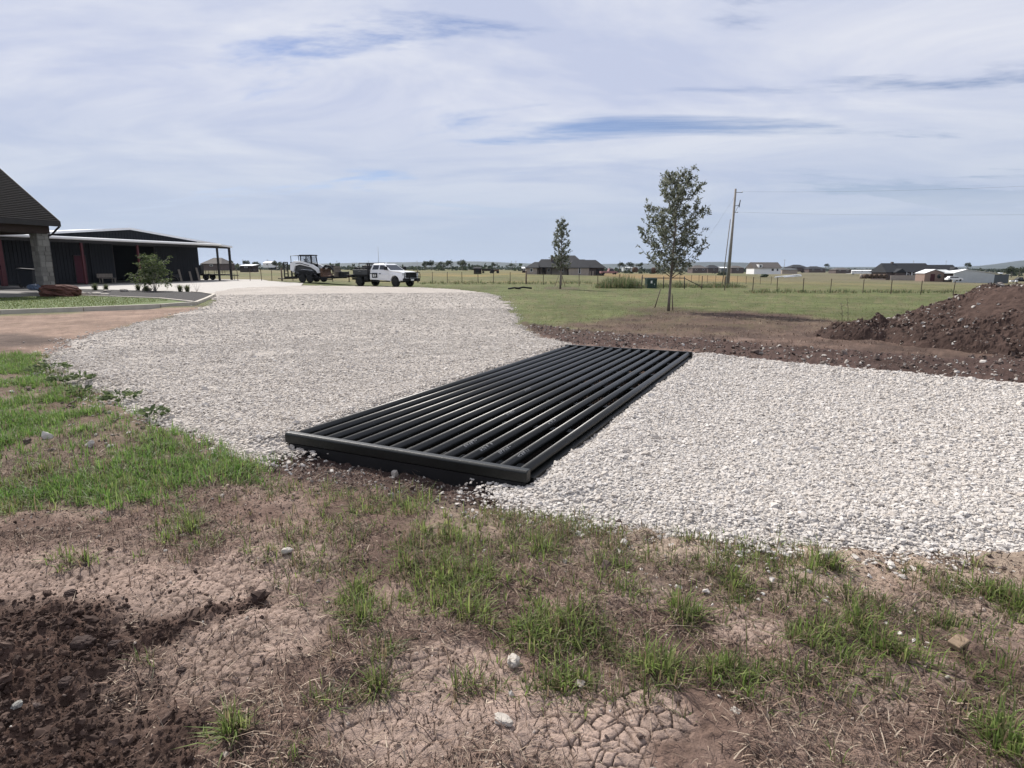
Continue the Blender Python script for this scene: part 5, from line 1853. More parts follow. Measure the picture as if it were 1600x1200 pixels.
def build_truck(loc, rz):
    """x forward, y left; origin on the ground under the front axle."""
    t = thing('work_truck', 'white crew cab work truck with black flatbed parked at the far edge of the drive', 'truck', loc, rz)
    arch = [(0.56 * math.cos(a), 0.42 + 0.56 * math.sin(a)) for a in np.linspace(math.pi - 0.06, 0.06, 14)]
    low = [(-2.95, 0.60), (-0.62, 0.52)] + arch + [(0.66, 0.52), (1.02, 0.56), (1.06, 0.86), (1.04, 1.14), (0.98, 1.25), (0.6, 1.32), (-0.62, 1.42), (-0.95, 1.44), (-2.95, 1.44)]
    b = MB(); b.prism(low, 'y', -1.0, 1.0)
    for i, p in enumerate(b.v):              # shoulders lean in, nose rounds
        x, y, z = p
        k = 1.0 - 0.09 * max(0, (z - 1.05) / 0.4) - (0.10 if x > 0.9 else 0)
        b.v[i] = (x, y * k, z)
    body = b.build('body', 'truck_white', t, 0.045)
    # greenhouse: roof and pillars as one shell
    def ring(z, x0, x1, w): return [(x0, -w, z), (x1, -w, z), (x1, w, z), (x0, w, z)]
    b = MB()
    rings = [ring(1.42, -2.95, -0.62, 0.925), ring(1.95, -2.78, -1.42, 0.76), ring(2.02, -2.66, -1.56, 0.68)]
    vs = sum(rings, [])
    fs = [(4 * i + k, 4 * i + (k + 1) % 4, 4 * i + 4 + (k + 1) % 4, 4 * i + 4 + k) for i in range(2) for k in range(4)] + [(8, 9, 10, 11)]
    b.add(vs, fs)
    b.build('cab', 'truck_white', t, 0.04)

    def side(x, z, s, off=0.012):
        f = (z - 1.42) / 0.53
        return (x, s * (0.925 + (0.76 - 0.925) * f + off), z)

    def front(y, z, off=0.012):
        f = (z - 1.42) / 0.53
        return (-0.62 + (-1.42 + 0.62) * f + off, y * (1 - 0.18 * f), z + off * 0.6)
    for s in (-1, 1):
        for quad in ([(-2.72, 1.50), (-1.98, 1.50), (-1.98, 1.88), (-2.62, 1.88)], [(-1.86, 1.50), (-0.93, 1.50), (-1.40, 1.88), (-1.86, 1.88)]):
            b = MB(); vs = [side(x, z, s) for x, z in quad] + [side(x, z, s, -0.012) for x, z in quad]
            b.add(vs, [(0, 1, 2, 3), (7, 6, 5, 4)] + [(i, (i + 1) % 4, 4 + (i + 1) % 4, 4 + i) for i in range(4)])
            b.build('window', 'glass', t)
        for x0, x1 in ((-2.90, -1.94), (-1.90, -0.72)):
            b = MB(); y = s * 1.0
            b.box(x0, x1, min(y, y + s * 0.012), max(y, y + s * 0.012), 0.68, 1.08)
            d = b.build('door', 'truck_white', t, 0.01)
            b = MB(); b.box(x0 + 0.08, x0 + 0.28, min(y, y + s * 0.05) , max(y, y + s * 0.05), 1.10, 1.17); b.build('handle', 'black', d, 0.01)
        b = MB(); b.box(-0.98, -0.82, min(s * 1.0, s * 1.3), max(s * 1.0, s * 1.3), 1.46, 1.78); b.box(-0.94, -0.88, min(s * 0.9, s * 1.05), max(s * 0.9, s * 1.05), 1.46, 1.52)
        b.build('mirror', 'black', t, 0.02)
        b = MB(); b.box(0.90, 1.05, min(s * 0.62, s * 0.93), max(s * 0.62, s * 0.93), 1.00, 1.24); b.build('headlight', 'lamp_glass', t, 0.02)
        b = MB(); b.box(-2.9, -0.7, min(s * 0.86, s * 1.02), max(s * 0.86, s * 1.02), 0.42, 0.50); b.build('running_board', 'black', t, 0.01)
    b = MB(); vs = [front(y, z) for y, z in ((-0.80, 1.47), (0.80, 1.47), (0.80, 1.91), (-0.80, 1.91))] + [front(y, z, -0.012) for y, z in ((-0.80, 1.47), (0.80, 1.47), (0.80, 1.91), (-0.80, 1.91))]
    b.add(vs, [(0, 1, 2, 3), (7, 6, 5, 4)] + [(i, (i + 1) % 4, 4 + (i + 1) % 4, 4 + i) for i in range(4)])
    b.build('windshield', 'glass', t)
    # door sign: dark square with worn pale characters
    b = MB(); b.box(-2.66, -2.02, -1.022, -1.013, 0.76, 1.20); sg = b.build('door_sign', 'black', t)
    b = MB()
    for x0, x1, z0, z1 in ((-2.54, -2.44, 0.88, 1.08), (-2.40, -2.34, 0.90, 1.06), (-2.26, -2.21, 0.86, 1.10), (-2.30, -2.16, 0.95, 1.01), (-2.54, -2.34, 0.86, 0.89)):
        b.box(x0, x1, -1.026, -1.0225, z0, z1)
    b.build('lettering', 'sticker', sg)
    b = MB()
    b.box(1.04, 1.075, -0.62, 0.62, 0.78, 1.24)
    for k in range(4):
        b.box(1.076, 1.10, -0.6, 0.6, 0.84 + 0.1 * k, 0.87 + 0.1 * k)
    b.build('grille', 'black', t)
    b = MB(); b.box(1.0, 1.22, -0.98, 0.98, 0.48, 0.74); b.build('front_bumper', 'black', t, 0.03)
    b = MB()
    for s in (-1, 1):
        b.path([(1.24, s * 0.42, 0.5), (1.30, s * 0.42, 0.9), (1.27, s * 0.42, 1.25)], 0.035)
        b.path([(1.22, s * 0.95, 0.72), (1.24, s * 0.95, 1.05), (1.22, s * 0.90, 1.25), (1.26, s * 0.42, 1.25)], 0.03)
        b.tube((1.26, s * 0.42, 0.92), (1.22, s * 0.95, 0.92), 0.025)
    b.path([(1.27, -0.42, 1.25), (1.27, 0.42, 1.25)], 0.035)
    b.build('grille_guard', 'black', t)
    b = MB(); b.box(1.221, 1.235, -0.18, 0.18, 0.54, 0.68); b.build('number_plate', 'sticker', t)
    b = MB(); b.tube((-2.1, 0.2, 2.02), (-2.1, 0.2, 2.13), 0.09, 0.06, 10); b.build('roof_light', 'truck_white', t)
    for y in (-0.86, 0.86):
        wheel(t, 0, y, 0.42, 0.28); wheel(t, -4.69, y * 1.05, 0.42, 0.38)
    b = MB()
    for y in (-0.42, 0.42):
        b.box(-5.7, 0.9, y - 0.05, y + 0.05, 0.55, 0.72)
    b.tube((0, -0.8, 0.42), (0, 0.8, 0.42), 0.06); b.tube((-4.2, -0.8, 0.42), (-4.2, 0.8, 0.42), 0.08)
    b.build('chassis', 'black', t)
    b = MB(); b.box(-5.75, -3.02, -1.08, 1.08, 0.95, 1.05); b.box(-5.75, -3.02, -0.5, 0.5, 0.74, 0.948); b.build('flatbed', 'black', t, 0.01)
    b = MB()
    for y in (-1.03, 1.03):
        b.box(-3.12, -3.04, y - 0.04, y + 0.04, 1.052, 2.02)
    b.box(-3.12, -3.04, -0.99, 0.99, 1.94, 2.02)
    for k in range(6):
        y = -0.8 + 0.32 * k
        b.box(-3.10, -3.06, y - 0.02, y + 0.02, 1.052, 1.94)
    b.build('headache_rack', 'black', t)
    for s in (-1, 1):
        b = MB(); b.box(-4.95, -3.2, min(s * 0.62, s * 1.05), max(s * 0.62, s * 1.05), 1.052, 1.50); tb = b.build('tool_box', 'loader_grey' if s < 0 else 'black', t, 0.02)
        b = MB(); b.box(-4.2, -4.0, min(s * 1.05, s * 1.07), max(s * 1.05, s * 1.07), 1.28, 1.36); b.build('latch', 'chrome', tb)
        b = MB(); b.box(-3.6, -3.15, min(s * 0.7, s * 1.06), max(s * 0.7, s * 1.06), 0.5, 0.92); b.build('underbody_box', 'black', t, 0.02)
    b = MB()
    for x in (-4.6, -3.35):
        for y in (-0.6, 0.6):
            b.tube((x, y, 1.05), (x, y, 2.08), 0.03)
        b.tube((x, -0.6, 2.08), (x, 0.6, 2.08), 0.03)
    for y in (-0.6, 0.6):
        b.tube((-4.6, y, 2.08), (-3.35, y, 2.08), 0.03); b.tube((-4.6, y, 1.62), (-3.35, y, 1.62), 0.03)
    b.build('welder_cage', 'black', t)
    b = MB(); b.box(-4.45, -3.5, -0.42, 0.42, 1.06, 1.88); w_ = b.build('welder', 'loader_grey', t, 0.03)
    b = MB()
    for k in range(5):
        b.box(-4.3 + 0.16 * k, -4.2 + 0.16 * k, -0.425, -0.421, 1.2, 1.7)
    b.build('vent', 'black', w_)
    b = MB()
    for k in range(6):
        b.lathe([(0.28, -0.03), (0.32, -0.03), (0.32, 0.03), (0.28, 0.03)], 16, 'y', (-5.25, -0.3 + 0.065 * k, 1.4))
    b.build('cable_reel', 'black', t)
    for y in (-0.8, 0.8):
        b = MB(); b.tube((-3.30, y, 1.94), (-3.24, y, 1.94), 0.075, n=12); b.build('work_light', 'lamp_glass', t)
    b = MB(); b.tube((-5.0, 0.75, 1.05), (-5.0, 0.75, 2.0), 0.11, 0.10, 12); b.tube((-5.0, 0.75, 2.0), (-5.0, 0.75, 2.1), 0.04, n=8); b.build('gas_bottle', 'loader_grey', t)
    for y in (-0.75, 0.75):
        b = MB(); b.box(-5.8, -5.755, y - 0.12, y + 0.12, 0.80, 0.92); b.build('tail_light', 'red_paint', t)
        b = MB(); b.box(-4.75, -3.62, y - 0.2 + 0.12 * (1 if y > 0 else -1), y + 0.2 + 0.12 * (1 if y > 0 else -1), 0.88, 0.945); b.build('mudguard', 'black', t)
    stretch = lambda x: x if x > -0.7 else -0.7 + (x + 0.7) * 1.14
    def walk(o):
        for ch in o.children:
            if ch.name.startswith('wheel'):
                continue
            if ch.type == 'MESH':
                for v in ch.data.vertices:
                    v.co.x = stretch(v.co.x)
            walk(ch)
    walk(t)
    return t


T_ANG = R(-36)
near_w = Q(617.5, 447.6, 53.6)
hd = Vector((math.cos(T_ANG), math.sin(T_ANG), 0)); lf = Vector((-hd.y, hd.x, 0))
tc_ = near_w + lf * 0.95
build_truck((tc_.x, tc_.y, float(H(tc_.x, tc_.y)) + 0.03), T_ANG)

# --- equipment trailer hitched behind
hit = Vector((tc_.x, tc_.y, 0)) - hd * 6.75
TR_ANG = R(-17)
td_ = Vector((math.cos(TR_ANG), math.sin(TR_ANG), 0))
tr_o = hit - td_ * 6.9
trailer_z = 0.32


def build_equipment_trailer():
    t = thing('equipment_trailer', 'black tandem axle equipment trailer hitched behind the white truck', 'trailer', (tr_o.x, tr_o.y, float(H(tr_o.x, tr_o.y)) + 0.02), TR_ANG)
    b = MB()
    for y in (-0.98, 0.98):
        b.box(-0.2, 5.5, y - 0.06, y + 0.06, 0.36, 0.53)
    for x in np.linspace(0, 5.4, 9):
        b.box(x - 0.04, x + 0.04, -0.91, 0.91, 0.37, 0.46)
    b.build('frame', 'black', t)
    for k in range(11):
        b = MB(); b.box(-0.2, 5.5, -0.90 + k * 0.165, -0.75 + k * 0.165, 0.462, 0.505); b.build('plank', 'worn_timber', t)
    b = MB()
    for y in (-0.9, 0.9):
        b.path([(5.5, y, 0.45), (6.1, y * 0.5, 0.5), (6.9, 0, 0.62)], 0.06)
    b.box(6.8, 7.1, -0.08, 0.08, 0.54, 0.68)
    b.build('tongue', 'black', t)
    b = MB(); b.tube((6.4, 0, 0.05), (6.4, 0, 1.05), 0.045); b.box(6.3, 6.5, -0.1, 0.1, 0.02, 0.05); b.build('jack', 'black', t)
    for y in (-1.12, 1.12):
        for x in (1.95, 2.80):
            wheel(t, x, y, 0.36, 0.22)
        b = MB(); b.box(1.4, 3.36, y - 0.13, y + 0.13, 0.78, 0.81); b.prism([(1.15, 0.5), (1.4, 0.78), (1.4, 0.81), (1.11, 0.5)], 'y', y - 0.13, y + 0.13); b.prism([(3.61, 0.5), (3.36, 0.78), (3.36, 0.81), (3.65, 0.5)], 'y', y - 0.13, y + 0.13)
        b.build('fender', 'black', t)
    for y in (-0.55, 0.55):                  # ladder ramps standing up at the tail
        b = MB()
        for q in (-0.27, 0.27):
            b.box(-0.36, -0.26, y + q - 0.035, y + q + 0.035, 0.4, 1.95)
        for k in range(6):
            b.box(-0.345, -0.275, y - 0.235, y + 0.235, 0.48 + 0.28 * k, 0.55 + 0.28 * k)
        b.build('ramp', 'black', t)
    b = MB(); b.box(-1.0, -0.2, -0.98, 0.98, 0.28, 0.36); b.build('dovetail', 'black', t)
    b = MB(); b.box(5.6, 6.1, -0.5, 0.5, 0.51, 1.0); b.build('tool_box', 'black', t, 0.02)
    b = MB(); b.box(3.7, 5.3, -1.16, -1.05, 0.24, 0.32); b.box(3.8, 3.86, -1.12, -1.05, 0.32, 0.5); b.box(5.2, 5.26, -1.12, -1.05, 0.32, 0.5); b.build('step', 'black', t)
    return t


build_equipment_trailer()


def on_trailer(x, y, z=0.507):
    n = Vector((-td_.y, td_.x, 0))
    p = tr_o + td_ * x + n * y
    return Vector((p.x, p.y, float(H(tr_o.x, tr_o.y)) + 0.02 + z))


def build_loader(loc, rz):
    t = thing('skid_steer', 'white and black tracked skid steer loader riding on the black trailer', 'loader', loc, rz)
    for y in (-0.72, 0.72):                  # tracks
        b = MB()
        prof = [(-0.95, 0.02), (0.85, 0.02), (1.05, 0.18), (0.95, 0.40), (0.1, 0.60), (-0.75, 0.58), (-1.12, 0.30)]
        b.prism(prof, 'y', y - 0.17, y + 0.17)
        tk = b.build('track', 'tyre', t, 0.03)
        b = MB()
        for x in (-0.7, -0.25, 0.2, 0.65):
            b.lathe([(0.03, -0.19), (0.10, -0.19), (0.10, 0.19), (0.03, 0.19)], 12, 'y', (x, y, 0.16))
        b.lathe([(0.05, -0.19), (0.17, -0.19), (0.17, 0.19), (0.05, 0.19)], 14, 'y', (-0.72, y, 0.34))
        b.build('roller', 'loader_grey', tk)
    b = MB(); b.prism([(-1.2, 0.35), (0.75, 0.35), (0.85, 0.65), (0.2, 1.05), (-0.6, 1.22), (-1.25, 1.15)], 'y', -0.52, 0.52); b.build('body', 'loader_grey', t, 0.03)
    b = MB(); b.prism([(-1.42, 0.42), (-1.2, 0.42), (-1.18, 1.25), (-1.36, 1.28)], 'y', -0.62, 0.62); b.build('engine_door', 'loader_white', t, 0.03)
    for s in (-1, 1):
        b = MB()
        arm = [(-1.55, 0.62), (-1.22, 0.50), (-1.02, 1.05), (-0.55, 1.18), (0.55, 0.92), (1.02, 0.62), (1.2, 0.35), (1.45, 0.38), (1.25, 0.85), (0.75, 1.17), (-0.45, 1.52), (-1.1, 1.52), (-1.52, 1.30)]
        b.prism(arm, 'y', min(s * 0.56, s * 0.74), max(s * 0.56, s * 0.74)); b.build('lift_arm', 'loader_white', t, 0.02)
        b = MB(); b.prism([(-0.95, 1.30), (-0.5, 1.36), (0.45, 1.10), (0.42, 1.04), (-0.5, 1.28), (-0.92, 1.24)], 'y', s * 0.745 - 0.004, s * 0.745 + 0.004); b.build('stripe', 'black', t)
        b = MB(); b.path([(-1.45, s * 0.65, 0.9), (-1.5, s * 0.6, 2.02), (-1.05, s * 0.52, 2.04), (-0.4, s * 0.52, 2.04)], 0.035); b.build('roll_bar', 'black', t)
        b = MB(); b.tube((-0.9, s * 0.5, 0.75), (0.6, s * 0.5, 0.62), 0.045); b.build('cylinder', 'chrome', t)
        b = MB(); b.tube((-0.35, s * 0.38, 2.0), (-0.27, s * 0.38, 1.98), 0.06, n=10); b.build('work_light', 'lamp_glass', t)
    b = MB()                                 # cab: frame with open window areas
    posts = [(-0.62, 1.1), (0.52, 0.75)]
    for y in (-0.46, 0.46):
        b.path([(-0.62, y, 1.1), (-0.58, y, 2.04)], 0.05); b.path([(0.55, y, 0.75), (0.42, y, 2.04)], 0.05); b.path([(-0.05, y, 1.0), (-0.05, y, 2.04)], 0.035)
        b.box(-0.62, 0.55, y - 0.03, y + 0.03, 0.8, 1.22)
    b.box(-0.68, 0.52, -0.52, 0.52, 2.02, 2.12)
    cab_ = b.build('cab', 'black', t)
    b = MB(); b.box(-0.35, 0.1, -0.25, 0.25, 1.0, 1.15); b.box(-0.42, -0.3, -0.25, 0.25, 1.15, 1.75); b.build('seat', 'black', cab_, 0.03)
    for y in (-0.47, 0.47):
        b = MB(); b.box(-0.57, -0.09, y - 0.006, y + 0.006, 1.24, 1.98); b.box(-0.01, 0.38, y - 0.006, y + 0.006, 1.24, 1.98); b.build('side_screen', 'side_mesh', cab_)
    b = MB(); b.box(1.35, 1.48, -0.6, 0.6, 0.15, 0.7); b.build('attachment_plate', 'loader_grey', t)
    return t


def screen_material():
    m = bpy.data.materials.new('side_mesh')
    m.use_nodes = True
    t = m.node_tree
    b = t.nodes['Principled BSDF']
    b.inputs['Base Color'].default_value = (0.35, 0.38, 0.4, 1)
    b.inputs['Roughness'].default_value = 0.1
    nz = N(t, 'ShaderNodeTexNoise'); nz.inputs['Scale'].default_value = 2.0
    tr = N(t, 'ShaderNodeBsdfTransparent')
    mix = N(t, 'ShaderNodeMixShader'); mix.inputs[0].default_value = 0.65
    t.links.new(b.outputs[0], mix.inputs[1]); t.links.new(tr.outputs[0], mix.inputs[2])
    t.links.new(nz.outputs['Fac'], b.inputs['Metallic'])
    t.links.new(mix.outputs[0], t.nodes['Material Output'].inputs['Surface'])
    return m


M['side_mesh'] = screen_material()
build_loader(on_trailer(2.05, 0), TR_ANG).scale = (1.12, 1.0, 1.0)


def build_grapple(loc, rz):
    t = thing('grapple_bucket', 'rusty black grapple bucket lying on the trailer in front of the loader', 'grapple', loc, rz)
    b = MB(); b.prism([(-0.5, 0.0), (0.45, 0.0), (0.62, 0.10), (-0.15, 0.16), (-0.38, 0.42), (-0.36, 0.82), (-0.5, 0.85)], 'y', -0.9, 0.9); b.build('bucket', 'rusty', t, 0.01)
    for k in range(7):
        y = -0.84 + 0.28 * k
        b = MB(); b.prism([(0.55, 0.06), (0.95, 0.1), (0.95, 0.14), (0.55, 0.14)], 'y', y - 0.03, y + 0.03); b.build('tine', 'black', t)
    for y in (-0.5, 0.5):
        b = MB()
        b.prism([(-0.45, 0.85), (-0.1, 1.15), (0.45, 1.05), (0.85, 0.55), (0.92, 0.25), (0.80, 0.25), (0.70, 0.50), (0.38, 0.90), (-0.05, 0.98), (-0.36, 0.78)], 'y', y - 0.16, y + 0.16); b.build('claw', 'black', t)
        b = MB(); b.tube((-0.4, y, 0.5), (0.2, y, 0.98), 0.04); b.build('cylinder', 'chrome', t)
    return t


build_grapple(on_trailer(4.3, 0), TR_ANG + R(4))
t = thing('auger_drive', 'dark auger drive with a short spiral bit lying on the trailer', 'auger', on_trailer(5.3, 0.35), TR_ANG + R(80))
b = MB(); b.tube((-0.9, 0, 0.28), (0.3, 0, 0.28), 0.04)
for k in range(26):
    a = k * 0.9
    b.add([(-0.85 + k * 0.04, 0.05 * math.cos(a), 0.28 + 0.05 * math.sin(a)), (-0.85 + k * 0.04, 0.26 * math.cos(a), 0.28 + 0.26 * math.sin(a)), (-0.81 + k * 0.04, 0.26 * math.cos(a + 0.9), 0.28 + 0.26 * math.sin(a + 0.9)), (-0.81 + k * 0.04, 0.05 * math.cos(a + 0.9), 0.28 + 0.05 * math.sin(a + 0.9))], [(0, 1, 2, 3)])
b.build('bit', 'rusty', t)
b = MB(); b.tube((0.3, 0, 0.28), (0.85, 0, 0.28), 0.16, 0.13, 14); b.box(0.4, 0.8, -0.2, 0.2, 0.0, 0.14); b.build('motor', 'black', t)
t = thing('pallet', 'wooden pallet standing on the front of the trailer', 'pallet', on_trailer(5.42, -0.45), TR_ANG)
for k in range(5):
    b = MB(); b.box(-0.05, 0.0, -0.5 + k * 0.22, -0.36 + k * 0.22, 0.0, 1.0); b.build('plank', 'worn_timber', t)
for z in (0.05, 0.46, 0.87):
    b = MB(); b.box(0.003, 0.09, -0.5, 0.52, z, z + 0.09); b.build('stringer', 'worn_timber', t)

# ================================================================== FENCES, BOX, POLE
def wire_fence(label, posts, hgt, thick, nw, mat='rust_post'):
    """posts: list of (x, y, is_big). One thing; every post a part, every run of wire a part."""
    x0, y0 = posts[0][0], posts[0][1]
    t = thing('wire_fence', label, 'fence', (x0, y0, 0), 0, 'wire fences round the field')
    pts = []
    for i, (x, y, big) in enumerate(posts):
        z = float(H(x, y))
        b = MB()
        r_ = random.Random(i * 7 + int(x0))
        tilt = Vector((r_.uniform(-0.03, 0.03), r_.uniform(-0.03, 0.03), 0))
        if big:
            b.tube((0, 0, -0.3), Vector((0, 0, hgt * 1.12)) + tilt, 0.085, 0.075, 9)
            o = b.build('post', 'post_wood', t, 0, 'thick round wooden post')
        else:
            w = thick
            b.box(-w, w, -0.006, 0.006, -0.3, hgt); b.box(-0.006, 0.006, 0.006, w, -0.3, hgt)
            o = b.build('post', mat, t)
            o.rotation_euler = (r_.uniform(-0.03, 0.03), r_.uniform(-0.03, 0.03), r_.uniform(-0.3, 0.3))
        o.location = (x - x0, y - y0, z)
        pts.append(Vector((x - x0, y - y0, z)))
    for k in range(nw):
        zz = hgt * (0.12 + 0.82 * k / (nw - 1))
        b = MB()
        for a, c in zip(pts[:-1], pts[1:]):
            b.tube(a + Vector((0, 0, zz)), c + Vector((0, 0, zz)), 0.0045, n=3, caps=False)
        b.build('wire', 'wire', t)
    return t


def fence_px(lst, Yfun, big=()):
    out = []
    for i, px in enumerate(lst):
        q = Q(px, 440, Yfun(px))
        out.append((q.x, q.y, i in big))
    return out


wire_fence('wire fence behind the equipment trailer, near the barn', fence_px([372, 391, 409, 425, 441, 458, 520, 556], lambda p: 66 - (p - 372) * 0.012, (4,)), 1.25, 0.035, 5)
wire_fence('wire fence between the truck and the tall weeds, in front of the dark-roofed house', fence_px([653, 676, 699, 722, 747, 771, 797, 822, 849, 878, 905, 934, 968, 1003], lambda p: 72 - (p - 653) * 0.05, (0, 7)), 1.25, 0.032, 5)
wire_fence('wire fence on the right from the utility pole to the dirt mound', fence_px([1097, 1133, 1177, 1215, 1256, 1299, 1350, 1394, 1441, 1492, 1553, 1612, 1680], lambda p: 55.5 - (p - 1097) * 0.006), 1.25, 0.035, 5)
wire_fence('faint far wire fence crossing the orange meadow behind the larger tree', fence_px([1062, 1080, 1092, 1105, 1118, 1132, 1152, 1166, 1188, 1205], lambda p: 92 - (p - 1062) * 0.02), 1.2, 0.03, 3)

pb = thing('pipe_brace', 'dark pipe fence brace of three posts, a top rail and a sloping end', 'fence brace', P(1003, 450))
org = P(1003, 450)
Yb = org.y


def rel(px, py, dy=0.0):
    return Q(px, py, Yb + dy) - org


for px in (1003, 1037, 1069.5):
    q = rel(px, 450)
    b = MB(); b.tube(q + Vector((0, 0, -0.2)), rel(px, 432), 0.045, n=10); b.build('post', 'dark_steel', pb)
b = MB(); b.tube(rel(1003, 434.3), rel(1070, 434.5), 0.038, n=10); b.build('rail', 'dark_steel', pb)
b = MB(); b.tube(rel(1070, 435), rel(1096, 448), 0.035, n=10); b.build('diagonal', 'dark_steel', pb)
b = MB(); b.tube(rel(1096, 450.5), rel(1096, 447), 0.045, n=10); b.build('short_post', 'dark_steel', pb)
uo = P(1018.5, 450.5)
ub = thing('utility_box', 'squat dark green utility box with a pale sticker by the pipe brace', 'utility box', (uo.x, uo.y, uo.z), R(4))
b = MB(); b.box(-0.47, 0.47, 0, 0.75, 0, 0.78); b.build('cabinet', 'green_box', ub, 0.02)
b = MB(); b.prism([(-0.03, 0.783), (0.78, 0.783), (0.78, 0.93), (0.02, 0.90)], 'x', -0.49, 0.49); b.build('lid', 'green_box', ub, 0.02)
b = MB(); b.box(-0.13, 0.03, -0.006, -0.001, 0.47, 0.70); b.build('sticker', 'sticker', ub)
b = MB(); b.box(-0.6, 0.6, -0.1, 0.9, -0.2, -0.003 + 0.0); b.build('pad', 'concrete', ub)
b = MB(); b.box(0.2, 0.26, -0.03, -0.001, 0.3, 0.45); b.build('latch', 'chrome', ub)

up = P(1137, 449)
pole = thing('utility_pole', 'tall weathered wooden utility pole with wires running off to the right', 'utility pole', (up.x, up.y, up.z))
PH = (Q(1152, 295, up.y).z - up.z)
ln = Vector((0.35, 0, 0))
b = MB(); b.tube((0, 0, -0.4), Vector((0, 0, PH)) + ln * 0.4, 0.155, 0.105, 14); b.build('shaft', 'pole_wood', pole)


def atz(f, dx=0.0, dy=0.0, dz=0.0):
    return Vector((ln.x * 0.4 * f + dx, dy, PH * f + dz))


b = MB(); b.tube(atz(0.965), atz(0.965, 0.75, -0.05, -0.02), 0.03); b.build('arm', 'wire', pole)
b = MB(); b.lathe([(0.02, 0), (0.06, 0.02), (0.06, 0.09), (0.03, 0.12)], 12, 'z', tuple(atz(0.965, 0.72, -0.05, 0.0))); b.build('insulator', 'metal_white', pole)
b = MB(); b.tube(atz(0.83), atz(0.83, 0.5, -0.05, 0.08), 0.025); b.tube(atz(0.755, 0.1), atz(0.84, 0.5, -0.05, 0.1), 0.018); b.tube(atz(0.84, 0.5, -0.05, -0.25), atz(0.88, 0.58, -0.05, 0.1), 0.05, n=10); b.build('cutout_fuse', 'dark_steel', pole)
b = MB(); b.tube(atz(0.765), atz(0.765, 0.45, 0, -0.01), 0.025); b.lathe([(0.02, 0), (0.05, 0.03), (0.02, 0.08)], 10, 'z', tuple(atz(0.765, 0.42))); b.build('arm', 'wire', pole)
b = MB(); b.tube((-0.22, 0.03, -0.2), (-0.05 + 0.09, 0.03, PH * 0.76), 0.05, n=8); b.build('conduit', 'metal_pale', pole, 0, 'pale conduit strapped beside the pole')
b = MB(); b.tube((-0.55, 0.25, -0.2), (-0.10, 0.3, PH * 0.70), 0.055, 0.045, n=8); b.build('ground_pipe', 'pole_wood', pole)


def wire_obj(name, a, c, sag, label, r=0.006):
    pts = []
    for k in range(25):
        f = k / 24
        p = a * (1 - f) + c * f
        p = p - Vector((0, 0, sag * 4 * f * (1 - f)))
        pts.append(p)
    o = MB().path([p - a for p in pts], r, 4).build(name, 'wire')
    o.location = a
    return tag(o, label, 'power line', 'power lines at the utility pole')


base = Vector(up)
wire_obj('power_line', base + atz(0.972, 0.72, -0.05), Q(1700, 286, 50), 0.25, 'upper power line running right from the utility pole')
wire_obj('power_line', base + atz(0.77, 0.42), Q(1700, 334, 50), 0.2, 'lower power line running right from the utility pole')
wire_obj('power_line', base + atz(0.93), Q(1092, 392, 74), 0.1, 'thin guy wire slanting down to the left from the pole top', 0.006)

# ================================================================== DISTANT BUILDINGS
def px_frame(px, py, Y, label, name, cat, rz=0.0, group=None):
    q = Q(px, py, Y)
    return thing(name, label, cat, (q.x, q.y, q.z), rz, group), Y / 965.0


def hip(b, x0, x1, y0, y1, z0, z1, rx0, rx1, mi=0, over=0.3, ry=None):
    """hip roof: eaves rectangle, ridge from rx0 to rx1."""
    ym = (y0 + y1) / 2 if ry is None else ry
    e = over
    vs = [(x0 - e, y0 - e, z0), (x1 + e, y0 - e, z0), (x1 + e, y1 + e, z0), (x0 - e, y1 + e, z0), (rx0, ym, z1), (rx1, ym, z1)]
    vs2 = [(x, y, z - 0.15) for x, y, z in vs[:4]]
    b.add(vs + vs2, [(0, 1, 5, 4), (2, 3, 4, 5), (1, 2, 5), (3, 0, 4), (6, 7, 1, 0), (7, 8, 2, 1), (8, 9, 3, 2), (9, 6, 0, 3), (9, 8, 7, 6)], mi)
    return b


def gable_roof(b, x0, x1, y0, y1, z0, z1, over=0.3, along='x', th=0.12):
    if along == 'x':
        ym = (y0 + y1) / 2
        pr = [(y0 - over, z0), (ym, z1), (y1 + over, z0), (y1 + over, z0 - th), (ym, z1 - th), (y0 - over, z0 - th)]
        return b.prism(pr, 'x', x0 - over, x1 + over)
    xm = (x0 + x1) / 2
    pr = [(x0 - over, z0), (xm, z1), (x1 + over, z0), (x1 + over, z0 - th), (xm, z1 - th), (x0 - over, z0 - th)]
    return b.prism(pr, 'y', y0 - over, y1 + over)


def win(parent, x0, x1, z0, z1, y, mat='glass'):
    b = MB(); b.box(x0, x1, y - 0.05, y, z0, z1); f = b.build('window', 'metal_white', parent)
    b = MB(); b.box(x0 + 0.1, x1 - 0.1, y - 0.06, y - 0.051, z0 + 0.1, z1 - 0.1); b.build('pane', mat, f)


# dark-roofed house behind the slim tree
h, k = px_frame(880, 429, 185, 'sprawling pale brick house with dark hip roofs behind the slim young tree', 'ranch_house', 'house')
X = lambda px: (px - 880) * k * 1.018
Zp = lambda py: (429 - py) * k
b = MB()
b.box(X(822), X(839), 0, 9, -0.6, Zp(418)); b.box(X(839), X(890), 3.5, 11, -0.6, Zp(417.5)); b.box(X(889), X(920), -0.5, 9, -0.6, Zp(418.2))
b.build('wall', 'brick_pale', h)
b = MB(); b.box(X(920) + 0.003, X(946), 2.5, 10, -0.6, Zp(418.2)); b.build('garage_wall', 'brick_dark', h)
b = MB(); hip(b, X(822), X(840), 0, 9, Zp(418), Zp(409), X(836), X(842)); b.build('roof', 'roof_dark', h)
b = MB(); hip(b, X(838), X(890), 1.6, 11, Zp(417.4), Zp(404.5), X(847), X(882), over=0.5); b.build('roof', 'roof_dark', h)
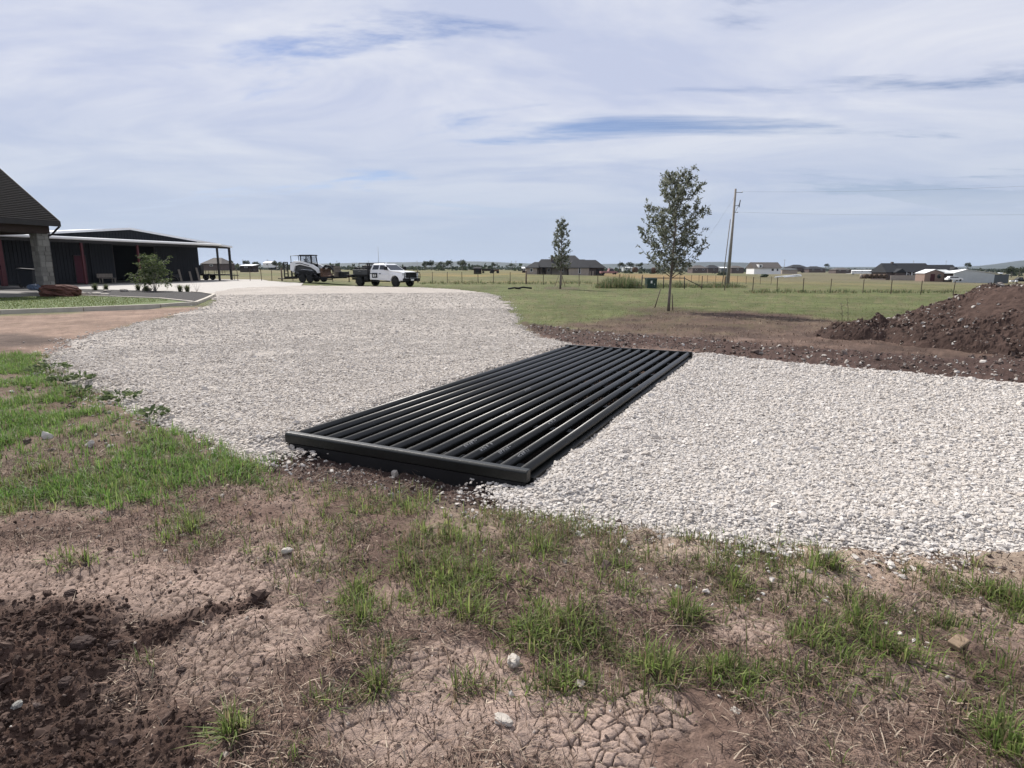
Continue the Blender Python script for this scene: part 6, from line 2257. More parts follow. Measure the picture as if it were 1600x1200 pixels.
b = MB(); hip(b, X(862), X(912), 5, 15, Zp(410), Zp(398), X(872), X(903)); b.build('roof', 'roof_dark', h)
b = MB(); hip(b, X(889), X(920), -0.5, 9, Zp(418.1), Zp(405), X(897), X(916)); b.build('roof', 'roof_dark', h)
b = MB(); hip(b, X(918), X(947), 2.2, 11, Zp(418.15), Zp(405.6), X(918), X(935)); b.build('roof', 'roof_dark', h)
b = MB(); b.box(X(862), X(865), 4.8, 5.8, Zp(412), Zp(399)); b.box(X(861.6), X(865.4), 4.7, 5.9, Zp(399), Zp(398.2)); b.build('chimney', 'brick_dark', h)
for px in (843, 852, 861, 887):
    b = MB(); b.box(X(px), X(px) + 0.3, 1.3, 1.6, -0.6, Zp(417.5) - 0.15); b.build('porch_post', 'wood_dark', h)
b = MB(); b.box(X(848), X(853), 3.42, 3.5, 0, 2.1); b.build('door', 'wood_dark', h)
win(h, X(856), X(861), 0.8, 2.0, 3.5); win(h, X(875), X(882), 0.8, 2.0, 3.5); win(h, X(903.5), X(907), 0.3, 2.1, -0.5); win(h, X(828), X(832), 0.8, 1.9, 0)
b = MB(); b.box(X(933), X(945), 2.42, 2.5, -0.3, Zp(420.5)); b.build('garage_door', 'black', h)
for x in (X(921.5), X(926)):
    b = MB(); b.box(x, x + 0.35, 0.4, 0.75, -0.6, 1.0); b.build('planter', 'brick_pale', h)

# pale car and trailer by that house
def simple_car(name, label, px, py, Y, rz, mat, cat='car', L=4.6, hgt=1.5, pick=False):
    q = Q(px, py, Y)
    t = thing(name, label, cat, (q.x, q.y, q.z), rz)
    low = [(-L / 2, 0.35), (L / 2, 0.35), (L / 2, 0.75), (L / 2 - 0.9, 0.95), (-L / 2, 0.98)]
    b = MB(); b.prism(low, 'y', -0.9, 0.9); b.build('body', mat, t, 0.06)
    c0 = -0.3 if pick else -L / 2 + 0.4
    b = MB(); b.add([(c0, -0.85, 0.96), (L / 2 - 1.0, -0.85, 0.96), (L / 2 - 1.6, -0.7, hgt), (c0 + 0.3, -0.7, hgt), (c0, 0.85, 0.96), (L / 2 - 1.0, 0.85, 0.96), (L / 2 - 1.6, 0.7, hgt), (c0 + 0.3, 0.7, hgt)], [(0, 1, 2, 3), (7, 6, 5, 4), (0, 4, 5, 1), (1, 5, 6, 2), (2, 6, 7, 3), (3, 7, 4, 0)])
    b.build('cabin', mat, t, 0.04)
    for s in (-1, 1):
        b = MB(); b.add([(c0 + 0.25, s * 0.862, 1.02), (L / 2 - 1.2, s * 0.862, 1.02), (L / 2 - 1.65, s * 0.745, hgt - 0.08), (c0 + 0.4, s * 0.745, hgt - 0.08)], [(0, 1, 2, 3)]); b.build('window', 'glass', t)
        for x in (-L / 2 + 0.8, L / 2 - 0.85):
            b = MB(); b.lathe([(0.1, -0.1), (0.31, -0.1), (0.33, 0), (0.31, 0.1), (0.1, 0.1)], 14, 'y', (x, s * 0.82, 0.33)); b.build('wheel', 'tyre', t)
    return t


simple_car('parked_pickup', 'faded pinkish pickup parked right of the dark-roofed house', 951, 429, 178, R(10), 'car_red', 'pickup', 5.2, 1.75, True)
simple_car('parked_car', 'white car parked in front of the long pale metal building', 1490, 439.2, 190, R(-5), 'car_white')
simple_car('dark_pickup', 'dark pickup parked far off at the right of the pale metal building', 1595, 441.5, 200, R(170), 'black', 'pickup', 5.2, 1.75, True)

# shed and farm wagons left of the house
s_, k = px_frame(746, 427.5, 190, 'small dark wooden shed standing in the meadow behind the wire fence', 'wooden_shed', 'shed')
b = MB(); b.box(-1.15, 1.15, 0, 2.6, -0.2, 1.6); b.build('wall', 'wood_dark', s_)
b = MB(); gable_roof(b, -1.15, 1.15, 0, 2.6, 1.6, 2.1, 0.15, 'x'); b.build('roof', 'roof_dark', s_)
b = MB(); b.box(-0.4, 0.4, -0.05, 0, -0.1, 1.4); b.build('door', 'black', s_)
w_, k = px_frame(761, 427, 192, 'long dark flat hay wagon beside the small wooden shed', 'hay_wagon', 'wagon')
b = MB(); b.box(-1.6, 1.6, -0.9, 0.9, 0.7, 0.85); b.box(-1.6, 1.6, -0.9, -0.82, 0.86, 1.35); b.build('bed', 'wood_dark', w_)
for x in (-1.2, 1.2):
    for y in (-0.9, 0.9):
        b = MB(); b.lathe([(0.1, -0.08), (0.34, -0.08), (0.34, 0.08), (0.1, 0.08)], 12, 'y', (x, y, 0.34)); b.build('wheel', 'tyre', w_)
w_, k = px_frame(773, 427, 188, 'old rusty tractor standing at the end of the hay wagon', 'old_tractor', 'tractor', R(8))
b = MB(); b.box(-0.2, 1.3, -0.3, 0.3, 0.6, 1.15); b.build('hood', 'rusty', w_)
b = MB(); b.box(-0.95, -0.2, -0.35, 0.35, 0.55, 0.95); b.box(-0.9, -0.8, -0.3, 0.3, 0.95, 1.4); b.build('seat', 'black', w_)
b = MB(); b.path([(-0.7, -0.45, 0.9), (-0.7, -0.45, 1.95), (-0.7, 0.45, 1.95), (-0.7, 0.45, 0.9)], 0.05); b.build('roll_bar', 'black', w_)
for x, r in ((-0.75, 0.62), (0.95, 0.38)):
    for y in (-0.62, 0.62):
        b = MB(); b.lathe([(0.15, -0.14), (r, -0.14), (r, 0.14), (0.15, 0.14)], 16, 'y', (x, y, r)); b.build('wheel', 'tyre', w_)

# bales
def bale(px, py, Y, label, rz=0.0, r=0.75, g='round hay bales'):
    q = Q(px, py, Y)
    b = MB(); b.lathe([(0.02, -0.75), (r * 0.9, -0.75), (r, -0.66), (r, 0.66), (r * 0.9, 0.75), (0.02, 0.75)], 18, 'y', (0, 0, r * 0.94))
    o = b.build('hay_bale', 'hay'); o.location = q; o.rotation_euler = (0, 0, rz)
    return tag(o, label, 'hay bale', g)


bale(992, 425.5, 250, 'dark round hay bale in the meadow left of the larger young tree', 0.5, 1.1)
bale(1021, 426.5, 235, 'brown round hay bale low in the meadow directly behind the pipe brace', 1.2, 1.1)
for i, px in enumerate((1352, 1359.5, 1367, 1374.5, 1382)):
    bale(px, 435.2, 205, ['leftmost hay bale of the row of five, next to the pale tank', 'second hay bale from the pale tank in the row of five', 'middle hay bale of the row of five', 'fourth hay bale from the pale tank in the row of five', 'rightmost hay bale of the row of five, nearest the dark-roofed house'][i], 0.15, 0.78)
t, k = px_frame(1345.5, 435.5, 206, 'pale upright plastic tank at the left end of the row of hay bales', 'water_tank', 'tank')
b = MB(); b.lathe([(0.3, 0), (0.5, 0.02), (0.5, 1.25), (0.35, 1.45), (0.12, 1.5)], 16); b.build('shell', 'brick_pale', t)
b = MB(); b.lathe([(0.12, 1.505), (0.12, 1.58), (0.05, 1.58)], 10); b.build('lid', 'black', t)
# white pipes stacked in the field
for i, (a, c, lab) in enumerate((((1211, 433.2), (1251, 429.2), 'long white pipe lying in the field right of the pale house'), ((1226, 433.0), (1252, 431.2), 'shorter white pipe lying under the long white pipe'))):
    p0 = Q(a[0], a[1], 150 + i); p1 = Q(c[0], c[1], 156 + i)
    o = MB().tube((0, 0, 0), p1 - p0, 0.17, n=10).build('white_pipe', 'metal_white'); o.location = p0
    tag(o, lab, 'pipe', 'white pipes in the field')
for px, py, lab in ((1194, 432.8, 'dark round bush-like heap in the field before the pale two-tone house'), (1142, 420.5, 'tiny pale hut far off in the orange meadow')):
    q = Q(px, py, 165)
    if px == 1194:
        o = lump('brush_heap', (1.0, 0.7, 0.45), 9, 'far_leaf', sub=3, amp=0.5); o.location = q; tag(o, lab, 'brush heap')

# two-tone house right of the pole
h, k = px_frame(1200, 425.5, 270, 'two-tone house with pale lower wall and dark roof right of the utility pole', 'farm_house', 'house')
X = lambda px: (px - 1200) * k * 1.018
Zp = lambda py: (425.5 - py) * k
b = MB(); b.box(X(1178), X(1220), 0, 9, -0.8, Zp(418.2)); b.build('wall', 'metal_white', h)
b = MB(); b.prism([(-0.5, Zp(418.4)), (4.5, Zp(409.6)), (9.5, Zp(418.4)), (9.5, Zp(418.8)), (-0.5, Zp(418.8))], 'x', X(1177), X(1221)); b.build('roof', 'roof_brown', h)
b = MB(); b.box(X(1184), X(1190), -0.4, 2.6, Zp(418.6), Zp(413.2)); d = b.build('dormer', 'metal_white', h)
b = MB(); b.box(X(1186), X(1188.6), -0.46, -0.403, Zp(417.6), Zp(414.2)); b.build('pane', 'glass', d)
win(h, X(1205), X(1209), 0.5, 1.7, 0); win(h, X(1213), X(1216), 0.5, 1.7, 0)
# low barns and houses along the horizon
def low_house(name, px0, px1, pyb, pyw, pyr, Y, wall, roof, label, cat='house', style='hip', depth=8):
    pc = (px0 + px1) / 2
    h, k = px_frame(pc, pyb, Y, label, name, cat)
    X = lambda px: (px - pc) * k * 1.018
    Zp = lambda py: (pyb - py) * k
    b = MB(); b.box(X(px0), X(px1), 0, depth, -1.2, Zp(pyw)); b.build('wall', wall, h)
    b = MB()
    if style == 'hip':
        w = X(px1) - X(px0)
        hip(b, X(px0), X(px1), 0, depth, Zp(pyw) + 0.002, Zp(pyr), X(px0) + min(0.3 * w, depth / 2), X(px1) - min(0.3 * w, depth / 2))
    elif style == 'flat':
        b.prism([(-0.3, Zp(pyw) + 0.003), (depth + 0.3, Zp(pyr)), (depth + 0.3, Zp(pyr) - 0.15), (-0.3, Zp(pyw) - 0.15)], 'x', X(px0) - 0.2, X(px1) + 0.2)
    else:
        gable_roof(b, X(px0), X(px1), 0, depth, Zp(pyw) + 0.1, Zp(pyr), 0.25, 'x')
    b.build('roof', roof, h)
    n = max(1, int((X(px1) - X(px0)) / 5))
    for i in range(n):
        xx = X(px0) + (i + 0.5) * (X(px1) - X(px0)) / n
        win(h, xx - 0.6, xx + 0.6, Zp(pyw) * 0.35, Zp(pyw) * 0.8, 0)
    return h


low_house('far_house', 315, 346, 418, 412, 402.3, 230, 'brick_dark', 'roof_brown', 'brown-roofed house seen under the barn eave behind the trailer', depth=11)
low_house('far_shed', 375, 394, 420.5, 415, 413, 240, 'wood_dark', 'metal_white', 'long low dark shed with a white roof edge left of the loader', 'shed', 'flat', 6)
low_house('white_barn', 411, 424, 416, 411, 408.5, 560, 'metal_white', 'metal_white', 'bright white far barn on the horizon left of the loader', 'barn', 'gable', 14)
low_house('white_shed', 816, 823, 424, 419.5, 417, 260, 'wood_dark', 'metal_white', 'small white-roofed shed at the left edge of the dark-roofed house', 'shed', 'gable', 5)
low_house('far_house', 1082, 1105, 424, 419, 414.5, 420, 'brick_dark', 'roof_brown', 'brown-roofed far house right behind the larger tree, left of its dark neighbour', depth=12)
low_house('far_house', 1106, 1125, 424, 419, 414, 440, 'brick_dark', 'roof_dark', 'dark low far house between the larger tree and the utility pole', depth=12)
low_house('white_shed', 1127, 1137, 422, 418.6, 417, 430, 'metal_dark', 'metal_white', 'small shed with a white flat roof just left of the utility pole', 'shed', 'flat', 6)
low_house('far_house', 1143, 1162, 424.5, 418.5, 415, 430, 'brick_dark', 'roof_brown', 'low brown far house just right of the utility pole', depth=12)
low_house('far_shed', 1222, 1246, 424.5, 421, 419.5, 330, 'brick_pale', 'metal_dark', 'low pale shed directly right of the two-tone house', 'shed', 'flat', 6)
low_house('far_house', 1237, 1262, 422, 418, 413.5, 480, 'brick_dark', 'roof_dark', 'dark far house with a pointed roof beyond the two-tone house', depth=13)
low_house('far_house', 1264, 1290, 423.5, 420, 416, 470, 'brick_dark', 'roof_dark', 'low dark far house halfway between the two-tone house and the bales', depth=13)
low_house('far_house', 1306, 1330, 424.5, 421.5, 418.5, 430, 'brick_dark', 'roof_brown', 'low brown far house left of the long white strip building', depth=10)
low_house('long_barn', 1331, 1384, 425, 423, 421.8, 450, 'metal_white', 'metal_white', 'long low white building on the horizon behind the row of hay bales', 'barn', 'flat', 8)
low_house('far_house', 974, 988, 421.5, 418.3, 417.2, 480, 'metal_pale', 'metal_pale', 'pale low far building between the tall weeds and the larger tree', 'house', 'flat', 8)
# long dark-roofed house on the right
h, k = px_frame(1440, 434, 262, 'long dark-roofed house with gabled porch behind the row of hay bales', 'long_house', 'house')
X = lambda px: (px - 1440) * k * 1.018
Zp = lambda py: (434 - py) * k
b = MB(); b.box(X(1384), X(1458), 0, 11, -1.2, Zp(425.2)); b.box(X(1458) + 0.004, X(1502), 2, 10, -1.2, Zp(424)); b.build('wall', 'brick_dark', h)
b = MB(); b.box(X(1384), X(1437), -3.2, -3.0, -1.2, Zp(430)); b.build('low_wall', 'brick_pale', h)
b = MB()
pr = [(-0.6, Zp(425)), (5.5, Zp(411)), (11.6, Zp(425)), (11.6, Zp(425.6)), (-0.6, Zp(425.6))]
b.prism(pr, 'x', X(1382), X(1457))
for i, v in enumerate(b.v):
    if abs(v[0] - X(1382)) < 0.01 and v[2] > Zp(412): b.v[i] = (X(1386), v[1], v[2])
b.build('roof', 'roof_dark', h)
b = MB(); b.prism([(1.5, Zp(424)), (6, Zp(413.6)), (10.5, Zp(424)), (10.5, Zp(424.5)), (1.5, Zp(424.5))], 'x', X(1457) + 0.01, X(1502)); b.build('roof', 'roof_dark', h)
b = MB(); b.prism([(X(1393), Zp(425.4)), (X(1403), Zp(419.6)), (X(1410), Zp(425.4)), (X(1410), Zp(426)), (X(1393), Zp(426))], 'y', -2.2, 4); b.build('porch_roof', 'roof_dark', h)
b = MB(); b.prism([(X(1394.5), -1.0), (X(1408.5), -1.0), (X(1408.5), Zp(426.05)), (X(1394.5), Zp(426.05))], 'y', -1.8, 0); b.build('porch_wall', 'brick_dark', h)
b = MB(); b.prism([(X(1486), Zp(424)), (X(1494), Zp(417)), (X(1502), Zp(424)), (X(1502), Zp(424.4)), (X(1486), Zp(424.4))], 'y', 0.6, 5); b.build('dormer_roof', 'roof_dark', h)
b = MB(); b.box(X(1402), X(1405), 5, 6, Zp(412), Zp(409)); b.build('chimney', 'brick_dark', h)
for px in (1414, 1422, 1430):
    b = MB(); b.box(X(px), X(px) + 0.25, -0.7, -0.45, -1, Zp(425.65)); b.build('porch_post', 'metal_white', h)
win(h, X(1416), X(1420), 0.3, 1.7, 0); win(h, X(1425), X(1429), 0.3, 1.7, 0); win(h, X(1440), X(1446), 0.3, 1.7, 0)
# small pink brick building with red door and metal roof
h, k = px_frame(1470, 437, 215, 'small pinkish brick outbuilding with a red door and metal roof beside the metal building', 'brick_outbuilding', 'outbuilding')
X = lambda px: (px - 1470) * k * 1.018
Zp = lambda py: (437 - py) * k
b = MB(); b.prism([(X(1444), -0.8), (X(1474), -0.8), (X(1474), Zp(426.5)), (X(1459), Zp(421.6)), (X(1444), Zp(427))], 'y', 0, 5); b.build('wall', 'brick_pink', h)
b = MB(); b.box(X(1474) + 0.003, X(1489), 0.4, 5, -0.8, Zp(427)); b.build('side_wall', 'brick_dark', h)
b = MB(); b.prism([(X(1443), Zp(427.2)), (X(1459), Zp(421.3)), (X(1474.5), Zp(426.2)), (X(1474.5), Zp(425.6)), (X(1459), Zp(420.6)), (X(1443), Zp(426.6))], 'y', -0.25, 5.2); b.build('roof', 'metal_white', h)
b = MB(); b.prism([(0.1, Zp(427) + 0.02), (5.3, Zp(421.2)), (5.3, Zp(421.2) - 0.15), (0.1, Zp(427) - 0.13)], 'x', X(1462), X(1493)); b.build('side_roof', 'metal_pale', h)
b = MB(); b.box(X(1453), X(1460), -0.08, -0.003, -0.5, Zp(428)); b.build('door', 'red_post', h)
b = MB(); b.lathe([(0.02, -0.06), (0.75, -0.05), (0.75, 0.0), (0.02, 0.0)], 16, 'y', (X(1466.5), -0.01, 1.2)); b.build('round_window', 'glass', h)
# pale metal building
h, k = px_frame(1530, 439, 205, 'long pale metal building with low white gable roof at the right', 'metal_building', 'building')
X = lambda px: (px - 1530) * k * 1.018
Zp = lambda py: (439 - py) * k
b = MB(); b.prism([(X(1489), -0.8), (X(1553), -0.8), (X(1553), Zp(428)), (X(1507), Zp(421.2)), (X(1489), Zp(426.3))], 'y', 0, 0.15)
for i in range(24):
    xx = X(1489) + 0.3 + i * (X(1553) - X(1489) - 0.5) / 24
    b.box(xx, xx + 0.07, -0.04, 0, -0.8, Zp(428) - 0.1)
b.build('gable_wall', 'metal_pale', h)
b = MB(); b.box(X(1553) + 0.003, X(1576), 0.1, 0.25, -0.8, Zp(429)); b.build('bay_shade_sheet', 'metal_dark', h)  # solid dark sheet standing for the shade inside an open bay
b = MB(); b.add([(X(1488.5), -0.2, Zp(426.1)), (X(1507), -0.2, Zp(421.0)), (X(1532), 8, Zp(420.2)), (X(1500), 8, Zp(424))], [(0, 1, 2, 3)])
b.add([(X(1507), -0.2, Zp(421.0)), (X(1577), -0.2, Zp(428.8)), (X(1577), 8, Zp(428)), (X(1532), 8, Zp(420.2))], [(0, 1, 2, 3)])
b.add([(X(1488.5), -0.2, Zp(426.6)), (X(1507), -0.2, Zp(421.5)), (X(1577), -0.2, Zp(429.3)), (X(1577), -0.2, Zp(428.8)), (X(1507), -0.2, Zp(421.0)), (X(1488.5), -0.2, Zp(426.1))], [(0, 1, 4, 5), (1, 2, 3, 4)])
b.build('roof', 'metal_white', h)
b = MB(); b.box(X(1568), X(1573), 2, 3, Zp(428.4), Zp(426)); b.build('roof_vent', 'metal_white', h)
for i, (px, w) in enumerate(((1580.5, 5), (1588, 3))):
    q = Q(px, 440, 198)
    b = MB(); b.prism([(-0.5, 0), (0.5, 0), (0.4, 0.38), (-0.4, 0.38)], 'y', -0.3, 0.3); o = b.build('white_trough', 'metal_white', None, 0.04); o.location = q; o.scale = (w / 4, 1, 1)
    tag(o, ['longer white trough right of the pale metal building', 'shorter white trough between the long one and the dark pickup'][i], 'trough', 'white troughs')

# ================================================================== FAR POLES, TREES, HILLS
pm_ = MB(); pm_.tube((0, 0, -1), (0, 0, 9.5), 0.16, 0.11, 6)
far_mesh = pm_.mesh('shaft', 'pole_wood')
ca = MB(); ca.box(-1.1, 1.1, -0.06, 0.06, 8.7, 8.85); arm_mesh = ca.mesh('crossarm', 'pole_wood')
names = {462: 'far power pole left of the loader', 474: 'far power pole just left of the loader cab', 527: 'far power pole above the grapple', 576: 'far power pole above the truck bed', 652: 'far power pole just right of the truck', 700: 'far power pole among the far trees', 721: 'tallest far power pole, behind the rounded far tree', 799: 'far power pole left of the dark-roofed house, left one of two', 806: 'far power pole left of the dark-roofed house, right one of two', 968: 'far power pole right of the dark-roofed house', 1225: 'far power pole beside the two-tone house', 1426: 'far power pole above the long dark-roofed house, left one', 1477: 'far power pole above the long dark-roofed house, right one', 380: 'far power pole above the far dark shed', 419: 'far power pole above the white far barn'}
for px, lab in names.items():
    top = 404.5 if px not in (721, 1225, 419, 380) else 402.5
    Y = 9.0 * 965 / (419 - top)
    q = Q(px, 420, Y)
    t = thing('power_pole', lab, 'power pole', (q.x, q.y, 0.2), px * 0.3, 'far power poles along the horizon')
    for me in (far_mesh, arm_mesh):
        o = bpy.data.objects.new(me.name, me); COL.objects.link(o); o.parent = t
q = Q(592, 420, 900)
m = MB(); m.tube((0, 0, -1), (0, 0, 34), 0.45, 0.25, 5)
for k in range(16):
    m.box(-0.5, 0.5, -0.05, 0.05, 2 * k, 2 * k + 0.1)
o = m.build('radio_mast', 'metal_pale'); o.location = (q.x, q.y, 0); tag(o, 'thin tall radio mast on the horizon above the truck', 'mast')


def clump_cloud(n, size, st, pts):
    """many small leaf-sized faces on given points."""
    d = st.normal(0, 1, (n, 3))
    cols = np.array([(0.040, 0.055, 0.028), (0.055, 0.07, 0.035), (0.028, 0.04, 0.022), (0.07, 0.08, 0.045)])[st.integers(0, 4, n)] * st.uniform(0.7, 1.3, n)[:, None]
    L = size * st.uniform(0.6, 1.3, n)
    return leaf_cards(pts, d, L, L * 0.8, st, cols)


def far_tree_mesh(seed, wide, n=520):
    st = np.random.default_rng(seed)
    lobes = [(st.uniform(-0.5, 0.5) * wide, st.uniform(-0.5, 0.5) * wide, st.uniform(0.45, 0.85), st.uniform(0.22, 0.36)) for _ in range(7)]
    pts = []
    for i in range(n):
        lx, ly, lz, lr = lobes[i % 7]
        v = st.normal(0, 1, 3); v /= np.linalg.norm(v); v *= st.uniform(0.6, 1.0)
        pts.append((lx + v[0] * lr * wide, ly + v[1] * lr * wide, lz + v[2] * lr * 0.8))
    co, tris, cc = clump_cloud(n, 0.11, st, np.array(pts))
    return np_mesh('crown', co, None, tris, M['tree_leaf'], cc)


crown_meshes = [far_tree_mesh(s, w) for s, w in ((1, 0.7), (2, 0.9), (3, 1.1), (4, 0.8))]
tm_ = MB(); tm_.path([(0, 0, -0.1), (0.02, 0, 0.3), (0, 0.02, 0.6)], 0.045, 6, taper=0.015)
trunk_mesh = tm_.mesh('trunk', 'bark')
def far_tree(px, py, Y, hgt, i, label, wide=1.0):
    q = Q(px, py, Y)
    t = thing('far_tree', label, 'tree', (q.x, q.y, q.z), px * 0.7, 'far trees along the horizon')
    t.scale = (hgt * wide, hgt * wide, hgt)
    for me in (crown_meshes[i % 4], trunk_mesh):
        o = bpy.data.objects.new(me.name, me); COL.objects.link(o); o.parent = t
    return t


far_list = [(665, 419.5, 380, 4.6, 'narrow far tree, leftmost of the group right of the truck'), (675, 419.5, 380, 4.8, 'narrow far tree second from the left right of the truck'), (692, 419.5, 380, 4.2, 'low broad far tree in the middle of the group right of the truck'), (704.5, 419.5, 380, 4.8, 'broad far tree left of the rounded one'), (722.5, 420, 360, 5.2, 'rounded far tree with a visible trunk left of the small dark shed'),
            (772, 419, 480, 4.5, 'low far tree above the old tractor'), (800, 420, 420, 3.6, 'far tree left of the dark-roofed house'), (968, 422, 300, 3.6, 'bright bushy far tree right of the dark-roofed house'), (985, 420, 420, 4.6, 'dark far tree left of the larger tree'), (1000, 420, 420, 4.2, 'dark far tree close behind the left side of the larger tree'),
            (350, 419, 300, 4.2, 'far tree showing between the two barn posts'), (384, 419, 420, 5.0, 'far tree behind the long low dark shed'), (402, 419, 430, 4.6, 'far tree right of the long low dark shed'), (432, 419, 420, 5.0, 'far tree right of the bright white far barn'), (441, 419, 430, 4.4, 'far tree next to the trailer ramp'),
            (1290, 420, 560, 4.4, 'far tree right of the two-tone house'), (1512, 420, 420, 4.2, 'far tree above the pale metal building'), (1580, 432, 330, 5.2, 'dark far tree right of the metal building, left one'), (1592, 431, 330, 4.8, 'dark far tree at the right, nearest the dark pickup')]
for i, (px, py, Y, hgt, lab) in enumerate(far_list):
    far_tree(px, py, Y, hgt, i, lab, 1.15)
# scrubland: one mass of bushes out to the hills
st = np.random.default_rng(77)
n = 5200
th = st.uniform(-0.80, 0.80, n); rr = np.sqrt(st.uniform(430 ** 2, 2600 ** 2, n))
dens = fbm(rr * np.sin(th) * 0.004, rr * np.cos(th) * 0.004, 301, 4)
k = (dens > 0.40) | (rr > 1200)
th, rr = th[k], rr[k]; n = len(th)
cx, cy = rr * np.sin(th), rr * np.cos(th)
hh = st.uniform(2.2, 5.0, n)
per = 16
idx = np.repeat(np.arange(n), per)
v = st.normal(0, 1, (n * per, 3)); v /= np.linalg.norm(v, axis=1)[:, None]
pts = np.stack([cx[idx] + v[:, 0] * hh[idx] * 0.8, cy[idx] + v[:, 1] * hh[idx] * 0.6, H(cx, cy)[idx] + hh[idx] * (0.42 + 0.38 * v[:, 2])], -1)
d = st.normal(0, 1, (n * per, 3))
cols = np.array([(0.038, 0.050, 0.028), (0.050, 0.062, 0.034), (0.030, 0.040, 0.024)])[st.integers(0, 3, n * per)]
L = hh[idx] * st.uniform(0.5, 0.95, n * per)
co, tris, cc = leaf_cards(pts, d, L, L * 0.9, st, cols)
o = np_obj('scrubland', np_mesh('scrubland', co, None, tris, M['tree_leaf'], cc))
tag(o, 'dark scrub and trees of the plain merging into one mass before the hills', kind='stuff')


def build_hills():
    prof = [(-400, 413), (200, 414), (380, 413.5), (450, 412), (520, 410.5), (560, 409.5), (600, 408.8), (640, 408.6), (680, 408.2), (720, 407.4), (750, 407.4), (775, 408.2), (800, 409.6), (850, 411), (900, 411.5), (960, 411.2), (1010, 410.4), (1040, 409.6), (1060, 408.8), (1100, 408.2), (1130, 408.2), (1150, 409), (1168, 409.4), (1180, 414), (1220, 415.4), (1300, 416), (1400, 416), (1490, 416), (1530, 414.2), (1555, 411.4), (1575, 408.6), (1590, 406.6), (1605, 405.4), (1700, 404.5), (2000, 409)]
    pa = np.array([(Q(p, 420, 1000).x / 1000, (419.6 - y) / 965) for p, y in prof])
    tn = np.linspace(pa[0, 0], pa[-1, 0], 700)
    rr = np.concatenate([np.linspace(3600, 5200, 14), np.linspace(5300, 6800, 8)])
    T, RR = np.meshgrid(tn, rr)
    top = np.interp(T, pa[:, 0], pa[:, 1]) * 5200
    shape = sstep(3600, 5150, RR) * (1 - 0.6 * sstep(5250, 6800, RR))
    x = T * RR; y = RR
    z = top * shape ** 1.1 * (1 + 0.10 * (fbm(x * 0.004, y * 0.002, 311, 5) - 0.5) * (RR < 5150)) - 3
    nx = len(tn)
    i = np.arange(len(rr) - 1)[:, None] * nx + np.arange(nx - 1)[None, :]
    q = np.stack([i, i + 1, i + nx + 1, i + nx], -1).reshape(-1, 4)
    n1 = fbm(x * 0.006, y * 0.003, 315, 5)
    c = np.array([0.042, 0.05, 0.04])[None, None] * (0.6 + 0.8 * n1)[..., None]
    mat = material('hill_scrub', (1, 1, 1), 0.95, 0, 0.35, 0.02, 0, attr='Col')
    o = np_obj('hills', np_mesh('hills', np.stack([x, y, z], -1).reshape(-1, 3), q, None, mat, c.reshape(-1, 3), True))
    return tag(o, kind='structure')


build_hills()

# ================================================================== SMALL THINGS LYING ABOUT
for px, py, r, sd, mt, lab in ((802, 1036, (0.032, 0.024, 0.024), 11, 'white_rock', 'rounded white stone lying below the big grass clump'), (785, 1141, (0.030, 0.018, 0.012), 12, 'white_rock', 'flat pale stone flake lying on the dry soil near the bottom'), (1290, 868, (0.045, 0.03, 0.014), 13, 'white_rock', 'flat pale slab of stone at the gravel edge by the grass'),
                               (617, 729, (0.032, 0.028, 0.032), 15, 'white_rock', 'small white stone in the dark soil before the guard beam'), (449, 868, (0.03, 0.022, 0.016), 16, 'white_rock', 'small pale stone among straw left of the foreground clumps'), (27, 1106, (0.018, 0.013, 0.009), 17, 'stone_block', 'small grey stone on the dark soil at the lower left'), (1150, 1108, (0.02, 0.012, 0.008), 18, 'white_rock', 'thin pale stone chip on the brown soil in the foreground')):
    o = lump('loose_stone', r, sd, mt, sub=3, amp=0.75, flat=0.55, freq=2.2)
    o.location = g_at(px, py); o.rotation_euler = (0, 0, sd)
    tag(o, lab, 'stone', 'loose stones on the soil')
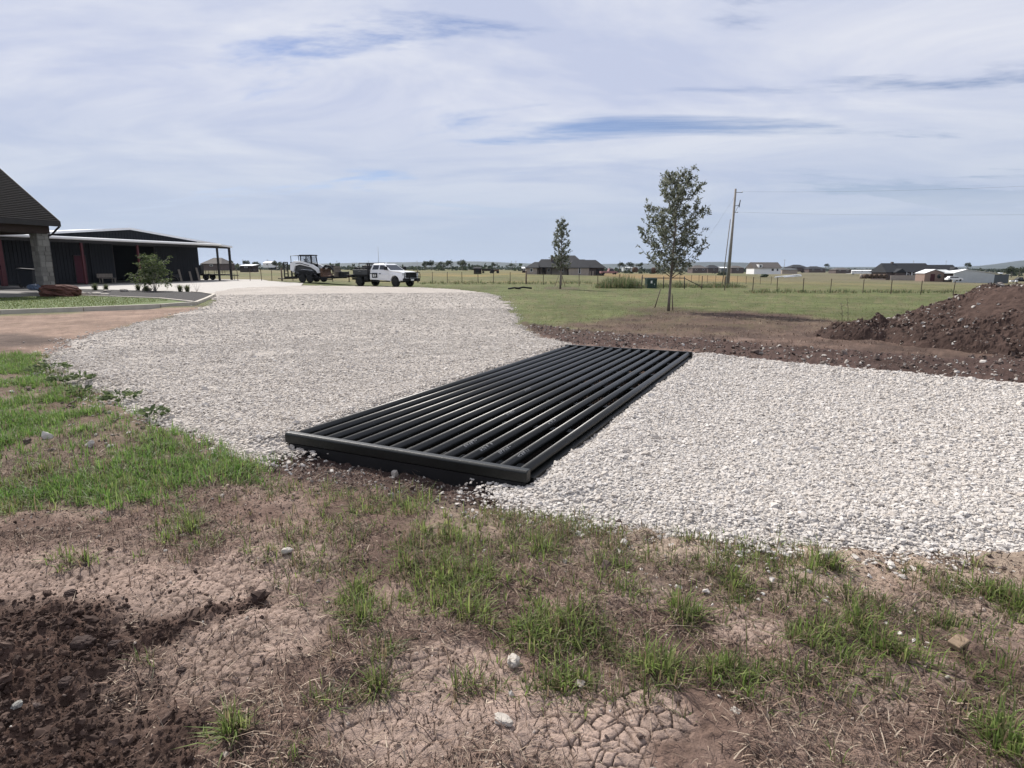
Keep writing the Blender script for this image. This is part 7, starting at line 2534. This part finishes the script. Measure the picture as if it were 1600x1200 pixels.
b = MB(); b.box(-0.042, 0.042, -0.026, 0.026, 0.0, 0.026); o = b.build('brick_fragment', 'chip_brick', None, 0.005); o.location = g_at(1497, 1006); o.rotation_euler = (R(6), R(-8), R(28))
tag(o, 'tan broken brick piece lying on the soil at the right', 'brick piece')
# dark earth clods scattered round the turned soil
for px, py, r, lab in ((130, 1003, 0.048, 'largest dark clod on the turned soil at the lower left'), (180, 1010, 0.034, 'dark clod right of the largest clod on the turned soil'), (105, 1068, 0.03, 'dark clod below the largest clod at the lower left'), (282, 1040, 0.022, 'small dark clod alone on the cracked mud'), (110, 925, 0.03, 'dark clod at the upper edge of the turned soil')):
    o = lump('soil_clod', (r * 0.95, r * 0.75, r * 0.65), int(px), 'dark_soil', sub=4, amp=0.42, flat=0.35, freq=3.2)
    o.location = g_at(px, py)
    tag(o, lab, 'clod', 'clods of dark soil')
for px, py, r, lab in ((1372, 506, 0.24, 'big dark clod on the low tail of the dirt mound'),):
    pass
hp0 = P(794, 452); m = MB(); m.path([(0, 0, 0.05), (0.5, 0.2, 0.12), (1.0, 0.1, 0.05)], 0.07, 7); m.path([(0.6, 0.4, 0.05), (1.2, 0.7, 0.14), (1.9, 0.9, 0.06)], 0.07, 7)
o = m.build('black_hose', 'black'); o.location = hp0
tag(o, 'short black hose pieces lying on the grass beyond the gravel drive', 'hose')

# ================================================================== HAZE
b = MB(); b.box(-7400, 7400, -7400, 7400, -6.5, 130)
hz = b.build('haze', [])
hm = bpy.data.materials.new('haze_air')
hm.use_nodes = True
t = hm.node_tree
for nn in list(t.nodes):
    if nn.type != 'OUTPUT_MATERIAL':
        t.nodes.remove(nn)
pv = N(t, 'ShaderNodeVolumePrincipled')
pv.inputs['Color'].default_value = (0.66, 0.79, 1.0, 1)
pv.inputs['Density'].default_value = 0.000045
pv.inputs['Anisotropy'].default_value = 0.2
t.links.new(pv.outputs[0], t.nodes['Material Output'].inputs['Volume'])
hz.data.materials.append(hm)
tag(hz, 'thin pale haze lying over the whole plain', kind='stuff')
